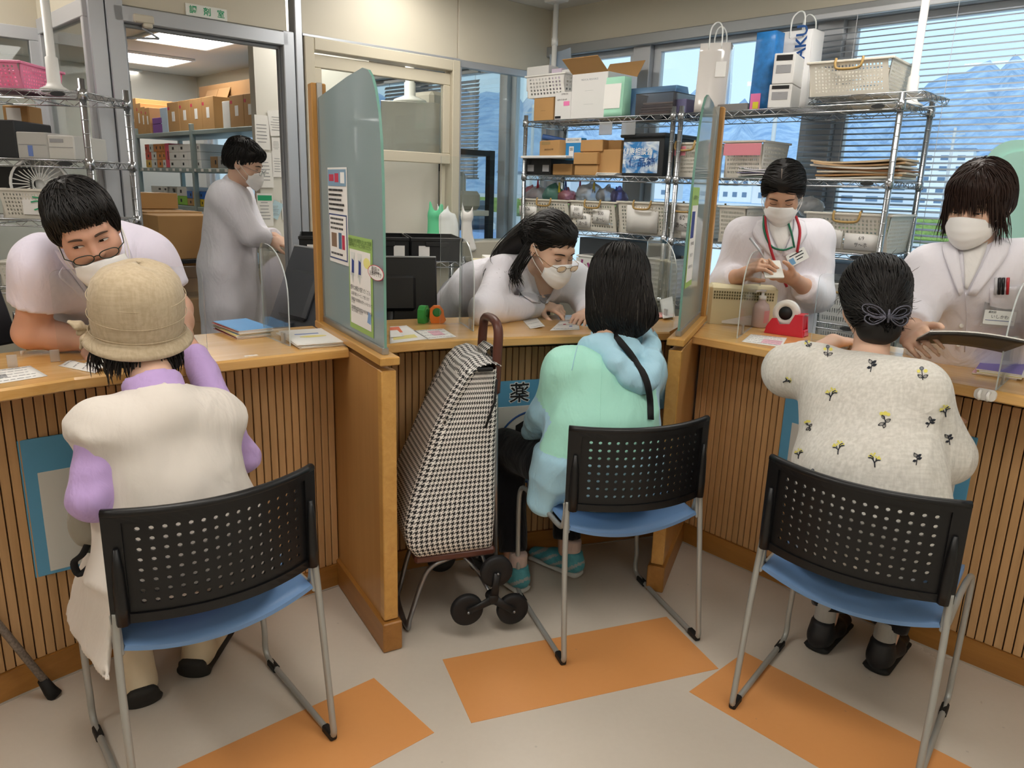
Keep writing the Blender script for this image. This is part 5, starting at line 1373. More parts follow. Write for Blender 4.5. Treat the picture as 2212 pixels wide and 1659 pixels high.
def staff_right():
    t=person('pharmacist with brown fringe leaning forward and handing over a dark folder',(1.72,2.75,0))
    ho=V3(*at(2114,440,2.36));M=pose(2114,440,-20,20,3);sc=.93;ax=np.array(M)
    sA,sB=V3(*at(2010,582,2.42)),V3(*at(2218,575,2.33));mid=(sA+sB)/2
    waist=mid+V3(.12,.16,-.30);hip=mid+V3(.2,.27,-.42)
    elA=V3(*at(1984,672,2.36));wrA=V3(*at(1970,716,2.22));elB=V3(*at(2275,700,2.30));wrB=V3(*at(2330,770,2.16))
    nb=mid+up*.04+V3(-.02,-.02,0)
    S=Soft();head_prims(S,ho,M,sc,jaw=.95);S.cone(nb,hd(ho,M,sc,0,-.02,-.055),.05,.047,.03);trunk(S,sA,sB,waist,hip)
    arm(S,sA,elA,wrA,(.044,.038,.026));arm(S,sB,elB,wrB,(.044,.038,.026))
    hand(S,wrA,V3(*at(1985,740,2.06))-wrA,V3(-.75,-.2,.55),-1,(12,40,42,45,48),3,1.0);hand(S,wrB,V3(-.5,-.5,0),up,1,(20,25,25,28,30),4)
    soft_obj('body',S,m_skin,t,.010,[(ho-.16,ho+.16,.0045),(wrA-.1,wrA+.12,.0045)])
    face(S,ho,M,sc,t,(.002,-.001),.45,mat('brown eyebrow','54413a',.9),wbrow=.019,hb=.0025)
    face_mask(ho,M,sc,t,-.004,.0,1.0)
    C=Soft();trunk(C,sA,sB,waist,hip,.026,w=(1.0,.98,1.05),d=(.098,.12,.13));C.slab(hip,hip+V3(.05,.07,-.35),sB-sA,.20,.14,.21,.15,.04,flat=True)
    C.cone(sA,elA,.070,.064,.04);C.cone(elA,elA*.2+wrA*.8,.062,.052,.02,flat=True);C.cone(sB,elB,.070,.066,.04);C.cone(elB,elB*.2+wrB*.8,.064,.052,.02,flat=True)
    C.cone(nb-up*.03+V3(.02,.02,0),nb+up*.008+V3(.01,.015,0),.068,.064,.03)
    C.disp=crease(.0065,11,141,(1,1,.7),.001)
    co=soft_obj('lab_coat',C,m_coat,t,.0085);Y=2.3
    px_patch(C,[(2078,520),(2082,560),(2084,622)],[(2135,520),(2122,560),(2090,626)],Y,.004,.002,'undershirt',m_tee,co)
    px_patch(C,[(2066,512),(2070,545),(2082,632)],[(2036,530),(2040,555),(2072,640)],Y,.008,.004,'lapel',m_coat,co)
    px_patch(C,[(2150,512),(2130,555),(2090,638)],[(2182,525),(2170,560),(2108,640)],Y,.008,.004,'lapel',m_coat,co)
    px_line(C,[(2086,632),(2088,690),(2084,760)],Y,.002,.0016,'placket',m_coat,co)
    for q in ((2076,704),(2070,745)):
        b=MB();c_=onpx(C,[q],Y,.003)[0];b.lathe([(.007,0),(.0075,.002),(.006,.0035),(.0005,.003)],12,rot=Matrix(np.array(frame3((0,0,0),np.array(_R),np.array(_U)))[:3,:3].tolist()),c=c_);b.build('button',mat('coat button','e3dfd6',.3),co,world=True)
    px_patch(C,[(2138,622),(2138,660),(2138,700)],[(2206,618),(2206,660),(2206,700)],Y,.003,.002,'pocket',m_coat,co)
    for x,m_ in ((2150,'c9c9cf'),(2158,'202024'),(2166,'1c1c20'),(2176,'b9242e')):
        q=onpx(C,[(x,636),(x+2,600)],Y,.008);b=MB();b.tube(q,.0042,8);o=b.build('pocket_pen',mat('pen '+m_,m_,.3),co,world=True)
    bd=obj('name_badge',None,t);pb=onpx(C,[(2160,678)],Y,.012)[0];Mb=frame3(pb,nrm(np.array(_R)-np.array(_U)*.08),nrm(np.array(_U)-np.array(_F)*.2))
    b=MB();b.prism(rounded(.105,.085,.004),0,.001,Mb);b.build('holder',clear('badge sleeve',(250,250,250),.9,.08),bd,world=True)
    b=MB();b.prism(rounded(.095,.043,.002,cy=-.012),.001,.0022,Mb);b.build('card',mat('badge card','e9ebe8',.4),bd,world=True)
    lettering([('薬剤師',-.025,.003,.008,'CENTER'),('いしかわ',.0,-.010,.0125,'CENTER',1.1)],m_ink,bd,Mb,lift=.003,world=True)
    b=MB();b.prism(rounded(.085,.0016,.0004,cy=-.021),.0024,.0028,Mb);b.build('blue_rule',mat('badge blue','39508f',.5),bd,world=True)
    # folder handed over
    p0=V3(*at(2090,736,2.06));Mn=frame3(p0,V3(*at(2188,742,2.0))-V3(*at(1985,722,2.06)),V3(.50,.80,-.40))
    G=np.array([[np.array(Mn @ Vector((u*.118,-.08+.17*v,.010*math.cos(u*1.5)-.012*(1-v)))) for v in np.linspace(0,1,6)] for u in np.linspace(-1,1,11)]);b=MB();b.grid(G,.003);fo=b.build('folder',mat('black folder','26231f',.45),None);tag(fo,'dark open folder with white sheets held out by the fringed pharmacist','folder')
    G2=G+np.array(Mn)[:3,2]*.006;b=MB();b.grid(G2*.985+G2.mean((0,1))*.015,.003);b.build('sheets',mat('white paper','e9e7e2',.7),fo)
    # hair: fringe and side locks
    H=Soft();H.frame(ho,M,sc);H.ell((0,-.022,.044),(.089,.104,.094),.02);H.ell((0,-.05,-.01),(.084,.07,.07),.03);H.ell((0,.05,.07),(.068,.045,.04),.03)
    for s in (-1,1): H.ell((s*.074,.012,.02),(.016,.03,.05),.02)
    H.frame();H.disp=lambda P: .0016*wob(P,55,151)
    mh=hair_mat('chestnut black hair','33241f');hr=soft_obj('hair',H,mh,t,.006);rs=np.random.RandomState(6)
    roots=scalp(ho,M,sc,800,-.02,.095,32,(.088,.103,.093),(0,-.022,.044))
    def flow(P):
        q=(P-ho) @ ax/sc;return np.stack([q[:,0]*6,(q[:,1]+.01)*5,-np.clip(.12-q[:,2],0,1)*9-.1],-1) @ ax.T
    strand_obj('hair_strands',strands(H,roots,flow,.12,.013,.002,.002,seed=8,ends=rs.uniform(.6,1.05,800),jit=.08),.0018,mh,hr)
    P=[]
    for k in range(330):
        u=rs.uniform(-1,1);r0=hd(ho,M,sc,u*.068,.085-.035*u*u+rs.uniform(-.01,.008),.088-.012*u*u);l=rs.uniform(.070,.100)+(.045 if abs(u) > .82 else 0);d0=ax[:,1]*.5-ax[:,2]*.8+ax[:,0]*(u*.25+rs.normal()*.09);pts=[r0]
        for q in range(7): d0=nrm(d0-ax[:,2]*.30-ax[:,1]*.05);pts.append(pts[-1]+d0*l*sc/7)
        P.append(pts)
    strand_obj('fringe',np.array(P),.0016,mh,hr)
    for s in (-1,1):
        P=[]
        for k in range(60):
            r0=hd(ho,M,sc,s*(.080+rs.normal()*.004),.035+rs.normal()*.012,.03);l=rs.uniform(.10,.16);pts=[r0];d0=-ax[:,2]+ax[:,0]*s*.05+rs.normal(size=3)*.06
            for q in range(7): d0=nrm(d0+rs.normal(size=3)*.05);pts.append(pts[-1]+d0*l*sc/7)
            P.append(pts)
        strand_obj('side_locks',np.array(P),.0015,mh,hr)
    return t
staff_right()
def staff_back():
    t=person('pharmacist in long white coat standing in profile inside the dispensing room',(-1.62,4.42,0))
    ho=V3(*at(527,353,4.36));M=pose(527,353,72,24,-4);sc=.98;ax=np.array(M)
    sA,sB=V3(*at(487,425,4.22)),V3(*at(512,418,4.55));mid=(sA+sB)/2
    waist=mid+V3(-.04,0,-.40);hip=mid+V3(-.03,0,-.60);elA=V3(*at(545,510,4.22));wrA=V3(*at(583,518,4.30));elB=V3(*at(560,510,4.55));wrB=V3(*at(592,512,4.42))
    nb=mid+up*.05+V3(.03,0,0)
    S=Soft();head_prims(S,ho,M,sc);S.cone(nb,hd(ho,M,sc,0,-.02,-.05),.052,.05,.03);trunk(S,sA,sB,waist,hip);arm(S,sA,elA,wrA);arm(S,sB,elB,wrB)
    hand(S,wrA,V3(.7,.3,-.2),V3(-.2,-.4,.8),1,(20,35,35,35,35));hand(S,wrB,V3(.7,-.3,-.1),V3(-.2,.4,.8),-1,(20,35,35,35,35))
    for s in (-1,1): S.cone(hip+V3(0,.09*s,0),hip+V3(.02,.09*s,-.42),.085,.06,.03);S.cone(hip+V3(.02,.09*s,-.42),hip+V3(0,.09*s,-.84),.055,.04,.02);S.slab(hip+V3(-.03,.09*s,-.86),hip+V3(.14,.09*s,-.87),V3(0,1,0),.035,.03,.035,.02,.02)
    soft_obj('body',S,m_skin,t,.011,[(ho-.15,ho+.15,.006)])
    face(S,ho,M,sc,t,(0,-.002),.4,m_brow,wbrow=.019,hb=.003);face_mask(ho,M,sc,t,-.006);glasses(ho,M,sc,t,mat('steel spectacle frame','6f7478',.25,.9),-.006,.118,.022,.015)
    C=Soft();trunk(C,sA,sB,waist,hip,.03,w=(.98,.98,1.05),d=(.105,.125,.135));C.slab(hip+up*.05,hip+V3(-.02,0,-.48),V3(0,1,0),.20,.155,.24,.19,.05,flat=True)
    C.cone(sA,elA,.075,.07,.05);C.cone(elA,wrA,.068,.052,.02,flat=True);C.cone(sB,elB,.072,.066,.05);C.cone(elB,wrB,.066,.05,.02,flat=True);C.cone(nb-up*.02-V3(.02,0,0),nb+up*.02-V3(.02,0,0),.068,.066,.02)
    C.disp=crease(.009,9,161,(1,1,.4),.0015)
    soft_obj('lab_coat',C,m_coat,t,.010)
    H=Soft();H.frame(ho,M,sc);H.ell((0,-.022,.046),(.088,.102,.094),.02);H.ell((0,-.05,-.0),(.08,.062,.062),.03);H.ell((0,.05,.078),(.064,.045,.034),.03);H.frame();H.disp=lambda P: .003*wob(P,45,171)
    hr=soft_obj('hair',H,m_hair,t,.007);rs=np.random.RandomState(9);roots=scalp(ho,M,sc,350,.0,.09,42,(.088,.102,.093),(0,-.022,.046))
    def flow(P):
        q=(P-ho) @ ax/sc;return np.stack([q[:,0]*5,(q[:,1]+.04)*5,-np.clip(.11-q[:,2],0,1)*9-.1],-1) @ ax.T
    strand_obj('hair_strands',strands(H,roots,flow,.09,.014,.003,.002,seed=9,jit=.2,ends=rs.uniform(.6,1.05,350)),.0028,m_hair,hr)
    return t
staff_back()
def staff_bent():
    t=person('staff member in pale coat bending down behind the partition window, only back visible',(-.64,5.1,0))
    sA,sB=V3(*at(845,470,4.98)),V3(*at(880,462,5.3));waist=V3(*at(905,505,5.12));hip=waist+V3(.10,.02,-.12)
    S=Soft();trunk(S,sA,sB,waist,hip);ho=V3(*at(800,500,5.1));M=pose(800,500,-60,50,0);head_prims(S,ho,M);S.cone((sA+sB)/2,hd(ho,M,1,0,-.02,-.05),.05,.05,.03)
    for s_,d in ((sA,-1),(sB,1)): S.cone(s_,s_+V3(-.06,.05*d,-.28),.045,.04,.03);S.cone(s_+V3(-.06,.05*d,-.28),s_+V3(-.2,0,-.40),.038,.03,.02);hand(S,s_+V3(-.2,0,-.40),V3(-1,0,-.3),up,d)
    for s in (-1,1): S.cone(hip+V3(0,.09*s,0),hip+V3(.0,.09*s,-.45),.085,.06,.03);S.cone(hip+V3(0,.09*s,-.45),hip+V3(.0,.09*s,-.9),.06,.045,.03)
    soft_obj('body',S,m_skin,t,.012)
    C=Soft();trunk(C,sA,sB,waist,hip,.035);C.slab(hip,hip+V3(.03,0,-.4),V3(0,1,0),.2,.15,.22,.17,.04,flat=True)
    for s_,d in ((sA,-1),(sB,1)): C.cone(s_,s_+V3(-.06,.05*d,-.28),.07,.06,.04);C.cone(s_+V3(-.06,.05*d,-.28),s_+V3(-.19,0,-.39),.058,.048,.02,flat=True)
    C.disp=lambda P: .008*wob(P,11,181)+.002*wob(P,30,182)
    soft_obj('lab_coat',C,cloth_mat('pale blue coat','d5dcf2',.8,9,.35),t,.010)
    H=Soft();H.frame(ho,M,1);H.ell((0,-.022,.046),(.088,.102,.094),.02);H.frame();soft_obj('hair',H,m_hair,t,.01)
staff_bent()
# ------------------------------------------------------------------ signs under the counter
m_signblue=mat('sign blue','5fa3c9',.45);m_signpale=mat('sign pale','d6d6d0',.5);m_txt=mat('print black','1e1e20',.6);m_navy=mat('print navy','23508f',.6);m_whitep=mat('print white','eef0ee',.6)
def sign(label,p,q,txt=None):
    p=Vector((*p,0));q=Vector((*q,0));x=(q-p).normalized();w=(q-p).length;nrm_=Vector((x.y,-x.x,0));o=(p+q)/2+nrm_*.012
    t=thing('counter_sign',label,'sign',(o.x,o.y,.54),math.atan2(x.y,x.x),'number signs on the counter front')
    MB().box((0,0,0),(w,.006,.41),b=.001).build('board',m_signblue,t)
    MB().box((0.0,-.0032,-.045),(w-.075,.003,.30),b=.001).build('panel',m_signpale,t)
    if txt:
        F=frame3((0,-.0034,0),(1,0,0),(0,0,1))
        for i,ch in enumerate('お薬窓口'):
            x0=-.185+.125*i
            lettering([(ch,x0,.152,.082,'CENTER',1,.045)],m_whitep,t,F,'letter_outline',.0006);lettering([(ch,x0,.152,.082,'CENTER',1,.012)],m_txt,t,F,'letter',.0012)
        b=MB();b.tube([Vector((.0+.145*math.cos(a),-.005,-.065+.145*math.sin(a))) for a in np.linspace(0,2*math.pi,49)[:-1]],.004,6,closed=True);b.build('ring',m_navy,t)
        lettering([('2',0,-.065,.27,'CENTER',1.15,.03)],m_txt,t,frame3((0,-.0048,0),(1,0,0),(0,0,1)),'numeral')
    return t
sign('blue bordered sign board on the counter front behind the hat-wearing customer',(-1.345,1.944),(-.87,2.335))
sign('blue sign with black characters and a circled number behind the shopping cart',(-.205,2.702),(.365,2.919),1)
sign('blue bordered sign board on the counter front behind the floral blouse customer',(1.02,2.705),(1.455,2.243))

# ------------------------------------------------------------------ clear acrylic screens
m_acr=clear('acrylic',(252,254,254),.5,.01);m_acre=mat('acrylic edge','dfe8e8',.15,trans=.35);m_tape=clear('frosted tape',(240,240,240),.4,.45,(236,234,230),.3)
def upright(par,P,Q,z0,outline,th=.004,name='panel'):
    """sheet standing on the line P-Q; outline (s 0..1, height)"""
    P=Vector((*P[:2],z0));Q=Vector((*Q[:2],z0));L=(Q-P).length;M=frame3(P,Q-P,(0,0,1))
    b=MB();b.prism([(s*L,h) for s,h in outline],-th/2,th/2,M,0,1);return b.build(name,[m_acr,m_acre],par,world=True)
def rr_top(L,h,r):
    o=[(0,0),(1,0)]
    for k in range(7): a=R(90*k/6);o.append((1-(r-r*math.cos(a))/L,h-r+r*math.sin(a)))
    for k in range(7): a=R(90+90*k/6);o.append(((r+r*math.cos(a))/L,h-r+r*math.sin(a)))
    return o
def fin_top(L,h,rf):
    o=[(0,0),(1,0),(1,h-rf)]
    for k in range(1,10): a=R(90*k/9);o.append((1-(min(rf,L*.9)-min(rf,L*.9)*math.cos(a))/L,h-rf+rf*math.sin(a)))
    o+=[(.08,h),(0,h-.02)]
    return o
def screen(label,P,Q,h,fins):
    t=thing('acrylic_screen',label,'screen',((P[0]+Q[0])/2,(P[1]+Q[1])/2,ZT1),0,'clear acrylic screens on the counter')
    L=math.hypot(P[0]-Q[0],P[1]-Q[1]);upright(t,P,Q,ZT1+.0005,rr_top(L,h,.022),name='front_panel')
    for a,e,fh in fins:
        l=math.hypot(a[0]-e[0],a[1]-e[1]);upright(t,a,e,ZT1+.0005,fin_top(l,fh,min(.16,l*.8)),name='side_fin')
        m=Vector(((a[0]*.25+e[0]*.75),(a[1]*.25+e[1]*.75),ZT1+.02));b=MB();b.box(m,(.022,.007,.035),Matrix.Rotation(math.atan2(e[1]-a[1],e[0]-a[0]),3,'Z'),.001);b.build('tape',m_tape,t,world=True)
    return t
ts=screen('clear acrylic screen between the male pharmacist and the hat-wearing customer',(-1.283,2.08),(-.952,2.302),.258,[((-.853,2.543),(-.719,2.388),.315)])
for px,py in ((120,775),(28,787)):
    q=atz(px,py+6,ZT1+.001);b=MB();b.box((q.x,q.y,q.z+.017),(.024,.006,.034),Matrix.Rotation(R(33),3,'Z'),.001);b.build('tape',m_tape,ts,world=True)
screen('clear acrylic screen in front of the pharmacist pointing at the paper',(.018,3.018),(.45,3.16),.253,[((-.215,2.94),(-.148,2.746),.325),((.58,3.40),(.665,3.13),.325)])
screen('clear acrylic screen in front of the fringed pharmacist',(1.114,2.792),(1.433,2.499),.25,[((1.00,3.10),(.83,2.77),.31),((1.62,2.37),(1.376,2.09),.30)])
screen2=thing('acrylic_sheet','tall clear acrylic sheet standing beside the black monitor on the middle counter','screen',(-.2,2.89,ZT1))
upright(screen2,(-.284,2.872),(-.205,2.905),ZT1+.0005,[(0,0),(1,0),(1,.62),(0,.62)],name='sheet')

# ------------------------------------------------------------------ papers, booklets and small things on the worktops
m_paper=mat('paper','eceae6',.75);m_paperp=mat('pink paper','e8b8c4',.75);m_papy=mat('yellow print','e9dc8f',.75);m_papb=mat('blue cover','5b9bd3',.5);m_papr=mat('red cover','8f2f36',.5);m_papo=mat('orange print','d9683f',.6);m_redp=mat('red print','c23a52',.7);m_bluep=mat('blue print','6f86c4',.7);m_greyp=mat('grey print','9a9a9c',.8);m_purp=mat('violet cover','8b7ec8',.5)
def sheet(name,label,cat,px,z=None,curl=0,th=.0008,m=None,marks=(),lines=0,grp=None,seed=0,bend=0):
    """flat paper with four photo-pixel corners on the worktop (order: near-left, near-right, far-right, far-left)"""
    z=z or ZT1+.0012;P=[np.array(atz(x,y,z)) for x,y in px];c0=np.mean(P,0)
    t=thing(name,label,cat,c0,0,grp);n=9
    def pt(u,v): 
        q=(P[0]*(1-u)+P[1]*u)*(1-v)+(P[3]*(1-u)+P[2]*u)*v-c0;q[2]+=curl*(.5-.5*math.cos(u*6.28*bend)) if bend else curl*max(0,abs(u-.5)*2-.5)**2;return q
    b=MB();b.grid([[pt(u,v) for v in np.linspace(0,1,4)] for u in np.linspace(0,1,17 if bend else n)],th);b.build('sheet',m or m_paper,t)
    rs=random.Random(seed);k=0
    b=MB()
    def quad(u0,u1,v0,v1,bb):
        nn=6;bb.grid([[pt(u0+(u1-u0)*i/nn,v)+V3(0,0,th/2+.0006) for v in (v0,v1)] for i in range(nn+1)])
    for u0,u1,v0,v1,mm in marks:
        bb=MB();quad(u0,u1,v0,v1,bb);bb.build('print',mm,t)
    if lines:
        bb=MB()
        for i in range(lines):
            v=.9-.78*i/max(1,lines-1);u=.08
            while u < .86: w=rs.uniform(.04,.16);quad(u,min(.92,u+w),v-.012,v+.022*1.0,bb);u+=w+.025
        o=bb.build('printed_lines',m_greyp,t);o['kind']='stuff'
    return t
def stack(name,label,px,n,th,cols,cover=None,grp=None,seed=0):
    """pile of booklets: each one its own thing"""
    rs=random.Random(seed);P=[np.array(atz(x,y,ZT1)) for x,y in px];c0=np.mean(P,0);x=P[1]-P[0];y=P[3]-P[0];ang=math.atan2(x[1],x[0]);w=np.linalg.norm(x);d=abs(np.cross(x[:2]/w,y[:2]))
    for i in range(n):
        t=thing(name,label(i,n) if callable(label) else label,'booklet',(c0[0]+rs.uniform(-.006,.006),c0[1]+rs.uniform(-.006,.006),ZT1+.0006+i*th),ang+rs.uniform(-.05,.05),grp)
        MB().box((0,0,th*.45),(w,d,th*.86),b=.0008).build('pages',m_paper,t)
        MB().box((0,0,th*.90),(w+.001,d+.001,th*.07)).build('cover',cols[i % len(cols)],t)
    return c0,ang,w,d,ZT1+n*th
sheet('laminated_notice','laminated notice with a drawn map at the far left of the counter','notice',[(-60,838),(103,812),(65,790),(-60,806)],lines=5,seed=1,marks=((.1,.5,.35,.6,m_greyp),))
sheet('receipt','wavy receipt strip lying on the counter left of the beige hat','receipt',[(205,806),(243,797),(205,783),(125,790)],curl=.012,bend=1.5,lines=4,seed=2)
sheet('prescription_sheet','white sheet with a red stamp under the hand of the male pharmacist','paper',[(205,790),(262,783),(225,756),(170,758)],lines=4,seed=3,marks=((.55,.75,.1,.2,m_redp),))
sheet('prescription_sheet','white sheet with yellow band right of the beige hat','paper',[(372,770),(447,760),(402,735),(355,742)],m=m_paper,marks=((.1,.9,.55,.7,m_papy),(.2,.6,.2,.45,m_paperp)),lines=2,seed=4)
bl=[m_papr,m_paper,m_papy,m_papb,m_paper,m_papr,m_papb]
stack('booklet',lambda i,n: ('booklet in the coloured pile left of the divider, %s' % ('lowest','second from below','third from below','middle one','third from the top','second from the top','topmost with sky blue cover')[i]),[(505,735),(580,727),(545,705),(468,711)],7,.0042,bl,grp='booklets piled on the left counter',seed=3)
c0,an,w,d,zt=stack('brochure',lambda i,n: ('white brochure in the pile next to the glass divider, %s' % ('lowest','second from below','middle one','second from the top','topmost')[i]),[(640,755),(748,747),(705,719),(607,723)],5,.003,[m_paper],grp='white brochures by the divider',seed=5)
bb=MB();o=thing('print_sheet','loose cover sheet with blue title on the white brochure pile','paper',(c0[0],c0[1],zt+.001),an)
MB().box((0,0,0),(w*.98,d*.96,.0006)).build('sheet',m_paper,o);b=MB();b.prism([(-.05,.03),(.03,.03),(.03,.042),(-.05,.042)],.0006,.0009);b.build('title',m_bluep,o)
b=MB();b.prism([(x*.045,-.012+y*.016) for x,y in [(math.cos(a),math.sin(a)) for a in np.linspace(0,6.28,20)[:-1]]],.0006,.0009);b.build('print',m_papy,o)
sheet('leaflet','white leaflet with orange sun print under the left glass divider','leaflet',[(842,742),(925,732),(878,703),(842,706)],marks=((.0,.5,.55,.95,m_papo),(.1,.8,.15,.35,m_papy)),seed=6)
sheet('leaflet','white folded leaflet corner touching the left glass divider','leaflet',[(842,729),(873,726),(858,713),(842,714)],z=ZT1+.004,seed=7)
sheet('laminated_notice','laminated price sheet with pink table on the middle counter','notice',[(925,733),(987,728),(958,710),(893,714)],lines=4,seed=8,marks=((.35,.75,.3,.8,m_paperp),))
sheet('receipt','small curled receipt in front of the middle pharmacist','receipt',[(1145,710),(1177,708),(1160,690),(1130,693)],curl=.006,bend=.5,lines=3,seed=9)
sheet('prescription_sheet','sheet with printed pills under the pointing finger','paper',[(1188,714),(1252,712),(1250,692),(1212,692)],lines=3,seed=10,marks=((.3,.42,.5,.6,m_redp),(.6,.72,.3,.4,m_bluep),(.5,.6,.7,.8,m_redp)))
sheet('prescription_bag','pink folded paper bag behind the mint jacket customer','paper bag',[(1405,688),(1447,684),(1440,674),(1400,676)],m=mat('salmon paper','e0a09a',.75),z=ZT1+.006)
sheet('plastic_tag','white curved plastic tag leaning beside the right glass divider','tag',[(1432,688),(1458,684),(1452,640),(1425,648)],z=ZT1+.01)
sheet('laminated_notice','laminated notice with red text under the right acrylic fin','notice',[(1602,738),(1688,750),(1700,730),(1622,722)],lines=5,seed=11,marks=((.45,.95,.15,.6,m_paperp),))
stack('notepad',lambda i,n: ('booklet in the pile by the right acrylic fin, %s' % ('lowest','second from below','third from below','topmost with violet cover')[i]),[(2098,808),(2195,822),(2225,800),(2128,786)],4,.005,[m_paperp,m_papy,m_paper,m_purp],grp='violet booklets on the right counter',seed=8)
# cane holders clipped to the worktop edge
m_clip=mat('white plastic clip','ebe8e2',.4)
for px,py,an,lb in ((542,778,38,'white cane holder clipped to the worktop edge left of the divider'),(2130,852,-46,'white cane holder clipped to the worktop edge at the far right')):
    p=atz(px,py,.918);t=thing('cane_holder',lb,'cane holder',(p.x,p.y,p.z),R(an))
    b=MB();b.prism(rounded(.056,.032,.012),0,.012,Matrix(((1,0,0,0),(0,0,-1,0),(0,1,0,0),(0,0,0,1))));b.build('plate',m_clip,t)
    for s in (-.012,.010):
        b=MB();b.tube([(s,-.012,.01),(s,-.026,.004),(s+.002,-.028,-.006),(s,-.018,-.012),(s,-.012,-.012)],.005,8);b.build('jaw',m_clip,t)
# cane leaning at the far left
t=thing('walking_cane','patterned walking cane with black rubber tip leaning at the far left','cane',atz(112,1505,0))
mcn=mat('cane speckle','8a8078',.4,var=(160,.9));b=MB();b.tube([(-.0,.0,.03),(-.33,-.12,.80)],.0105,12);b.build('shaft',mcn,t)
MB().tube([(.008,.003,.002),(-.002,.0,.02),(-.016,-.006,.06)],[.02,.018,.0135],12).build('rubber_tip',mat('black rubber','0f0f10',.7),t)
MB().tube(curve_pts([(-.33,-.12,.80),(-.345,-.125,.86),(-.31,-.12,.9),(-.25,-.11,.9)],10),.012,10).build('handle',mat('cane handle','5a4030',.4),t)
# tape dispensers
def small_dispenser(name,label,px,py,m,rot):
    p=atz(px,py,ZT1);t=thing(name,label,'tape dispenser',(p.x,p.y,ZT1+.0005),rot)
    pr=[(-.024,0),(.024,0),(.034,.012),(.026,.03),(.024,.05),(.012,.066),(-.012,.066),(-.028,.052),(-.03,.02)]
    b=MB();b.prism(pr,-.014,.014,Matrix(((1,0,0,0),(0,0,-1,0),(0,1,0,0),(0,0,0,1))));b.build('case',m,t)
    b=MB();b.lathe([(.010,-.0155),(.017,-.0155),(.017,.0155),(.010,.0155)],20,rot=Matrix.Rotation(R(90),3,'X'),c=(-.002,0,.042));b.build('tape_roll',mat(name+' tape core','2e2a26' if 'orange' in label else '2f7d3f',.5),t);return t
small_dispenser('tape_dispenser','small green tape dispenser beside the black monitor',915,697,mat('green plastic','3a9a4a',.35),R(75))
small_dispenser('tape_dispenser','small orange tape dispenser beside the green one',944,697,mat('orange plastic','e3782a',.35),R(12))
p=atz(1698,722,ZT1);t=thing('tape_dispenser','red desktop tape dispenser with white roll on the right counter','tape dispenser',(p.x,p.y,ZT1+.0005),R(-38));m_redpl=mat('red plastic','cf2c3e',.3)
Mx=Matrix(((1,0,0,0),(0,0,-1,0),(0,1,0,0),(0,0,0,1)))
b=MB();b.prism([(-.075,0),(.075,0),(.07,.022),(.064,.085),(.035,.083),(.018,.045),(-.02,.040),(-.035,.062),(-.05,.060),(-.068,.03)],-.033,-.024,Mx);b.build('case_side',m_redpl,t)
b=MB();b.prism([(-.075,0),(.075,0),(.07,.022),(.064,.085),(.035,.083),(.018,.045),(-.02,.040),(-.035,.062),(-.05,.060),(-.068,.03)],.024,.033,Mx);b.build('case_side',m_redpl,t)
b=MB();b.box((0,0,.013),(.15,.048,.026),b=.003);b.box((.052,0,.055),(.026,.048,.058),b=.003);b.build('case_body',m_redpl,t)
b=MB();b.lathe([(.026,-.012),(.050,-.012),(.050,.012),(.026,.012),(.026,-.012)],28,rot=Matrix.Rotation(R(90),3,'X'),c=(-.008,0,.082));b.build('tape_roll',mat('white tape','e9e6e0',.5),t)
b=MB();b.lathe([(.0005,-.014),(.0255,-.014),(.0255,.014),(.0005,.014)],24,rot=Matrix.Rotation(R(90),3,'X'),c=(-.008,0,.082));b.build('hub',mat('black hub','1a1a1c',.5),t)
MB().box((.07,0,.082),(.012,.024,.004)).build('cutter',m_rail,t)
# hand sanitiser bottle
p=atz(1640,706,ZT1);t=thing('pump_bottle','translucent pink pump bottle of hand sanitiser next to the red tape dispenser','bottle',(p.x,p.y,ZT1+.0005))
m_bot=mat('translucent pink bottle','e9cfc8',.25,trans=.35);MB().lathe([(.001,0),(.031,.0),(.033,.004),(.033,.075),(.029,.092),(.016,.103),(.0135,.11),(.0135,.118)],24).build('bottle',m_bot,t)
MB().lathe([(.001,.003),(.030,.003),(.030,.050),(.001,.050)],24).build('liquid',mat('pink gel','e3b3ac',.3),t)
b=MB();b.lathe([(.015,.112),(.015,.126),(.006,.128),(.006,.142),(.012,.143),(.012,.150),(.001,.151)],16);b.tube([(0,0,.147),(-.03,-.012,.146),(-.036,-.014,.138)],.004,8);b.build('pump',mat('pump white','e8e6e2',.4),t)
b=MB();G=[[(.0336*math.sin(a),-.0336*math.cos(a),z) for z in (.02,.07)] for a in np.linspace(.1,1.3,9)];b.grid(G);b.build('sticker',mat('sticker red text','d08a8a',.6),t)
# desk calendar
p=atz(1598,700,ZT1);t=thing('desk_calendar','white desk calendar with a grey column showing the number six','calendar',(p.x,p.y,ZT1+.0005),R(-12))
Fc=frame3((0,-.035,.004),(1,0,0),(0,.27,.96));b=MB();b.prism([(-.075,0),(.075,0),(.075,.135),(-.075,.135)],-.001,.001,Fc);b.build('front_leaf',m_paper,t)
b=MB();b.prism([(-.075,.0),(.075,0),(.075,.135),(-.075,.135)],-.001,.001,frame3((0,.04,.004),(1,0,0),(0,-.29,.96)));b.build('stand_leaf',mat('calendar black card','1d1d1f',.6),t)
b=MB();b.prism([(-.068,.03),(-.042,.03),(-.042,.118),(-.068,.118)],.0012,.0016,Fc);b.build('month_column',mat('calendar grey','a9a9ab',.6),t)
b=MB();b.prism([(-.068,.119),(-.042,.119),(-.042,.13),(-.068,.13)],.0012,.0016,Fc);b.build('month_tab',m_txt,t)
lettering([('6',-.055,.104,.024,'CENTER')],m_whitep,t,Fc,lift=.002)
b=MB()
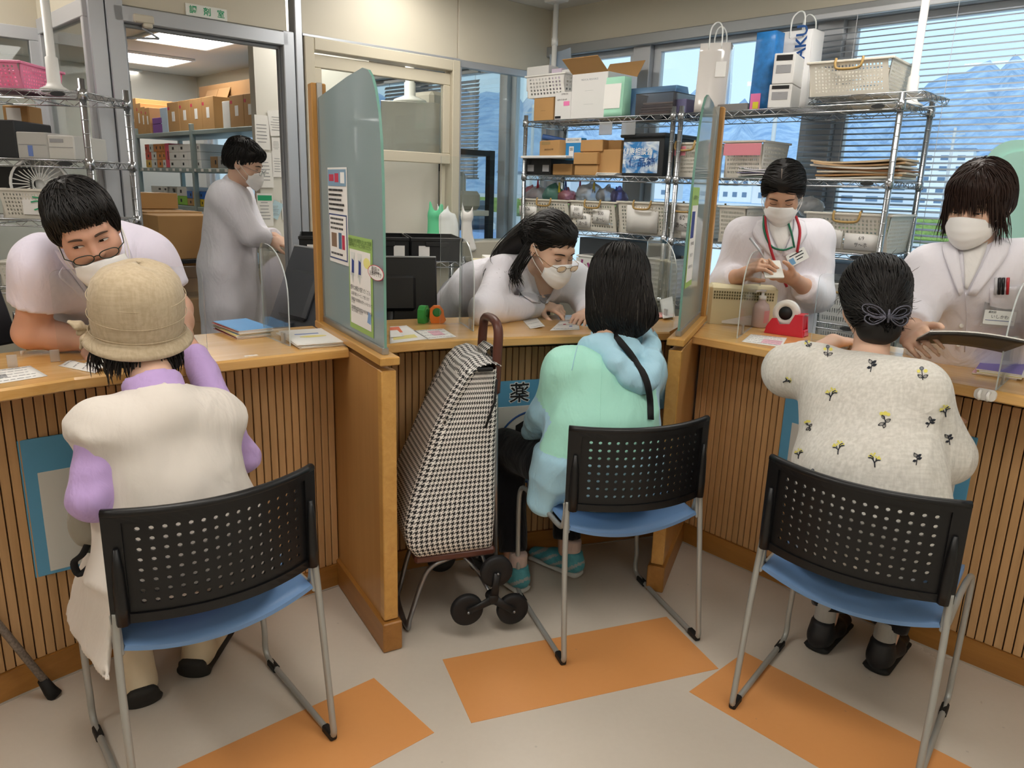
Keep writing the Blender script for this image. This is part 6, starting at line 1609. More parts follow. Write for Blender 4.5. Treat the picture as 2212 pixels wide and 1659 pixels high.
for i in range(14):
    for q in range(2): b.prism([(-.034+.05*q,.116-.0065*i),(-.034+.05*q+.034,.116-.0065*i),(-.034+.05*q+.034,.1172-.0065*i),(-.034+.05*q,.1172-.0065*i)],.0011,.0013,Fc)
b.build('date_rows',m_greyp,t)['kind']='stuff'
b=MB()
for i in list(range(6))+list(range(12,18)): b.tube([(-.065+.0076*i,.0,.129),(-.065+.0076*i,-.006,.137),(-.065+.0076*i,.004,.143),(-.065+.0076*i,.008,.133)],.0012,5)
b.build('spiral',m_dark,t)['kind']='stuff'
# beige ventilator box behind the calendar
p=at(1600,660,3.12);t=thing('heater_box','cream slotted electric heater behind the desk calendar','heater',(p.x,p.y,ZT1-.22),R(-8));m_heat=mat('cream plastic','e0d6b0',.45)
MB().box((0,0,.19),(.27,.10,.38),b=.012).build('case',m_heat,t)
for r_ in range(3):
    b=MB()
    for i in range(24): b.box((-.115+.01*i,-.0505,.352-.012*r_),(.006,.004,.008))
    b.build('slots',mat('heater slot','6f6746',.7),t)['kind']='stuff'
# ------------------------------------------------------------------ monitors seen from behind
m_mon=mat('monitor black','121214',.35);m_mong=mat('monitor grey','55585c',.4)
def monitor(label,P,ang,w,h,tilt,m=m_mon,logo=None,foot=.1):
    t=thing('monitor',label,'monitor',P,ang);Rx=Matrix.Rotation(R(tilt),3,'X')
    b=MB();b.box(Rx @ Vector((0,0,h/2))+Vector((0,0,foot)),(w,.022,h),Rx,.006);b.build('shell',m,t)
    b=MB();b.box(Rx @ Vector((0,-.018,h*.45))+Vector((0,0,foot)),(w*.55,.03,h*.55),Rx,.012);b.build('back_hump',m,t)
    b=MB();b.box(Rx @ Vector((0,.013,h/2))+Vector((0,0,foot)),(w*.94,.003,h*.9),Rx);b.build('screen',mat('screen glass','20262c',.15),t)
    b=MB();b.tube([(0,0,.005),(0,-.005,foot+.05)],.02,10);b.build('neck',m,t);b=MB();b.lathe([(.001,0),(.10,0),(.10,.006),(.001,.012)],24);b.build('foot',m,t)
    b=MB();b.box(Rx @ Vector((0,0,h))+Vector((0,0,foot)),(w*.99,.024,.008),Rx,.002);b.build('top_edge',mat('monitor edge grey','8a8d90',.35),t)
    if logo: lettering([(logo,-w*.26,h*.13,.05,'CENTER',1.0)],mat('logo grey','8a8a8c',.5),t,Matrix.Translation((0,0,foot)) @ (frame3((0,0,0),(1,0,0),Rx @ Vector((0,0,1)))) @ Matrix.Translation((0,0,.0115)))
    return t
monitor('black monitor seen from behind, standing beside the left glass divider',(-.52,3.12,.78),R(14),.40,.27,-8,logo='∞',foot=.11)
monitor('dark tilted monitor behind the acrylic fin on the left counter',(-.88,2.93,.74),R(-42),.34,.36,-24,m=mat('monitor dark translucent','3a3d42',.3),foot=.12)
t=monitor('black monitor cut by the left edge of the picture',(-1.72,2.28,.80),R(70),.40,.30,-18,foot=.10)
# ------------------------------------------------------------------ posters on the divider glass
def on_div(t_,p,ang,y):
    def f(x,yy):
        q=atp(x,yy,(p[0]-math.sin(R(ang))*y,p[1]+math.cos(R(ang))*y),ang);s=(q.x-p[0])*math.cos(R(ang))+(q.y-p[1])*math.sin(R(ang));return s,q.z
    return f
m_pgreen=mat('poster green','9dbf6a',.6)
fL=on_div(dl,(-.62,2.538),-59.8,.018);B0=Vector((-.62,2.538,0));Rz=Matrix.Rotation(R(-59.8),4,'Z')
def poster(name,label,s0,s1,z0,z1,build):
    t=thing(name,label,'poster',(Matrix.Translation(B0) @ Rz @ Vector(((s0+s1)/2,.019,(z0+z1)/2))),R(-59.8));F=frame3((0,-.0012,0),(1,0,0),(0,0,1));w,h=s1-s0,z1-z0
    MB().box((0,0,0),(w,.0012,h)).build('paper',m_pgreen if build == 'g' else m_paper,t)
    def bar(x0,x1,y0,y1,m,nm='print',l=.0004):
        b=MB();b.prism([(x0*w,y0*h),(x1*w,y0*h),(x1*w,y1*h),(x0*w,y1*h)],l,l+.0003,F);return b.build(nm,m,t)
    if build == 'g':
        bar(-.44,.44,-.44,.36,m_paper,'panel')
        lettering([('登録後の待ち時間をまとめて短縮',0,h*.45,w*.066,'CENTER'),('お薬手帳カバーをご利用ください',0,h*.405,w*.066,'CENTER')],mat('dark green print','2c4a1e',.7),t,F,lift=.001)
        for x in (-.3,.0):
            b=MB();b.prism([(x*w+math.cos(a)*.0,y) for a,y in ((0,0),)]+[((x-.1)*w,.08*h),((x+.1)*w,.08*h),((x+.1)*w,.33*h),((x-.1)*w,.33*h)],.0009,.0012,F);b.build('booklet_print',mat('pale print','dfe3df',.7),t)
            b=MB();b.prism([((x-.05)*w,.11*h),((x+.05)*w,.11*h),((x+.06)*w,.24*h),((x-.03)*w,.26*h)],.0014,.0017,F);b.build('figure_print',mat('navy figure print','2d3f86',.7),t)
        b=MB();b.prism([(.3*w+.14*w*math.cos(a),.25*h+.055*h*math.sin(a)) for a in np.linspace(0,6.28,18)[:-1]],.0009,.0012,F);b.build('bubble_yellow',mat('pale yellow print','e6e08a',.7),t)
        lettering([('便利な機能が盛りだくさん',0,-h*.05,w*.075,'CENTER',.95),('お薬手帳カバーとして使えます',-.40*w,-h*.115,w*.056),('保険証や診察券のポケットもついて',-.40*w,-h*.175,w*.056),('います',-.40*w,-h*.205,w*.056),('医療費助成受給者証や母子健康手帳',-.40*w,-h*.265,w*.056),('なども収納できます',-.40*w,-h*.295,w*.056)],m_txt,t,F,lift=.001)
        b=MB();b.prism([(.28*w,-.36*h),(.42*w,-.37*h),(.44*w,-.27*h),(.34*w,-.24*h)],.0009,.0012,F);b.build('case_print',mat('blue case print','7fa3cf',.7),t)
    else:
        bar(-.47,.47,.31,.48,mat('poster photo blue','7f9fb8',.6),'header');bar(-.4,-.15,.36,.43,m_redp,'print',.0008);bar(-.1,.1,.35,.44,m_redp,'print',.0008);bar(.2,.4,.34,.45,m_whitep,'print',.0008)
        rp_=random.Random(2)
        def scrib(x0,y,n):
            b=MB();x=x0
            for _ in range(n): l=rp_.uniform(.03,.07);b.prism([(x*w,(y-.011)*h),((x+l)*w,(y-.011)*h),((x+l)*w,(y+.011)*h),(x*w,(y+.011)*h)],.0012,.0014,F);x+=l+.015
            b.build('printed_line',m_txt,t)['kind']='stuff'
        for y in (.27,.22,.17,.12,.07): scrib(-.44,y,11)
        bar(-.47,.47,-.46,.02,mat('poster navy frame','3b4a7a',.7),'frame');bar(-.44,.44,-.445,.005,m_paper,'panel',.0008)
        for y in (-.03,-.08,-.13,-.40): scrib(-.38,y,10)
        bar(-.34,-.06,-.33,-.18,mat('brown product print','8a6f58',.7),'picture',.0012);bar(.04,.2,-.34,-.17,mat('teal product print','50708f',.7),'picture',.0012);bar(.22,.36,-.34,-.19,m_redp,'picture',.0012)
    return t
s0,z1=fL(707,362);s1,_=fL(748,365);_,z0=fL(711,562);poster('poster','white poster with a photo header on the left divider glass',s0,s1,z0,z1,'w')
s0,z1=fL(752,507);s1,_=fL(803,520);_,z0=fL(757,705);poster('poster','green bordered poster low on the left divider glass',s0,s1,z0,z1,'g')
s0,z1=fL(797,568);s1,z0=fL(831,612);t=thing('speech_sticker','round white speech bubble sticker with pink rim on the left divider glass','sticker',Matrix.Translation(B0) @ Rz @ Vector(((s0+s1)/2,.0165,(z0+z1)/2)),R(-59.8));F=frame3((0,-.001,0),(1,0,0),(0,0,1))
w,h=abs(s1-s0),abs(z1-z0);b=MB();b.prism([(w*.52*math.cos(a),h*.5*math.sin(a)) for a in np.linspace(0,6.28,28)[:-1]],0,.0006,F);b.build('rim',m_redp,t);b=MB();b.prism([(w*.48*math.cos(a),h*.46*math.sin(a)) for a in np.linspace(0,6.28,28)[:-1]],.0004,.0010,F);b.build('face',m_paper,t)
lettering([('登録は',0,h*.12,w*.18,'CENTER'),('お済みですか',0,-h*.1,w*.13,'CENTER')],m_txt,t,F,lift=.0014)
t=thing('poster','green bordered poster on the right divider glass, seen at a steep angle','poster',Matrix.Translation((.751,2.995,0)) @ Matrix.Rotation(R(-110.9),4,'Z') @ Vector((.34,-.0195,1.30)),R(-110.9))
MB().box((0,0,0),(.15,.0012,.34)).build('paper',m_pgreen,t);Fr=frame3((0,.0012,0),(-1,0,0),(0,0,1));b=MB();b.prism([(-.066,-.15),(.066,-.15),(.066,.11),(-.066,.11)],0,.0004,Fr);b.build('panel',m_paper,t)
lettering([('お薬手帳カバー',0,.135,.016,'CENTER'),('便利な機能',0,-.02,.014,'CENTER'),('使えます',0,-.06,.014,'CENTER'),('収納できます',0,-.10,.014,'CENTER')],m_txt,t,Fr,lift=.0008)
b=MB();b.prism([(-.06,.0),(.01,.0),(.01,.09),(-.06,.09)],.0005,.0008,Fr);b.build('figure_print',MATS['navy figure print'],t)
# ------------------------------------------------------------------ shopping cart
def hound():
    m=bpy.data.materials.new('houndstooth cloth');m.use_nodes=True;T=NT(m.node_tree);b=m.node_tree.nodes['Principled BSDF']
    uv=T.n('ShaderNodeUVMap');sp=T.n('ShaderNodeSeparateXYZ');T.l(uv.outputs[0],sp.inputs[0])
    x=T.math('FLOOR',T.math('MULTIPLY',sp.outputs[0],1/.0021));y=T.math('FLOOR',T.math('MULTIPLY',sp.outputs[1],1/.0021))
    wx=T.math('LESS_THAN',T.math('FLOORED_MODULO',x,8.0),3.5);wy=T.math('LESS_THAN',T.math('FLOORED_MODULO',y,8.0),3.5)
    tw=T.math('LESS_THAN',T.math('FLOORED_MODULO',T.math('ADD',x,y),4.0),1.5)
    f=T.math('ADD',T.math('MULTIPLY',tw,wx),T.math('MULTIPLY',T.math('SUBTRACT',1.0,tw),wy))
    T.l(T.mix(f,lin('18181b'),lin('e9e6e1')),b.inputs['Base Color']);b.inputs['Roughness'].default_value=.75
    return m
m_hound=hound()
def uvgrid(name,G,m,par,uvs,th=0):
    b=MB();b.grid(G,th);o=b.build(name,m,par,world=True);me=o.data;nv=G.shape[0]*G.shape[1];lay=me.uv_layers.new(name='UVMap');U_=np.asarray(uvs).reshape(-1,2)
    for lp in me.loops: lay.data[lp.index].uv=U_[lp.vertex_index % nv]
    return o
def cart():
    wd=nrm(V3(.32,-.947,0));dd=nrm(V3(-.947,-.32,0));o0=V3(-.075,2.43,0)       # axle direction (to the viewer), depth direction, point under the posts
    t=thing('shopping_cart','black and white houndstooth shopping cart with three-wheel stair climbers and brown handle','shopping cart',o0)
    L=lambda w,d,z: o0+wd*w+dd*d+up*z
    m_br=mat('brown plastic','5a3328',.4);m_st=mat('steel tube','8f9094',.28,.85)
    # base tray
    b=MB();b.box((0,0,0),(.30,.27,.03),b=.008);k=b.build('base_tray',m_br,t,world=False);k.location=Vector(L(0,.145,.285)-o0);k.rotation_euler=(0,0,math.atan2(wd[1],wd[0]));
    # posts and handle
    for w in (-.085,.085):
        b=MB();b.tube([L(w,-.01,.20),L(w,.005,.86)],.0085,10);b.build('post',m_st,t,world=True)
    b=MB();hp=curve_pts([L(.085,.005,.81),L(.088,.003,.93),L(.085,0,1.00),L(.06,-.0,1.032),L(0,0,1.040),L(-.06,0,1.032),L(-.085,0,1.00),L(-.088,.003,.93),L(-.085,.005,.83)],40);b.tube(hp,.0155,10,flat=(dd,.85));b.build('handle',m_br,t,world=True)
    b=MB();b.tube([L(-.085,.004,.905),L(.085,.004,.905)],.011,8);b.build('cross_bar',m_br,t,world=True)
    # bag: rings from base to top
    def ring(z,w0,w1,d0,d1,r,sk=0):
        P=[]
        for x,y in rounded(1,1,r,6): P.append((x,y))
        return [L((w0+w1)/2+x*(w1-w0),(d0+d1)/2+y*(d1-d0)+sk*x,z) for x,y in P]
    lev=[(.30,-.155,.15,.02,.275,.06),(.335,-.17,.165,.015,.30,.08),(.40,-.172,.17,.012,.31,.1),(.50,-.165,.165,.01,.29,.12),(.60,-.16,.158,.008,.255,.14),(.70,-.152,.150,.008,.22,.16),(.80,-.145,.140,.008,.17,.18),(.86,-.14,.135,.008,.13,.2),(.90,-.135,.13,.010,.10,.2)]
    zz=np.linspace(0,1,28);G=[]
    lv=np.array(lev)
    for q in zz:
        f=q*(len(lev)-1);i=min(int(f),len(lev)-2);g=f-i;G.append(ring(*(lv[i]*(1-g)+lv[i+1]*g)))
    G=np.array(G).transpose(1,0,2);n=G.shape[0]
    cen=G.mean(0,keepdims=True);out=G-cen;out /= np.linalg.norm(out,axis=2,keepdims=True)
    amp=wob(G*V3(1,1,.55),11,201)*.010+wob(G,26,202)*.003;G=G+out*amp[...,None];G=np.concatenate([G,G[:1]],0)
    du=np.concatenate([[0],np.cumsum(np.linalg.norm(np.diff(G[:,6],axis=0),axis=1))]);dvv=np.concatenate([[0],np.cumsum(np.linalg.norm(np.diff(G,axis=1),axis=2).mean(0))])
    uvgrid('bag',G,m_hound,t,np.stack(np.broadcast_arrays(du[:,None],dvv[None,:]),-1),.002)
    # top flap over the bag
    F=[];
    for w in np.linspace(-.15,.15,9): F.append([L(w,d,z)+V3(0,0,.004*math.sin(w*40)) for d,z in ((.008,.915),(.04,.925),(.08,.915),(.112,.885),(.135,.845),(.16,.80),(.19,.735))])
    F=np.array(F);uvgrid('flap',F,m_hound,t,np.stack(np.broadcast_arrays(np.linspace(0,.30,9)[:,None],np.array([0,.033,.075,.12,.165,.215,.29])[None,:]),-1),.003)
    for w in (-.15,.15):
        b=MB();b.box(L(w,.06,.905),(.012,.05,.012),Matrix.Rotation(math.atan2(wd[1],wd[0]),3,'Z'),.003);b.build('piping',mat('black piping','111113',.7),t,world=True)
    # loop over the handle cross bar
    S_=np.array([[L(w,d,z) for d,z in ((.03,.90),(.028,.94),(.01,.955),(-.012,.945),(-.018,.90))] for w in (-.045,0,.05)]);uvgrid('hanging_loop',S_,m_hound,t,np.stack(np.broadcast_arrays(np.array([0,.045,.095])[:,None],np.array([0,.04,.065,.09,.135])[None,:]),-1),.003)
    # black pocket edges on the near side
    b=MB();b.tube([L(.145,.02,.87),L(.158,.03,.80),L(.165,.06,.72)],.004,6);b.build('side_zip',mat('black piping','111113',.7),t,world=True)
    # front leg loop
    b=MB();b.tube(curve_pts([L(.12,.10,.275),L(.12,.17,.262),L(.115,.235,.22),L(.10,.285,.06),L(.09,.295,.012),L(-.09,.295,.012),L(-.10,.285,.06),L(-.115,.235,.22),L(-.12,.17,.262),L(-.12,.10,.275)],44),.0085,10);b.build('support_leg',m_st,t,world=True)
    for w in (-.1,.1):
        b=MB();b.tube([L(w,.05,.27),L(w,-.0,.135)],.006,8);b.tube([L(w,.12,.27),L(w*1.2,.01,.14)],.006,8);b.build('axle_brace',m_st,t,world=True)
    b=MB();b.tube([L(-.19,.03,.140),L(.19,.03,.140)],.006,8);b.build('axle',m_st,t,world=True)
    # wheel stars
    mw=mat('black wheel','151517',.5);mt=mat('grey tyre','161618',.6);Mo=np.stack([dd,up,wd],1);Ro=Matrix(Mo.tolist())
    for w in (-.185,.185):
        st=obj('wheel_star',None,t,Vector(L(w,.03,.140)-o0));
        for k in range(3):
            a=R(98+120*k);q=V3(*(Mo @ V3(math.cos(a)*.092,math.sin(a)*.092,0)))
            b=MB();b.lathe([(.030,-.010),(.049,-.013),(.054,-.008),(.054,.008),(.049,.013),(.030,.010)],28,rot=Ro,c=q);b.build('tyre',mt,st)
            b=MB();b.lathe([(.0005,-.006),(.030,-.007),(.036,-.011),(.036,.011),(.030,.007),(.0005,.006)],24,rot=Ro,c=q);b.build('rim',mw,st)
            b=MB();b.tube([V3(*(wd*.016)),q*.55+wd*.018,q+wd*.016],[.017,.012,.013],8,flat=(np.cross(q,wd),.4));b.build('spoke',mw,st)
            b=MB();b.lathe([(.0005,.0),(.005,.0),(.004,.004),(.0005,.005)],10,rot=Ro,c=q+wd*.020);b.build('rivet',m_st,st)
        b=MB();b.lathe([(.0005,-.014),(.020,-.014),(.020,.018),(.012,.024),(.0005,.024)],20,rot=Ro);b.build('hub',mw,st)
    return t
cart()
# ------------------------------------------------------------------ wire racks, boxes and baskets behind the counter
m_chrome=mat('chrome wire','b9bcbf',.22,.95);m_card=mat('brown cardboard','b98f5c',.8,var=(7,.08));m_cardd=mat('dark cardboard','8a6a44',.85,var=(7,.1));m_cardw=mat('white carton','dedddb',.7);m_bask=mat('cream plastic basket','d9d4c8',.5);m_hand=mat('ochre handle','a98a52',.45);m_blk=mat('black case','17181a',.4);m_black2=mat('charcoal plastic','2b2d30',.5)
def shelf_mesh(w,d):
    b=MB();r=.0028
    for y in (0,d):
        b.tube([(0,y,0),(w,y,0)],r,6);b.tube([(0,y,-.026),(w,y,-.026)],r,6);n=int(w/.036);b.tube([(w*i/n,y,0 if i % 2 else -.026) for i in range(n+1)],.0018,5)
    for x in (0,w):
        b.tube([(x,0,0),(x,d,0)],r,6);b.tube([(x,0,-.026),(x,d,-.026)],r,6);n=int(d/.03);b.tube([(x,d*i/n,0 if i % 2 else -.026) for i in range(n+1)],.0018,5)
    for i in range(1,int(d/.025)): b.tube([(0,d*i/int(d/.025),-.002),(w,d*i/int(d/.025),-.002)],.0014,4)
    for i in range(1,4): b.tube([(w*i/4,0,-.026),(w*i/4,d,-.026)],r,5)
    return b
def rack(label,O,rot,w,d,zs,h,m=None,badge=True,foot=0):
    m=m or m_chrome;t=thing('wire_rack',label,'rack',O,rot,'wire racks')
    for x in (0,w):
        for y in (0,d):
            b=MB();b.tube([(x,y,foot),(x,y,h)],.0127,10)
            for k in range(int((h-foot)/.05)): b.tube([(x,y,foot+.05*k),(x,y,foot+.05*k+.003)],.0131,10)
            b.build('post',m,t)
    me=shelf_mesh(w,d).mesh('shelf',m)
    for z in zs:
        s=obj('shelf',me,t,(0,0,z))
        for x in (0,w):
            for y in (0,d): b=MB();b.lathe([(.0135,-.03),(.019,-.03),(.017,.008),(.0135,.008)],12,c=(x,y,0));b.build('collar',m,s)
        if badge: b=MB();b.prism([(w-.09+.028*math.cos(a),-.013+.009*math.sin(a)) for a in np.linspace(0,6.28,17)[:-1]],.0,.003,Matrix(((1,0,0,0),(0,0,-1,-.003),(0,1,0,0),(0,0,0,1))));b.build('name_plate',m_black2,s)
    return t
BF=.45
rack('chrome wire rack in front of the window, left of the right glass divider',W(.245,BF,0),R(-45),1.045,.36,(1.835,1.527,1.225,.90,.5,.12),1.87)
rack('chrome wire rack in front of the blinds, right of the right glass divider',W(1.335,BF,0),R(-45),1.045,.36,(1.835,1.525,1.215,.90,.5,.12),1.87)
def apx(x,y,b): q=atp(x,y,W(0,b,0),-45)-W(0,b,0);return q.dot(AV),q.z
def wthing(name,label,cat,a,b,z,tw=0,grp=None): return thing(name,label,cat,W(a,b,z),R(-45+tw),grp)
FR=lambda d,z=0: frame3((0,-d/2,z),(1,0,0),(0,0,1))
def carton(label,x0,x1,yt,yb,b=.42,d=.16,m=None,lines=(),name='carton',cat='box',z0=None,tw=0,tape=True,flaps=0,marks=(),ink=None):
    """box whose front face spans the given photo pixels at distance b from the window wall; lines/marks in fractions of the face"""
    a0,z_=apx(x0,yb,b);a1,_=apx(x1,yb,b);_,zt=apx((x0+x1)/2,yt,b);z0=z_ if z0 is None else z0;w,h=abs(a1-a0),zt-z0;m=m or m_card
    t=wthing(name,label,cat,(a0+a1)/2,b-d/2,z0,tw)
    if flaps:
        b_=MB()
        for (c,s) in (((0,-d/2,h/2),(w,.003,h)),((0,d/2,h/2),(w,.003,h)),((-w/2,0,h/2),(.003,d,h)),((w/2,0,h/2),(.003,d,h)),((0,0,.002),(w,d,.003)),((0,0,h*.7),(w-.004,d-.004,.003))): b_.box(c,s)
        b_.build('body',m,t)
        for sx,ln,an in ((-1,d*.45,35),(1,d*.45,55)):
            f=MB();f.box((0,sx*ln/2,0),(w,ln,.003));o=f.build('flap',m_card,t,(0,sx*d/2,h));o.rotation_euler=(R(an*sx if flaps == 1 else (-70*sx)),0,0)
        if flaps == 2: f=MB();f.box((ln/2,0,0),(ln,d,.003));o=f.build('flap',m_card,t,(w/2,0,h));o.rotation_euler=(0,R(-65),0)
    else:
        MB().box((0,0,h/2),(w,d,h),b=.003).build('body',m,t)
        if tape: MB().box((0,0,h+.0003),(w*.98 if w > d else .03,.03 if w > d else d*.98,.0012)).build('tape',mat('packing tape','c9a878',.35),t)
    for i,(fx0,fx1,fy0,fy1,mm) in enumerate(marks):
        q=MB();q.box(((fx0+fx1)/2*w-w/2,-d/2-.0006,(fy0+fy1)/2*h),((fx1-fx0)*w,.0012,(fy1-fy0)*h));q.build('label',mm,t)
    if lines: lettering([(l[0],(l[1]-.5)*w,l[2]*h,l[3]*h,'CENTER')+tuple(l[4:]) for l in lines],ink or m_txt,t,frame3((0,-d/2,0),(1,0,0),(0,0,1)),lift=.0016)
    return t,(a0+a1)/2,z0,w,h
def perf(b,P,ux,uz,nx,nz,fx=.5,fz=.55,margin=(.06,.10),th=.003):
    """perforated wall: origin P, spans ux, uz"""
    P,ux,uz=Vector(P),Vector(ux),Vector(uz);n=ux.cross(uz).normalized()*th/2
    def q4(u0,u1,v0,v1): return [P+ux*u+uz*v for u,v in ((u0,v0),(u1,v0),(u1,v1),(u0,v1))]
    def solid(u0,u1,v0,v1):
        V=q4(u0,u1,v0,v1);b.add([v+n for v in V]+[v-n for v in V],[(0,1,2,3),(7,6,5,4)])
    mx,mz=margin;solid(0,1,0,mz);solid(0,1,1-mz,1);solid(0,mx,mz,1-mz);solid(1-mx,1,mz,1-mz)
    for i in range(nx):
        for j in range(nz):
            u0=mx+(1-2*mx)*i/nx;u1=mx+(1-2*mx)*(i+1)/nx;v0=mz+(1-2*mz)*j/nz;v1=mz+(1-2*mz)*(j+1)/nz;cu,cv=(u0+u1)/2,(v0+v1)/2;hu,hv=(u1-u0)/2*fx,(v1-v0)/2*fz
            A=q4(u0,u1,v0,v1);B=q4(cu-hu,cu+hu,cv-hv,cv+hv);V=[v+n for v in A+B]+[v-n for v in A+B];F=[]
            for k in range(4): k2=(k+1) % 4;F+=[(k,k2,4+k2,4+k),(8+k2,8+k,12+k,12+k2),(4+k,4+k2,12+k2,12+k)]
            b.add(V,F)
BASK={}
def basket_mesh(w,d,h,m,nx,nz):
    key=(round(w,3),round(d,3),round(h,3),m.name)
    if key in BASK: return BASK[key]
    b=MB();f=.90;W2,D2,w2,d2=w/2,d/2,w/2*f,d/2*f
    c=[(-w2,-d2,0),(w2,-d2,0),(w2,d2,0),(-w2,d2,0)];C=[(-W2,-D2,h),(W2,-D2,h),(W2,D2,h),(-W2,D2,h)]
    for i in range(4):
        j=(i+1) % 4;n_=nx if i % 2 == 0 else max(4,int(nx*d/w));P=Vector(c[i]);ux=Vector(c[j])-P;uz=Vector(C[i])-P;ux2=Vector(C[j])-Vector(C[i]);perf(b,P,(ux+ux2)/2,uz+(ux-ux2)/2*.0,n_,nz)
    b.box((0,0,.002),(w*f,d*f,.004));wl=[(0,-D2,W2*2+.012,.012),(0,D2,W2*2+.012,.012)]
    for s in (-1,1): b.box((0,s*D2,h),(w+.02,.016,.010),b=.002);b.box((s*W2,0,h),(.016,d+.02,.010),b=.002)
    me=b.mesh('basket_body',m);BASK[key]=me;return me
def basket(label,x0,x1,yt,yb,b=.43,d=.30,handle=True,m=None,tags=(),z0=None,tw=0,nx=16,nz=7,grp='storage baskets on the racks',wdt=None):
    a0,z_=apx(x0,yb,b);a1,_=apx(x1,yb,b);_,zt=apx((x0+x1)/2,yt,b);z0=z_ if z0 is None else z0;w,h=wdt or abs(a1-a0),zt-z0
    t=wthing('storage_basket',label,'basket',(a0+a1)/2,b-d/2,z0,tw,grp);obj('body',basket_mesh(w,d,h,m or m_bask,nx,nz),t)
    if handle:
        for s in (-1,1):
            q=MB();q.tube(curve_pts([(-.055,s*(d/2+.004),h+.012),(-.055,s*(d/2+.012),h-.012),(-.04,s*(d/2+.014),h-.032),(.04,s*(d/2+.014),h-.032),(.055,s*(d/2+.012),h-.012),(.055,s*(d/2+.004),h+.012)],18),.0055,8);q.build('handle',m_hand,t)
    for (fx,fz,fw,fh,tx) in tags:
        k=obj('paper_tag',None,t,((fx-.5)*w,-d/2*(.9+.1*fz)-.004,fz*h));G=[[(u*fw*w/2,-.002+.002*u*v,v*fh*h/2) for v in (-1,0,1)] for u in np.linspace(-1,1,5)];q=MB();q.grid(G,.0008);q.build('paper',m_paper,k)
        if tx: lettering([(s_,0,(.22-.42*i)*fh*h,.34*fh*h if len(tx) > 1 else .5*fh*h,'CENTER',.8) for i,s_ in enumerate(tx)],m_txt,k,frame3((0,-.006,0),(1,0,0),(0,0,1)),lift=.0006)
    return t,(a0+a1)/2,b-d/2,z0,w,d,h
Z1,Z2,Z3,Z4=1.838,1.530,1.228,.903
# left rack, top shelf
_,a_,z_,w_,h_=carton('small brown carton under the white basket at the rack end',1152,1194,211,262,.40,.16,z0=Z1,lines=(('---------',.5,.45,.1),))
basket('white open basket of medicine boxes on top of a brown carton',1136,1218,162,212,.41,.20,False,mat('white basket','e6e4e0',.5),z0=Z1+h_+.001,nx=10,nz=5)
for x0,x1,yt,yb,m_,lb in ((1137,1184,143,175,m_cardw,'white box with orange edge in the top basket'),(1190,1212,148,178,mat('lilac carton','cdbfd0',.6),'lilac box in the top basket'),(1212,1230,150,178,m_cardw,'narrow white box leaning in the top basket')): carton(lb,x0,x1,yt,yb,.36,.09,m_,tape=False,name='medicine_box',z0=Z1+h_+.05)
carton('white blood pressure monitor box with pink sticker',1197,1232,199,258,.42,.12,m_cardw,(('OMRON',.6,.92,.09),('HEM-7130-HP',.45,.72,.085)),z0=Z1,tape=False,marks=((.55,.9,.50,.66,mat('pink sticker','ee7fb5',.6)),(.05,.4,.05,.14,m_txt)))
carton('large white carton with open brown flaps and blue transport marks',1233,1308,158,257,.42,.26,m_cardw,(('MEDICAL RESOURCE',.5,.86,.055),('--------------------',.5,.62,.04),('-----------------------',.5,.32,.04)),z0=Z1,flaps=1,marks=((.08,.26,.58,.86,mat('transport blue','1f4f8f',.6)),(.78,.98,.58,.86,MATS['transport blue'])) if 'transport blue' in MATS else ((.08,.26,.58,.86,mat('transport blue','1f4f8f',.6)),(.78,.98,.58,.86,mat('transport blue','1f4f8f',.6))),ink=mat('print grey blue','6b7684',.7))
def bag(label,x0,x1,yt,yb,b,d,m,z0,handles=True,note=None,hm=None,tw=0,top=.75,cat='paper bag',txt=None,hh=.09):
    a0,_=apx(x0,yb,b);a1,_=apx(x1,yb,b);_,zt=apx((x0+x1)/2,yt,b);w,h=abs(a1-a0),zt-z0;t=wthing('paper_bag',label,cat,(a0+a1)/2,b-d/2,z0,tw)
    G=[]
    for k in np.linspace(0,1,9): dd_=d*(1-(1-top)*k);G.append([(x*w*(1-.03*k),y*dd_,h*k) for x,y in rounded(1,1,.02,2)])
    G=np.array(G).transpose(1,0,2);G=np.concatenate([G,G[:1]]);G[:,:,:2] *= (1+.025*wob(G,30,int(x0)))[...,None];q=MB();q.grid(G,.0015);q.box((0,0,.002),(w*.95,d*.95,.002));q.build('body',m,t)
    if handles:
        for s in (-1,1): q=MB();q.tube(curve_pts([(-w*.2,s*d*top/2,h-.03),(-w*.19,s*d*top/2,h+hh*.6),(-w*.08,s*d*top/2*.8,h+hh),(w*.08,s*d*top/2*.8,h+hh),(w*.19,s*d*top/2,h+hh*.6),(w*.2,s*d*top/2,h-.03)],20),.0035,8);q.build('handle',hm or m_whitep,t)
    if note: q=MB();q.box(((note[0]-.5)*w,-d/2*(1-(1-top)*note[1])-.003,note[1]*h),(note[2]*w,.0012,note[3]*h),Matrix.Rotation(math.atan2(-d*(1-top)/2,h),3,'X'));q.build('note',m_paper,t)
    if txt: lettering([(txt[0],0,0,txt[1],'CENTER',1,.02)],txt[2],t,Matrix.Translation((w*.2,-d/2*top-.012,h*txt[3])) @ Matrix.Rotation(R(90),4,'X') @ Matrix.Rotation(R(90),4,'Z'))
    return t
bag('mint green paper bag with a handwritten note on the left rack',1303,1342,166,253,.44,.08,mat('mint paper','a6ddc2',.7),Z1,False,(.42,.52,.9,.62))
bag('large pale blue plastic bag lying behind the mint paper bag',1338,1448,186,250,.36,.20,clear('pale blue film',(190,220,240),.5,.55,(176,208,236),.2),Z1,False,top=.5,cat='plastic bag')
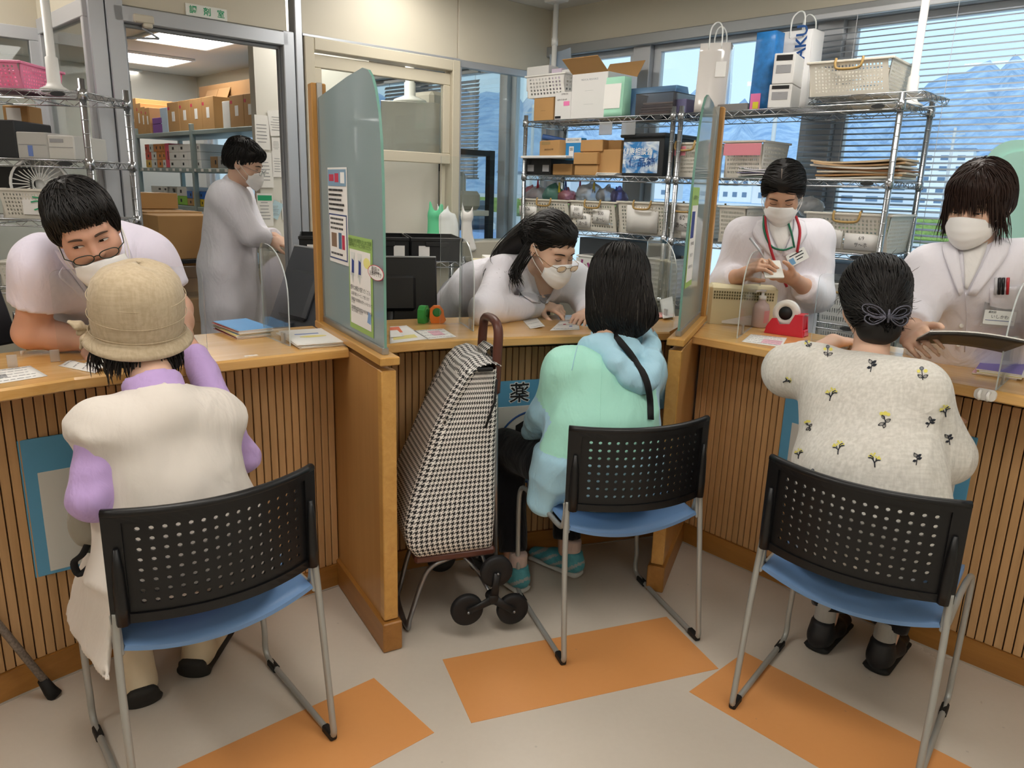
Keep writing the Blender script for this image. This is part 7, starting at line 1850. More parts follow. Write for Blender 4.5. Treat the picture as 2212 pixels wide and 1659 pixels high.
def tray(label,x0,x1,yt,yb,b,d,z0):
    a0,_=apx(x0,yb,b);a1,_=apx(x1,yb,b);_,zt=apx(x0,yt,b);w,h=a1-a0,zt-z0;t=wthing('clear_tray',label,'tray',(a0+a1)/2,b-d/2,z0);q=MB()
    for c,s in (((0,-d/2,h/2),(w,.003,h)),((0,d/2,h/2),(w,.003,h)),((-w/2,0,h/2),(.003,d,h)),((w/2,0,h/2),(.003,d,h)),((0,0,.002),(w,d,.003))): q.box(c,s)
    q.build('walls',clear('smoky film',(225,222,220),.8,.12,(200,196,196),.05),t);q=MB();q.tube([(-w/2,-d/2,h),(w/2,-d/2,h),(w/2,d/2,h),(-w/2,d/2,h)],.0022,6,closed=True);q.build('rim',m_black2,t);return (a0+a1)/2,w,h
ta,tw_,th_=tray('clear tray of pamphlets on top of the left rack',1372,1452,204,248,.43,.24,Z1)
for i,c in enumerate(('b49aa0','8f8796','a9a0ac','7f7a8c','c2b4b6')):
    t=wthing('pamphlet','pamphlet bundle %s in the clear tray' % ('lowest','second lowest','middle','second highest','topmost')[i],'pamphlet',ta+(i-2)*.004,.31,Z1+.006+.012*i,(i-2)*2,'pamphlets in the tray');MB().box((0,0,.005),(tw_*.86,.19,.009),b=.002).build('bundle',mat('pamphlet '+c,c,.35),t)
carton('dark violet pamphlets stacked beside the clear tray',1453,1481,214,247,.40,.2,mat('violet pamphlets','6d6a8f',.5),name='pamphlet_stack',cat='pamphlets',z0=Z1,tape=False)
for x0,x1,lb in ((1293,1321,'plastic wrapped tag hanging under the left rack shelf'),(1341,1371,'round gauze pack hanging under the left rack shelf')): carton(lb,x0,x1,264,292,.455,.004,clear('tag film',(240,240,240),.6,.6,(226,226,226),.3),name='hanging_tag',cat='tag',tape=False)
# left rack, second shelf
carton('black label printer on the left rack',1134,1188,342,379,.42,.26,m_blk,z0=Z2,tape=False,name='label_printer',cat='printer',marks=((.1,.35,.2,.6,m_greyp),(.7,.95,.2,.6,m_greyp)))
carton('white paper tray overhanging the label printer',1124,1222,336,342,.47,.24,m_cardw,tape=False,name='paper_tray',cat='tray')
carton('brown carton with eye symbol tilted on the paper tray',1162,1219,303,350,.43,.18,lines=(('BAUSCH+LOMB',.5,.42,.15),),marks=((.12,.55,.74,.93,mat('grey stamp','a08458',.8)),),tw=-14,z0=apx(1190,338,.43)[1]+.002)
b=MB();q=MB();p0=W(apx(1172,303,.40)[0],.40,apx(1172,300,.40)[1]+.012);p1=W(apx(1240,312,.30)[0],.30,apx(1240,312,.30)[1]+.012);q.tube([p0,p0*.7+p1*.3,p1],[.016,.016,.010],12);o=q.build('blue_roll',mat('blue film','3b5f9c',.35),None);tag(o,'rolled blue plastic sheet on the tilted brown carton','roll')
carton('brown carton half hidden behind the label printer',1193,1234,354,380,.40,.15,z0=Z2)
carton('blue and white glucose meter box',1220,1253,298,353,.41,.05,mat('accu blue','2f86c4',.5),(('ACCU-CHEK',.5,.90,.13),),z0=Z2+.085,tape=False,marks=((0,1,.78,1,m_cardw),(.25,.55,.08,.62,m_cardw),(.3,.5,.42,.56,m_txt)))
carton('brown carton on top of the pair left of the black lidded case',1253,1301,302,328,.41,.2,z0=None);carton('long brown carton beside the upper one',1296,1341,303,330,.36,.2);carton('tall brown carton left of the black lidded case',1290,1338,323,380,.40,.2,z0=Z2)
carton('brown carton in the middle of the second shelf',1238,1289,329,355,.43,.18);carton('brown carton at the bottom of the second shelf pile',1240,1289,356,381,.42,.18,z0=Z2)
for i in range(3): t=wthing('magazine','magazine %s of the thin pile on the second shelf' % ('lowest','middle','topmost')[i],'magazine',apx(1313,380,.44)[0],.38,Z2+.001+i*.005,i*4,'magazines on the second shelf');MB().box((0,0,.0022),(.13,.18,.004),b=.001).build('pages',m_paper,t)
t,ca,cz,cw,chh=carton('black lidded case with a blue sky label reading health consultation',1342,1430,296,380,.43,.30,m_black2,z0=Z2,tape=False,name='lidded_case',cat='case')
MB().box((0,0,chh+.008),(cw+.03,.33,.02),b=.006).build('lid',m_black2,t)
def skymat():
    m=bpy.data.materials.new('sky print');m.use_nodes=True;T=NT(m.node_tree);b=m.node_tree.nodes['Principled BSDF'];tc=T.n('ShaderNodeTexCoord');nz=T.n('ShaderNodeTexNoise',i_Scale=14.0,i_Detail=6.0,i_Distortion=1.2);T.l(tc.outputs['Object'],nz.inputs['Vector'])
    rp=T.n('ShaderNodeValToRGB');rp.color_ramp.elements[0].position=.42;rp.color_ramp.elements[1].position=.62;rp.color_ramp.elements[0].color=lin('2f7ec2');rp.color_ramp.elements[1].color=lin('dfeaf2');T.l(nz.outputs['Fac'],rp.inputs[0]);T.l(rp.outputs[0],b.inputs['Base Color']);return m
MB().box((-.012,-.152,chh*.48),(cw*.86,.002,chh*.80)).build('sky_label',skymat(),t)
lettering([('健康相談会',-.03,chh*.62,.040,'CENTER',.95,.01)],m_whitep,t,FR(.306),lift=.0008);lettering([('備品箱',.0,chh*.34,.050,'CENTER',1.15,.02)],m_navy,t,FR(.306),lift=.0008)
# left rack, third shelf baskets with plastic bags
def crumple(label,x,y,b,r,m,cat='plastic bag',seed=0,sq=(1,1,.8)):
    a,z=apx(x,y,b);t=wthing('crumpled_bag',label,cat,a,b,z-r*.6);S=Soft();S.ell((0,0,r*.6),(r*sq[0],r*sq[1],r*sq[2]),.01);S.cone((r*.1,0,r*1.0),(r*.2,0,r*1.6),r*.3,r*.12,.02);S.disp=lambda P: r*.16*wob(P,2.6/r,seed)+r*.06*wob(P,7/r,seed+1);soft_obj('film',S,m,t,r/12,world=False);return t
m_film=clear('milky film',(242,242,242),.9,.45,(232,232,232),.25);m_filmp=clear('pink film',(240,200,205),.8,.5,(222,150,155),.25);m_filmg=clear('green film',(190,225,210),.8,.5,(150,205,190),.25)
basket('cream basket at the left end of the third shelf with two handwritten date tags',1122,1228,432,507,.43,.30,True,tags=((.16,.55,.36,.38,('5/26',)),(.15,.18,.3,.34,('あ〜か',)),(.55,.4,.28,.5,None)),z0=Z3)
basket('cream basket with overlapping date tags in the middle of the third shelf',1230,1328,436,507,.43,.30,True,tags=((.14,.62,.28,.44,('5/31','あ〜さ')),(.30,.32,.3,.5,('5/28','あ〜お')),(.68,.50,.36,.5,('5/30','あ〜し'))),z0=Z3)
basket('cream basket with a large blank grid sheet on the third shelf',1331,1440,438,508,.43,.30,True,tags=((.5,.48,.62,.86,None),),z0=Z3)
for x,y,r,m_,lb,sd in ((1160,425,.085,m_film,'white plastic bag in the left end basket',1),(1195,422,.07,m_filmg,'green tinted plastic bag in the left end basket',2),(1148,418,.05,m_filmp,'pink plastic bag in the left end basket',3),(1225,424,.055,m_filmp,'red tinted bag between the two left baskets',4),(1275,420,.085,m_film,'knotted white plastic bag in the middle basket',5),(1310,424,.06,m_film,'small white plastic bag at the right of the middle basket',6),(1335,425,.05,clear('violet film',(205,200,230),.8,.5,(170,165,205),.25),'violet plastic bag behind the grid sheet basket',7)): crumple(lb,x,y,.30,r,m_,seed=sd)
for x,y,c,lb in ((1162,398,'c2343c','red clothes peg on the left basket bag'),(1208,405,'d8c83a','yellow clothes peg on the left basket bag'),(1222,400,'2f4a9a','blue clothes peg on the left basket bag'),(1253,400,'8a2f5a','wine red clothes peg over the middle basket'),(1283,405,'d6c23a','yellow clothes peg on the knotted bag'),(1331,415,'2f52a8','blue clothes peg behind the middle basket')):
    a,z=apx(x,y,.33);t=wthing('clothes_peg',lb,'clothes peg',a,.33,z-.02,random.uniform(-30,30),'clothes pegs');q=MB();q.box((-.004,0,.02),(.005,.008,.06),Matrix.Rotation(R(8),3,'Y'),.001);q.box((.004,0,.02),(.005,.008,.06),Matrix.Rotation(R(-8),3,'Y'),.001);q.build('legs',mat('peg '+c,c,.4),t)
# lower shelf
basket('white basket with a purple character on the lower shelf behind the middle pharmacist',1246,1336,556,622,.43,.30,False,mat('white basket','e6e4e0',.5),z0=Z4-.02,tags=((.5,.5,.9,.8,None),))
t=wthing('basket_lettering_card','card with a large purple character on the lower shelf basket','card',apx(1275,600,.45)[0],.452,.93);MB().box((0,0,.07),(.22,.002,.14)).build('card',m_paper,t);lettering([('か',-.05,.07,.12,'CENTER',1,.02)],mat('purple print','a0307a',.6),t,FR(.004),lift=.001)
basket('white basket on the lower shelf behind the mint jacket customer',1398,1445,560,625,.43,.28,False,mat('white basket','e6e4e0',.5),z0=Z4-.02)
carton('long dark machine on the lower shelf, its blue lid edge showing',1250,1440,520,555,.30,.25,mat('blue grey machine','5d6670',.4),z0=None,tape=False,name='machine',cat='machine')
# right rack, top shelf
bag('glossy white paper bag with two handles beside the right divider',1490,1546,94,240,.42,.17,mat('glossy white bag','dcd7d2',.12,coat=.8),Z1,True,(.75,.62,.34,.22),tw=22,top=.8)
carton('flat plastic wrapped packs behind the right divider post',1548,1612,224,242,.42,.2,clear('wrapped packs',(225,220,214),.8,.65,(205,196,190),.2),name='wrapped_packs',cat='packs',z0=Z1,tape=False)
bag('narrow blue bag with bubble print and pink base',1616,1658,70,242,.40,.09,mat('blue bubble print','2a78be',.35,var=(26,.7)),Z1,False,top=.9)
a_,z_=apx(1630,235,.41);t=wthing('price_card','pink and yellow card on the narrow blue bag','card',a_,.412,Z1+.002);MB().box((0,0,.035),(.05,.002,.07)).build('card',mat('pink sticker','ee7fb5',.6),t);MB().box((.004,-.002,.018),(.028,.002,.03)).build('sticker',mat('yellow sticker','e8dc3c',.6),t)
bag('white paper bag with blue letters on its side, behind the two white boxes',1668,1738,68,235,.24,.12,mat('matte white bag','e3e3e4',.5),Z1,True,top=.95,txt=('KAKU',.075,m_navy,.78),hh=.08)
_,a2,z2,w2,h2=carton('lower of the two white printed boxes on the right rack',1646,1690,183,241,.44,.22,m_cardw,(('---------',.5,.6,.06),),z0=Z1,tape=False,tw=14,marks=((.12,.88,.80,.95,m_txt),(.15,.85,.35,.68,m_greyp)))
carton('upper of the two white printed boxes on the right rack',1656,1697,116,182,.44,.22,m_cardw,(('---------',.5,.6,.06),),z0=Z1+h2+.001,tape=False,tw=14,marks=((.12,.88,.76,.94,m_txt),(.15,.85,.35,.62,m_greyp)))
t=wthing('riser_shelf','small chrome riser shelf under the big basket on the right rack','shelf',apx(1745,230,.45)[0],.45,Z1+.022);obj('shelf',shelf_mesh(.47,.33).mesh('riser',m_chrome),t,(0,0,.012));
basket('large cream basket with ochre handle on top of the right rack',1748,1892,132,219,.44,.34,True,z0=Z1+.038,nx=20,nz=8,wdt=.34,tw=4)
# right rack, second and third shelf
basket('cream basket with a pink label behind the right divider post',1452,1500,310,380,.43,.26,True,tags=((.3,.78,.5,.3,None),),z0=Z2);basket('cream basket with a pink band right of the divider post',1560,1642,306,380,.40,.26,False,z0=Z2)
for x0,x1,yt,yb in ((1456,1480,316,336),(1562,1642,310,336)): carton('pink paper band on the basket %s' % ('behind the divider glass' if x0 < 1500 else 'right of the divider post'),x0,x1,yt,yb,.437,.002,mat('pink label','e48f9c',.6),name='pink_label',cat='label',tape=False)
def pile(label,x0,x1,yb,b,n,cols,d=.24,th=.007,tw=0,name='file',grp=None,z0=None):
    a0,z_=apx(x0,yb,b);a1,_=apx(x1,yb,b);rs=random.Random(int(x0));z=z0 or z_
    ordn=['lowest','second','third','fourth','fifth','sixth','seventh','eighth','topmost']
    for i in range(n):
        t=wthing(name,'%s, %s from below' % (label,ordn[i] if i < n-1 else 'topmost'),name.replace('_',' '),(a0+a1)/2+rs.uniform(-.015,.015),b-d/2+rs.uniform(-.01,.01),z+i*th,tw+rs.uniform(-5,5),grp)
        w=abs(a1-a0)*rs.uniform(.9,1.0);G=[[(u*w/2,v*d/2,.004+.010*(i/n)*abs(u)**3+.004*math.sin(u*2+i)) for v in (-1,0,1)] for u in np.linspace(-1,1,9)];q=MB();q.grid(G,th*.7);q.build('folder',mat(name+' '+cols[i % len(cols)],cols[i % len(cols)],.6),t)
pile('paper file in the pile beside the writing pharmacist',1585,1688,384,.42,6,['7d8a86','d9d6d2','8f8da8','d5d3d6','6a7a74','c9c6cc'],tw=10,grp='files on the right rack',z0=Z2+.002)
pile('brown envelope in the bundle right of the writing pharmacist',1748,1940,388,.43,7,['d8d2c4','b58b5c','cfc4b0','8a5f38','d9d2c6','c7a57c','cbb594'],tw=3,th=.011,name='envelope',grp='envelopes on the right rack',z0=Z2+.002)
basket('cream basket on the third shelf left of the writing pharmacist',1548,1606,447,520,.43,.30,False,z0=Z3-.008);basket('cream basket with a date tag behind the right divider glass',1447,1500,443,512,.43,.3,True,z0=Z3-.006,tags=((.45,.5,.6,.55,('6/2','あ〜さ')),(.6,.15,.4,.3,None)))
basket('large cream basket with two date tags right of the writing pharmacist',1742,1892,462,545,.44,.34,True,z0=Z3-.01,nx=18,nz=8,wdt=.36,tags=((.30,.35,.34,.5,('6/3','か〜と')),(.70,.30,.40,.42,('6/9','サ〜ホ'))),tw=3)
crumple('white plastic bag behind the shoulder of the writing pharmacist',1748,450,.36,.06,m_film,seed=9)
basket('white basket with ochre handle low on the right rack',1765,1850,614,690,.43,.3,True,mat('white basket','e6e4e0',.5),z0=Z4-.1,nx=14,nz=6)
carton('dark flat machine on the lower right rack shelf',1745,1900,570,600,.40,.3,mat('blue grey machine','5d6670',.4),tape=False,name='machine',cat='machine')
# tension poles
def pole(label,P,z0,rot=0):
    t=thing('tension_pole',label,'pole',(P[0],P[1],z0),R(-45),'white tension poles');q=MB();q.lathe([(.05,0),(.052,.006),(.03,.018),(.024,.03),(.022,.12),(.016,.125),(.016,CEIL-z0-.03)],16);q.build('tube',m_white,t);q=MB();q.box((0,0,CEIL-z0-.012),(.13,.09,.02),b=.008);q.build('ceiling_foot',m_white,t);q=MB();q.lathe([(.0165,CEIL-z0-.26),(.02,CEIL-z0-.26),(.02,CEIL-z0-.22),(.0165,CEIL-z0-.22)],14);q.build('collar',m_white,t)
a_,_=apx(1985,100,.22);pole('white tension pole above the big basket on the right rack',W(a_,.22,0),Z1+.002)
a_,_=apx(1198,100,.22);pole('white tension pole in the corner above the medicine box basket',W(a_,.22,0),Z1+.002)
t=wthing('plastic_sheet','translucent plastic sheet standing behind the medicine box basket','sheet',apx(1216,150,.2)[0],.2,Z1+.002);MB().box((0,0,.21),(.17,.003,.42),Matrix.Rotation(R(-8),3,'Y')).build('sheet',clear('milky sheet',(235,240,245),.7,.35,(225,232,240),.2),t)
# mint rounded panel behind the fringed pharmacist
p=at(2240,560,2.95);t=thing('mint_cover','large mint green rounded plastic cover at the right edge behind the fringed pharmacist','cover',(p.x,p.y,.9),R(-30));q=MB();q.prism(rounded(.46,.78,.09,8,0,.39),-.05,.05,Matrix(((1,0,0,0),(0,0,-1,0),(0,1,0,0),(0,0,0,1))));q.build('shell',mat('mint plastic','a9d8cc',.4),t);q=MB();q.prism(rounded(.40,.70,.08,8,0,.39),-.06,.06,Matrix(((1,0,0,0),(0,0,-1,0),(0,1,0,0),(0,0,0,1))));q.build('ridge',mat('mint plastic','a9d8cc',.4),t);MB().box((0,0,-.45),(.3,.1,.9),b=.02).build('stand',mat('mint plastic','a9d8cc',.4),t)
# ------------------------------------------------------------------ blinds
m_bl=mat('blind slat grey','a6adb6',.4,.25)
def blind(label,a0,a1,z0,z1,pitch,tilt,b=.06,cords=3):
    t=wthing('window_blind',label,'blind',(a0+a1)/2,b,0,0,'venetian blinds');w=a1-a0;G=[[(u*w/2,y,.0025*math.cos(y*120)) for y in (-.012,-.006,0,.006,.012)] for u in (-1,1)];me=MB().grid(G,.0006).mesh('slat',m_bl);n=int((z1-z0)/pitch)
    for i in range(n): o=obj('slat',me,t,(0,0,z0+pitch*i));o.rotation_euler=(R(tilt),0,0)
    MB().box((0,0,z1+.012),(w,.03,.026),b=.003).build('head_rail',m_alu,t);MB().box((0,0,z0-.012),(w,.026,.012),b=.002).build('bottom_rail',m_bl,t)
    for k in range(cords): q=MB();q.tube([((-.4+.8*k/(cords-1))*w,-.014,z0-.01),((-.4+.8*k/(cords-1))*w,-.014,z1)],.0012,5);q.build('cord',mat('blind cord','c9ccd0',.7),t)
    return t
blind('wide grey venetian blind lowered over the right window',1.78,3.9,.95,2.27,.0265,22,.055,5)
blind('narrow venetian blind lowered behind the partition glazing',-.90,-.62,1.52,2.22,.027,62,.05,2)
blind('venetian blind half lowered behind the partition window',-1.75,-.95,1.62,2.22,.027,62,.05,3)
# ------------------------------------------------------------------ dispensing room: steel shelving, cartons, notice wall, desk
m_steel=mat('green grey steel','8d9a98',.45,.3)
SA0,SA1,SB=-4.6,-1.95,1.0
t=wthing('steel_shelving','grey green steel shelving full of medicine boxes in the dispensing room','shelving',SA0,SB,0)
for x in (0,1.33,2.65):
    for y in (0,.42): MB().box((x,y,.95),(.04,.04,1.9),b=.003).build('post',m_steel,t)
for z in (1.845,1.53,1.2,.80,.4): MB().box((1.325,.21,z-.018),(2.65,.44,.036),b=.003).build('shelf',m_steel,t)
k_=obj('price_tags',None,t)
for i in range(16): MB().box((.12+.155*i,-.014,1.514),(.05,.002,.022)).build('tag',m_paper,k_)
def sbox(label,x0,x1,yt,z0,m,d=.25,lines=(),marks=(),name='medicine_box',b=None,flaps=0,grp=None):
    b=SB-.01 if b is None else b;a0,_=apx(x0,300,b);a1,_=apx(x1,300,b);_,zt=apx((x0+x1)/2,yt,b);w,h=a1-a0,zt-z0
    t=wthing(name,label,'box',(a0+a1)/2,b-d/2,z0,0,grp);MB().box((0,0,h/2),(w*.98,d,h),b=.002).build('body',m,t)
    for fx0,fx1,fy0,fy1,mm in marks: MB().box(((fx0+fx1)/2*w-w/2,-d/2-.0006,(fy0+fy1)/2*h),((fx1-fx0)*w,.0012,(fy1-fy0)*h)).build('label',mm,t)
    if flaps: q=MB();q.box((0,-d*.12,0),(w*.96,d*.24*2,.004));o=q.build('flap',m_cardd,t,(0,d*.2,h+d*.2));o.rotation_euler=(R(68),0,0)
    return t
lab=((.38,.62,.35,.68,m_paper),(.05,.2,.75,.85,m_redp));ZA=1.848
for i,(x0,x1,yt) in enumerate(((283,300,212),(300,309,222),(309,318,230),(318,327,232),(366,391,220),(391,415,216),(415,440,212),(440,466,208),(500,530,205),(530,556,201))):
    sbox('brown carton with white label on the steel shelving, %s from the left' % ('first second third fourth fifth sixth seventh eighth ninth tenth'.split()[i]),x0,x1,yt,ZA,m_card,.36,marks=lab,name='carton',flaps=i in (5,6),grp='labelled cartons on the shelving')
sbox('tall dark cardboard sheet standing behind the labelled cartons',436,548,178,ZA,m_cardd,.05,name='cardboard',b=.72)
sbox('small purple box on the steel shelving, lower one',332,353,268,ZA,mat('purple box','7a3a9a',.5),.2);sbox('small purple box on the steel shelving, upper one',332,353,254,ZA+.08,mat('purple box','7a3a9a',.5),.2);sbox('blue and white box leaning beside the purple boxes',350,365,232,ZA,mat('pale blue box','b9cfe4',.5),.2);sbox('white pack between the brown cartons',484,500,218,ZA,m_paper,.2)
rs_=random.Random(5)
def row(x0,x1,z0,zn,hpx,wpx,cols,what,grp):
    for lv in range(zn):
        x=x0;n=0
        while x < x1-4:
            w=rs_.uniform(*wpx);w=min(w,x1-x);c=cols[rs_.randrange(len(cols))];h=hpx/1634.4*6.6;a0,_=apx(x,330,SB);a1,_=apx(x+w,330,SB);n+=1
            t=wthing('medicine_box','%s box, %s from left, %s row, %s' % (c[0],'first second third fourth fifth sixth seventh'.split()[n-1],('lowest','second','third')[lv],what),'box',(a0+a1)/2,SB-.14,z0+lv*h,0,grp);MB().box((0,0,h/2),((a1-a0)*.97,.24,h*.97),b=.002).build('body',mat('box '+c[1],c[1],.55),t);MB().box((rs_.uniform(-.25,.25)*(a1-a0),-.1206,h*.5),((a1-a0)*.18,.001,h*.35)).build('label',m_txt,t);x+=w
W_,O_,Y_,P_=('white','e4e3e0'),('orange','d98a3a'),('yellow','e3b84a'),('pink','e0486a')
row(309,352,1.532,3,18,(9,13),[W_,O_,Y_,('red','d9503a')],'orange and yellow boxes','boxes on the second steel shelf');row(352,360,1.532,1,55,(8,9),[P_],'second steel shelf','boxes on the second steel shelf');row(360,428,1.532,3,17,(14,24),[W_],'stacked white boxes','boxes on the second steel shelf')
row(315,372,1.203,3,13,(18,30),[W_],'third steel shelf','boxes on the third steel shelf');row(350,392,1.203,2,20,(20,24),[W_,('green','8cc63a')],'green and white boxes','boxes on the third steel shelf');row(392,428,1.203,2,16,(11,14),[('yellow','e6c33a'),('brown','b98f5c'),('navy','2f3a66'),('blue','3a6fc0')],'yellow, brown and navy boxes','boxes on the third steel shelf')
row(365,425,.803,2,24,(15,20),[('blue','4a86c8'),('silver','c2c9d2'),('yellow','e3c23a'),('brown','a07a4a')],'lowest visible steel shelf','goods on the low steel shelf')
row(448,480,1.532,1,24,(15,18),[('grey','9a9c9c'),('brown','8f6f4a')],'boxes behind the head of the standing pharmacist','boxes behind the standing pharmacist');row(540,556,1.30,2,12,(7,9),[('red','c8363a'),('brown','b07a5a')],'packs right of the standing pharmacist','packs right of the standing pharmacist')
def fbox(label,px,py,n,w,d,h,z,marks=1,m=None,tw=0):
    q=atp(px,py,U(0,n,0),41);t=thing('carton',label,'box',(q.x,q.y,z),R(-45+tw),'cartons stacked on the dispensing room floor');MB().box((0,0,h/2),(w,d,h),b=.003).build('body',m or m_card,t)
    if marks: MB().box((-w*.1,-d/2-.001,h*.55),(w*.25,.002,h*.35)).build('label',m_paper,t);MB().box((0,0,h+.0004),(w,.05,.001)).build('tape',mat('packing tape','c9a878',.35),t)
for i in range(6): fbox('brown carton in the floor stack behind the male pharmacist, %s from the floor' % 'first second third fourth fifth sixth'.split()[i],357,600,-1.35,.46,.34,.205,.003+.207*i,0,tw=(i % 2)*2)
fbox('brown carton lying on the tall floor stack',330,500,-1.6,.26,.26,.10,1.246)
t=thing('trolley','dark steel trolley carrying brown cartons beside the standing pharmacist','trolley',U(2.07,-.95,0),R(-45))
for z in (.45,.97): MB().box((0,0,z),(.30,.4,.025),b=.003).build('shelf',m_black2,t)
for x in (-.14,.14):
    for y in (-.18,.18): q=MB();q.tube([(x,y,.05),(x,y,.97)],.012,8);q.build('post',m_black2,t);q=MB();q.lathe([(.001,-.012),(.03,-.012),(.03,.012),(.001,.012)],12,rot=Matrix.Rotation(R(90),3,'X'),c=(x,y,.031));q.build('caster',m_dark,t)
for i,(dx,z,h) in enumerate(((-.075,.984,.25),(.075,.984,.25),(-.075,.464,.14),(.075,.464,.14),(-.075,.605,.14),(.075,.605,.14))):
    q=U(2.07,-.95,z)+AV*dx+BV*.02;t=thing('carton','brown carton with white labels on the trolley, %s' % ('upper shelf left','upper shelf right','lower shelf left','lower shelf right','stacked left','stacked right')[i],'box',q,R(-45),'cartons on the trolley');MB().box((0,0,h/2),(.145,.36,h),b=.003).build('body',m_card,t);MB().box((0,-.1815,h*.4),(.07,.002,h*.4)).build('label',m_paper,t)
def upx(x,y,n): q=atp(x,y,U(0,n,0),41)-U(0,n,0);return q.dot(UV_),q.z
def pin(label,x0,x1,yt,yb,m=None,txt=None,n=-.992,tw=0,head=None):
    u0,z0=upx(x0,yb,n);u1,z1=upx(x1,yt,n);t=thing('pinned_paper',label,'notice',U((u0+u1)/2,n,(z0+z1)/2),R(41),'papers pinned to the notice wall');w,h=abs(u0-u1),z1-z0;MB().box((0,0,0),(w,.002,h),Matrix.Rotation(R(tw),3,'Y')).build('sheet',m or m_paper,t)
    if head: MB().box((0,-.0016,h*.36),(w*.9,.001,h*.16)).build('header',head,t)
    q=MB()
    for i in range(6): q.box((-w*.05,-.0018,h*(.22-.1*i)),(w*rs_.uniform(.4,.75),.0008,h*.022))
    q.build('printed_lines',m_greyp,t)['kind']='stuff'
for a in (('calendar sheet hanging from a clip on the notice wall',553,580,250,322),('tilted printed table at the top of the notice wall',582,620,240,292,None,None,-.99,-6),('white list under the tilted table',608,626,292,342),('note with a pink pennant on the notice wall',588,606,298,328),('long white list beside the head of the standing pharmacist',561,588,330,405),('white list in the middle of the notice wall',588,612,328,382),('pink striped leaflet at the right of the notice wall',614,628,358,400,mat('pink stripe leaflet','e8a0b0',.7)),('handwritten list over the blue cup',610,632,430,475),('tilted booklet hanging in the notice wall',586,606,435,472,mat('pale blue booklet','bcd8e4',.6),None,-.98,25)): pin(*a)
pin('clipboard notice with green header leaning on the desk',558,588,418,488,n=-.93,head=m_green)
dk=thing('desk','beige desk top with papers under the notice wall','desk',U(1.30,-.72,0),R(41));MB().box((.02,0,1.03),(.55,.50,.03),b=.004).build('top',m_cream,dk);MB().box((.02,.03,.5),(.52,.42,1.0),b=.004).build('cabinet',m_wallw,dk)
q=U(1.24,-.62,1.046);t=thing('paper_stack','sheets of paper on the desk under the notice wall','papers',q,R(50));MB().box((0,0,.008),(.21,.30,.016),b=.002).build('sheets',m_paper,t)
q=U(1.22,-.86,1.046);t=thing('cup','blue plastic cup on the dispensing room desk','cup',q);MB().lathe([(.028,0),(.036,.11),(.034,.11),(.026,.004)],20).build('cup',mat('blue cup','4f9fc4',.4),t)
# ------------------------------------------------------------------ left alcove rack
rack('chrome wire rack in the alcove behind the male pharmacist',(-2.62,3.02,0),R(2),.95,.36,(1.755,1.50,1.27,1.0,.6,.2),1.80)
def lbox(name,label,cat,x0,x1,yt,z0,m,d=.26,Y=3.08,parts=()):
    p0,p1=at(x0,340,Y),at(x1,340,Y);zt=at((x0+x1)/2,yt,Y).z;w=p1.x-p0.x;t=thing(name,label,cat,((p0.x+p1.x)/2,Y+d/2,z0),R(2));h=zt-z0;MB().box((0,0,h/2),(w,d,h),b=.004).build('body',m,t)
    for fx0,fx1,fy0,fy1,mm in parts: MB().box(((fx0+fx1)/2*w-w/2,-d/2-.001,(fy0+fy1)/2*h),((fx1-fx0)*w,.002,(fy1-fy0)*h)).build('label',mm,t)
    return t,w,h
def lbasket(label,x0,x1,yt,z0,m,Y=3.06,d=.3,tags=0):
    p0,p1=at(x0,340,Y),at(x1,340,Y);w=p1.x-p0.x;h=at(x0,yt,Y).z-z0;t=thing('storage_basket',label,'basket',((p0.x+p1.x)/2,Y+d/2,z0),R(2),'storage baskets on the racks');obj('body',basket_mesh(w,d,h,m,12,6),t)
    if tags: MB().box((w*.22,-d/2*.97,h*.5),(w*.5,.002,h*.7)).build('tag',m_paper,t);lettering([('う',w*.3,h*.5,h*.6,'CENTER')],m_green,t,FR(d+.006),lift=.001)
    return t
lbasket('pink plastic basket on top of the alcove rack',-60,62,130,1.757,mat('pink basket','f08fb4',.45));lbasket('cream basket with a green character tag left of the male pharmacist',-15,84,408,1.272,m_bask,tags=1);lbasket('cream basket low in the alcove rack left of the male pharmacist',-40,50,565,1.002,m_bask)
lbox('drawer_case','grey translucent drawer case on the second alcove shelf','drawer case',38,103,285,1.502,mat('grey translucent case','b9b8b4',.3),parts=((.35,.5,.1,.5,m_bluep),(.05,.95,.52,.54,m_greyp)));lbox('drawer_case','pale drawer case beside the grey one in the alcove','drawer case',104,160,292,1.502,mat('pale case','c9c8c2',.3),parts=((.1,.6,.7,.85,m_greyp),(.05,.95,.5,.52,m_greyp)));lbox('dark_case','dark grey case at the left end of the second alcove shelf','case',-40,36,258,1.502,m_black2)
lbox('carton','brown carton with a white sheet behind the grey drawer case','box',18,72,228,1.52,m_card,.1,3.30,parts=((.15,.7,.1,.95,m_paper),))
lbox('monitor','dark monitor under the second alcove shelf','monitor',-50,60,360,1.38,m_mon,.03,3.1)
p=at(88,385,3.15);t=thing('electric_fan','white electric fan standing on the alcove rack','fan',(p.x,p.y,1.275),R(20));q=MB();q.lathe([(.001,0),(.07,0),(.065,.015),(.02,.03)],20);q.build('base',m_white,t);q=MB()
for i in range(30): a=6.283*i/30;q.tube([(.02*math.cos(a),-.035,.13+.02*math.sin(a)),(.06*math.cos(a),-.04,.13+.06*math.sin(a)),(.10*math.cos(a),-.015,.13+.10*math.sin(a))],.0022,4)
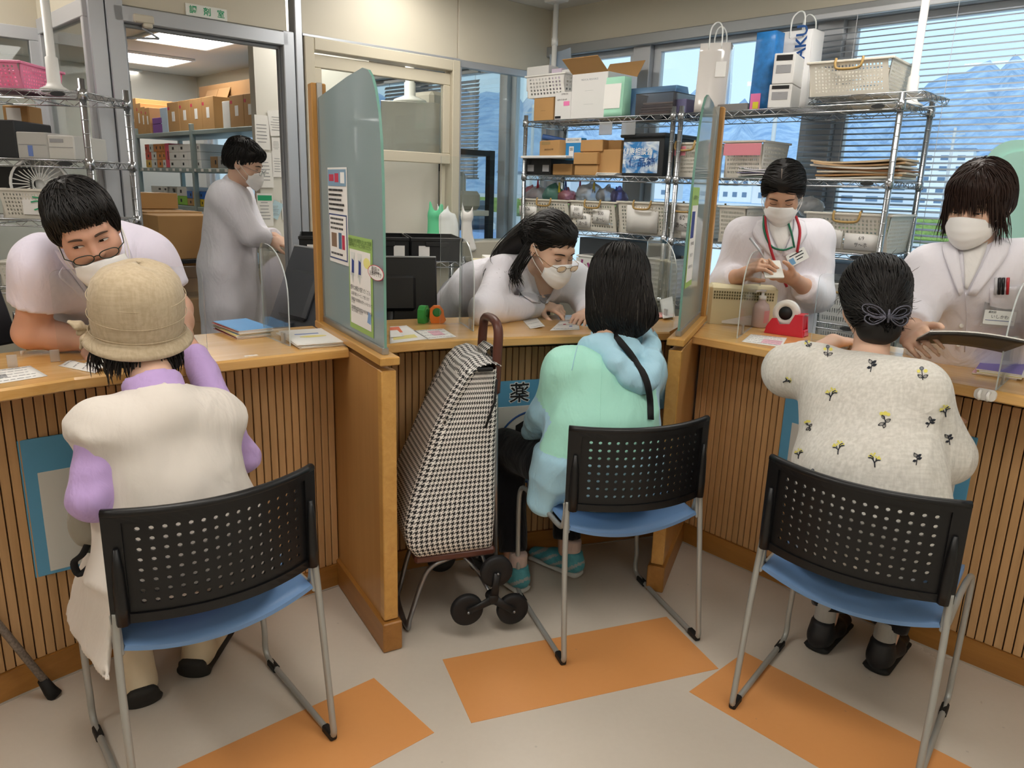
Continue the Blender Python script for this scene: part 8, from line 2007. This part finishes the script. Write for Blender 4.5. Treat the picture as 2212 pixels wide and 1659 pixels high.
q.build('guard',m_white,t)['kind']='stuff';q=MB();q.lathe([(.098,-.02),(.106,-.02),(.106,.02),(.098,.02),(.098,-.02)],28,rot=Matrix.Rotation(R(90),3,'X'),c=(0,-.01,.13));q.lathe([(.001,-.05),(.04,-.05),(.045,.03),(.001,.035)],16,rot=Matrix.Rotation(R(90),3,'X'),c=(0,.02,.13));q.build('housing',m_white,t);q=MB();q.tube([(0,0,.02),(0,.02,.1)],.014,8);q.build('stem',m_white,t)
p=at(110,120,3.1);pole('white tension pole above the alcove rack',(p.x,p.y,0),1.757)
t=thing('framed_certificate','dark wooden framed certificate high on the alcove wall','picture frame',at(8,8,3.95),R(41));MB().box((0,0,0),(.34,.02,.26),b=.004).build('frame',mat('dark wood frame','3a241c',.35),t);MB().box((0,-.011,0),(.27,.002,.19)).build('paper',m_paper,t);MB().box((.07,-.013,-.05),(.03,.002,.03)).build('seal',m_redp,t)
t=thing('gooseneck','chrome curved gooseneck stand left of the male pharmacist','stand',atz(62,757,ZT1));q=MB();b0=Vector(atz(62,757,ZT1));q.tube([Vector(v)-b0 for v in curve_pts([atz(62,755,ZT1),at(48,735,2.32),at(38,705,2.34),at(36,676,2.34)],12)],.007,8);q.build('neck',m_chrome,t);q=MB();q.tube([at(37,690,2.34)-b0,at(36,674,2.34)-b0],.011,10);q.build('tip',m_chrome,t)
# ------------------------------------------------------------------ between the middle counter and the partition
rack('low wire shelf with black crates behind the black monitor',(-.95,3.42,0),R(14),.72,.34,(1.105,.85,.5),1.13,badge=False)
for i,x in enumerate((.10,.35,.60)):
    q=Matrix.Translation((-.95,3.42,1.108)) @ Matrix.Rotation(R(14),4,'Z') @ Vector((x,.17,0));t=thing('black_crate','black plastic crate on the low wire shelf, %s of three' % ('left','middle','right')[i],'crate',q,R(14),'black crates');q=MB();w,d,h=.235,.32,.105
    for c,s in (((0,-d/2,h/2),(w,.004,h)),((0,d/2,h/2),(w,.004,h)),((-w/2,0,h/2),(.004,d,h)),((w/2,0,h/2),(.004,d,h)),((0,0,.003),(w,d,.005)),((0,-d/2-.004,h-.008),(w+.01,.012,.014)),((0,d/2+.004,h-.008),(w+.01,.012,.014))): q.box(c,s,b=.001)
    q.build('walls',m_blk,t);MB().box((0,-d/2-.006,h*.72),(.11,.01,.022),b=.003).build('grip',m_blk,t);MB().box((-.06 if i != 1 else .075,-d/2-.003,h*.36),(.05,.002,.06)).build('tag',m_paper,t)
for i,(x,c,h) in enumerate(((.06,'e4a0c0',.05),(.16,'e0dfdc',.08),(.24,'d9dde2',.10),(.32,'c9d9e2',.10),(.40,'d8c9a8',.07),(.47,'8fa8cf',.05))): q=Matrix.Translation((-.95,3.42,.853)) @ Matrix.Rotation(R(14),4,'Z') @ Vector((x+.1,.15,0));t=thing('supply_pack','small %s pack on the wire shelf under the black crates' % ('pink','white','pale grey','pale blue','tan','blue')[i],'pack',q,R(14),'packs under the crates');MB().box((0,0,h/2+.05),(.07,.18,h+.1),b=.006).build('pack',mat('pack '+c,c,.5),t)
t=thing('drawer_unit','cream drawer tower with smoky drawers left of the middle pharmacist','drawer unit',(-.02,3.62,0),R(14));MB().box((0,.0,.56),(.34,.34,1.1),b=.006).build('frame',m_heat,t)
for i in range(5): o=MB().box((0,-.168,1.02-.14*i),(.30,.02,.115),b=.004).build('drawer',clear('smoky drawer',(120,115,110),.8,.35,(90,84,80),.1),t);MB().box((-.05,-.18,1.06-.14*i),(.12,.002,.02)).build('tag',m_papy if i == 0 else m_paper,o)
t=thing('paper_stack','white papers on the cream drawer tower','papers',(-.02,3.62,1.112),R(10));MB().box((0,0,.01),(.26,.2,.02),b=.002).build('sheets',m_paper,t)
# behind the partition window: steel cabinet, pole, hanging aprons, printers
p=at(886,360,5.0);t=thing('steel_cabinet','tall pale steel cabinet behind the partition window','cabinet',(p.x,p.y,0),R(10));MB().box((0,0,.80),(.34,.3,1.6),b=.004).build('lower_body',m_wallw,t);MB().box((.0,0,1.77),(.36,.3,.33),b=.004).build('upper_door',mat('stainless sheet','aaa8a2',.3,.5),t)
t=thing('duct_pole','white round duct with flared collar above the steel cabinet','duct',(p.x+.0,p.y,1.938));MB().lathe([(.11,0),(.10,.02),(.035,.045),(.035,.12),(.028,.125),(.028,CEIL-1.94)],20).build('duct',m_white,t)
for i,(x,y,c,lb) in enumerate(((940,485,'62c795','green plastic apron hanging below the partition window'),(955,470,'e4e6e6','white plastic apron hanging below the partition window'),(1008,490,'e2e0dc','white cloth hanging behind the partition glazing'))):
    q=at(x,y,4.72);t=thing('hanging_apron',lb,'apron',(q.x,q.y,1.08));S=Soft();S.slab((0,0,.0),(0,0,.20),(1,0,0),.075,.02,.04,.015,.02);S.cone((-.02,0,.19),(-.03,0,.27),.018,.004,.02);S.cone((.02,0,.19),(.035,0,.25),.018,.004,.02);S.disp=lambda P: .014*wob(P*V3(1,1,.3),32,i);soft_obj('cloth',S,mat('apron '+c,c,.45),t,.007,world=False)
t=thing('printer_stand','black steel stand with beige devices behind the partition glazing','stand',W(-.72,.62,0),R(-45))
for x in (0,.52):
    for y in (0,.3): MB().box((x,y,.84),(.045,.045,1.68),b=.003).build('post',m_blk,t)
for z in (1.66,1.28,.95): MB().box((.26,.15,z),(.56,.34,.035),b=.003).build('shelf',m_blk if z != 1.28 else m_wallw,t)
for nm,lb,x,z,s in (('label_machine','beige machine standing on top of the black stand',.14,1.68,(.22,.26,.36)),('device','grey beige rounded device on the middle shelf of the black stand',.22,1.30,(.24,.24,.24)),('telephone','grey telephone base on the middle shelf of the black stand',.44,1.30,(.13,.2,.12))):
    q=Matrix.Translation(W(-.72,.62,z)) @ Matrix.Rotation(R(-45),4,'Z') @ Vector((x,.15,0));t=thing(nm,lb,nm.replace('_',' '),q,R(-45));MB().box((0,0,s[2]/2),s,b=.025).build('case',mat('beige device','c2bcae',.5),t);MB().box((.02,-s[1]/2-.001,s[2]*.55),(s[0]*.45,.003,s[2]*.5)).build('sheet',m_paper,t);MB().box((0,-s[1]/2-.001,s[2]*.12),(s[0]*.5,.004,s[2]*.08)).build('slot',m_dark,t)
# ------------------------------------------------------------------ outside
m_asph=mat('pale asphalt','b9bfc6',.8,var=(.4,.08));struct(MB().box((60,75,-.6),(500,136,.2),RW).build('ground',m_asph))
mm=bpy.data.materials.new('haze tinted forest');mm.use_nodes=True;T=NT(mm.node_tree);bs=mm.node_tree.nodes['Principled BSDF'];tc=T.n('ShaderNodeTexCoord');n1=T.n('ShaderNodeTexNoise',i_Scale=.05,i_Detail=8.0,i_Roughness=.7);T.l(tc.outputs['Object'],n1.inputs['Vector']);rp=T.n('ShaderNodeValToRGB');rp.color_ramp.elements[0].position=.38;rp.color_ramp.elements[1].position=.66;rp.color_ramp.elements[0].color=lin('6f90b8');rp.color_ramp.elements[1].color=lin('a3bcd8');T.l(n1.outputs['Fac'],rp.inputs[0]);T.l(rp.outputs[0],bs.inputs['Base Color']);bs.inputs['Roughness'].default_value=1  # pale blue of distant haze is put into the forest's base colour
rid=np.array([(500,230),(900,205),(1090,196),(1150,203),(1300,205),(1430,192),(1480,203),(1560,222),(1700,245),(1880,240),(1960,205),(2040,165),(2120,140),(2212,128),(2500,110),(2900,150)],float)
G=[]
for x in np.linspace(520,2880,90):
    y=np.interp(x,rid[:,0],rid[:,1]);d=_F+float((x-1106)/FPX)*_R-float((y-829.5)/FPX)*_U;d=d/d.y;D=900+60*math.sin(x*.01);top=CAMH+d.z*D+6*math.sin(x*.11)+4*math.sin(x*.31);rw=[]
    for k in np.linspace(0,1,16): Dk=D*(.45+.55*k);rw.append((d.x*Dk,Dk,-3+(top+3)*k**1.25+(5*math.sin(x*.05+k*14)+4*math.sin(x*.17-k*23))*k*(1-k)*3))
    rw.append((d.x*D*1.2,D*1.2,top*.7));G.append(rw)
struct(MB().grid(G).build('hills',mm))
t=tag(MB().box((26,30,.1),(120,1.6,1.2),RW,.2).build('hedge',mat('hedge green','7f9a52',.9,var=(1.2,.5),bump=(3,1,.3))),'low green hedge along the road outside the windows','hedge')
rs2=random.Random(3)
for i,(x,y,D,w,h,c) in enumerate(((1700,330,190,12,8,'c9ccd2'),(1900,335,210,20,7,'b9c2cf'),(2050,310,230,14,16,'d3d7dd'),(2130,330,160,8,6,'c2b8b0'),(1420,300,240,16,7,'c4cbd6'),(1610,320,220,10,8,'cfd3da'),(1220,360,200,12,5,'bcc6d2'),(1120,345,230,10,6,'c9cfd8'),(2205,300,290,20,16,'cdd2d9'))):
    q=at(x,y,D);t=thing('house','%s building far outside the windows, %s' % (('pale','wide grey','tall white','small tan','long blue grey','narrow pale','low grey','small white','large white')[i],('beside the blinds','behind the envelopes','above the fringed pharmacist','right of the tall one','over the lidded case','behind the pink banded basket','left of the rack','behind the partition glazing','at the right edge')[i]),'building',(q.x,q.y,-.5),R(-30+rs2.uniform(-20,20)));MB().box((0,0,h/2),(w,w*.6,h),b=.05).build('wall',mat('house '+c,c,.8),t);MB().box((0,0,h+.3),(w+1,w*.6+1,.6),b=.1).build('roof',mat('roof blue grey','6f7f98',.7),t)
    for fx in (-.3,0,.3):
        for fz in np.arange(2,h-1,3): MB().box((fx*w,-w*.3-.03,float(fz)),(w*.14,.1,1.3)).build('window',mat('far pane','5f7590',.3),t)
for i,(x,D) in enumerate(((1670,60),(1150,80),(2060,90))): q=at(x,300,D);t=thing('utility_pole','grey utility pole outside, %s' % ('behind the right rack','near the partition corner','behind the fringed pharmacist')[i],'utility pole',(q.x,q.y,-.5));g=MB();g.tube([(0,0,0),(0,0,10)],.16,8);g.build('mast',mat('pole concrete','b9bcc0',.8),t);MB().box((0,0,9.3),(2.2,.12,.12),RW).build('cross_arm',m_alu,t)
for i,(x,y,c) in enumerate(((975,440,'7f9fd0'),(950,462,'dfe3e8'),(1010,430,'a9b4c2'))): q=atz(x,y,-.5);q=at(x,y,20+7*i);t=thing('car','%s car parked outside the partition window' % ('blue','white','silver')[i],'car',(q.x,q.y,-.5),R(-45));MB().box((0,0,.55),(4.2,1.7,.7),b=.18).build('body',mat('car '+c,c,.25),t);MB().box((-.1,0,1.1),(2.2,1.5,.55),b=.2).build('cabin',mat('car glass','3a4a5c',.1),t)
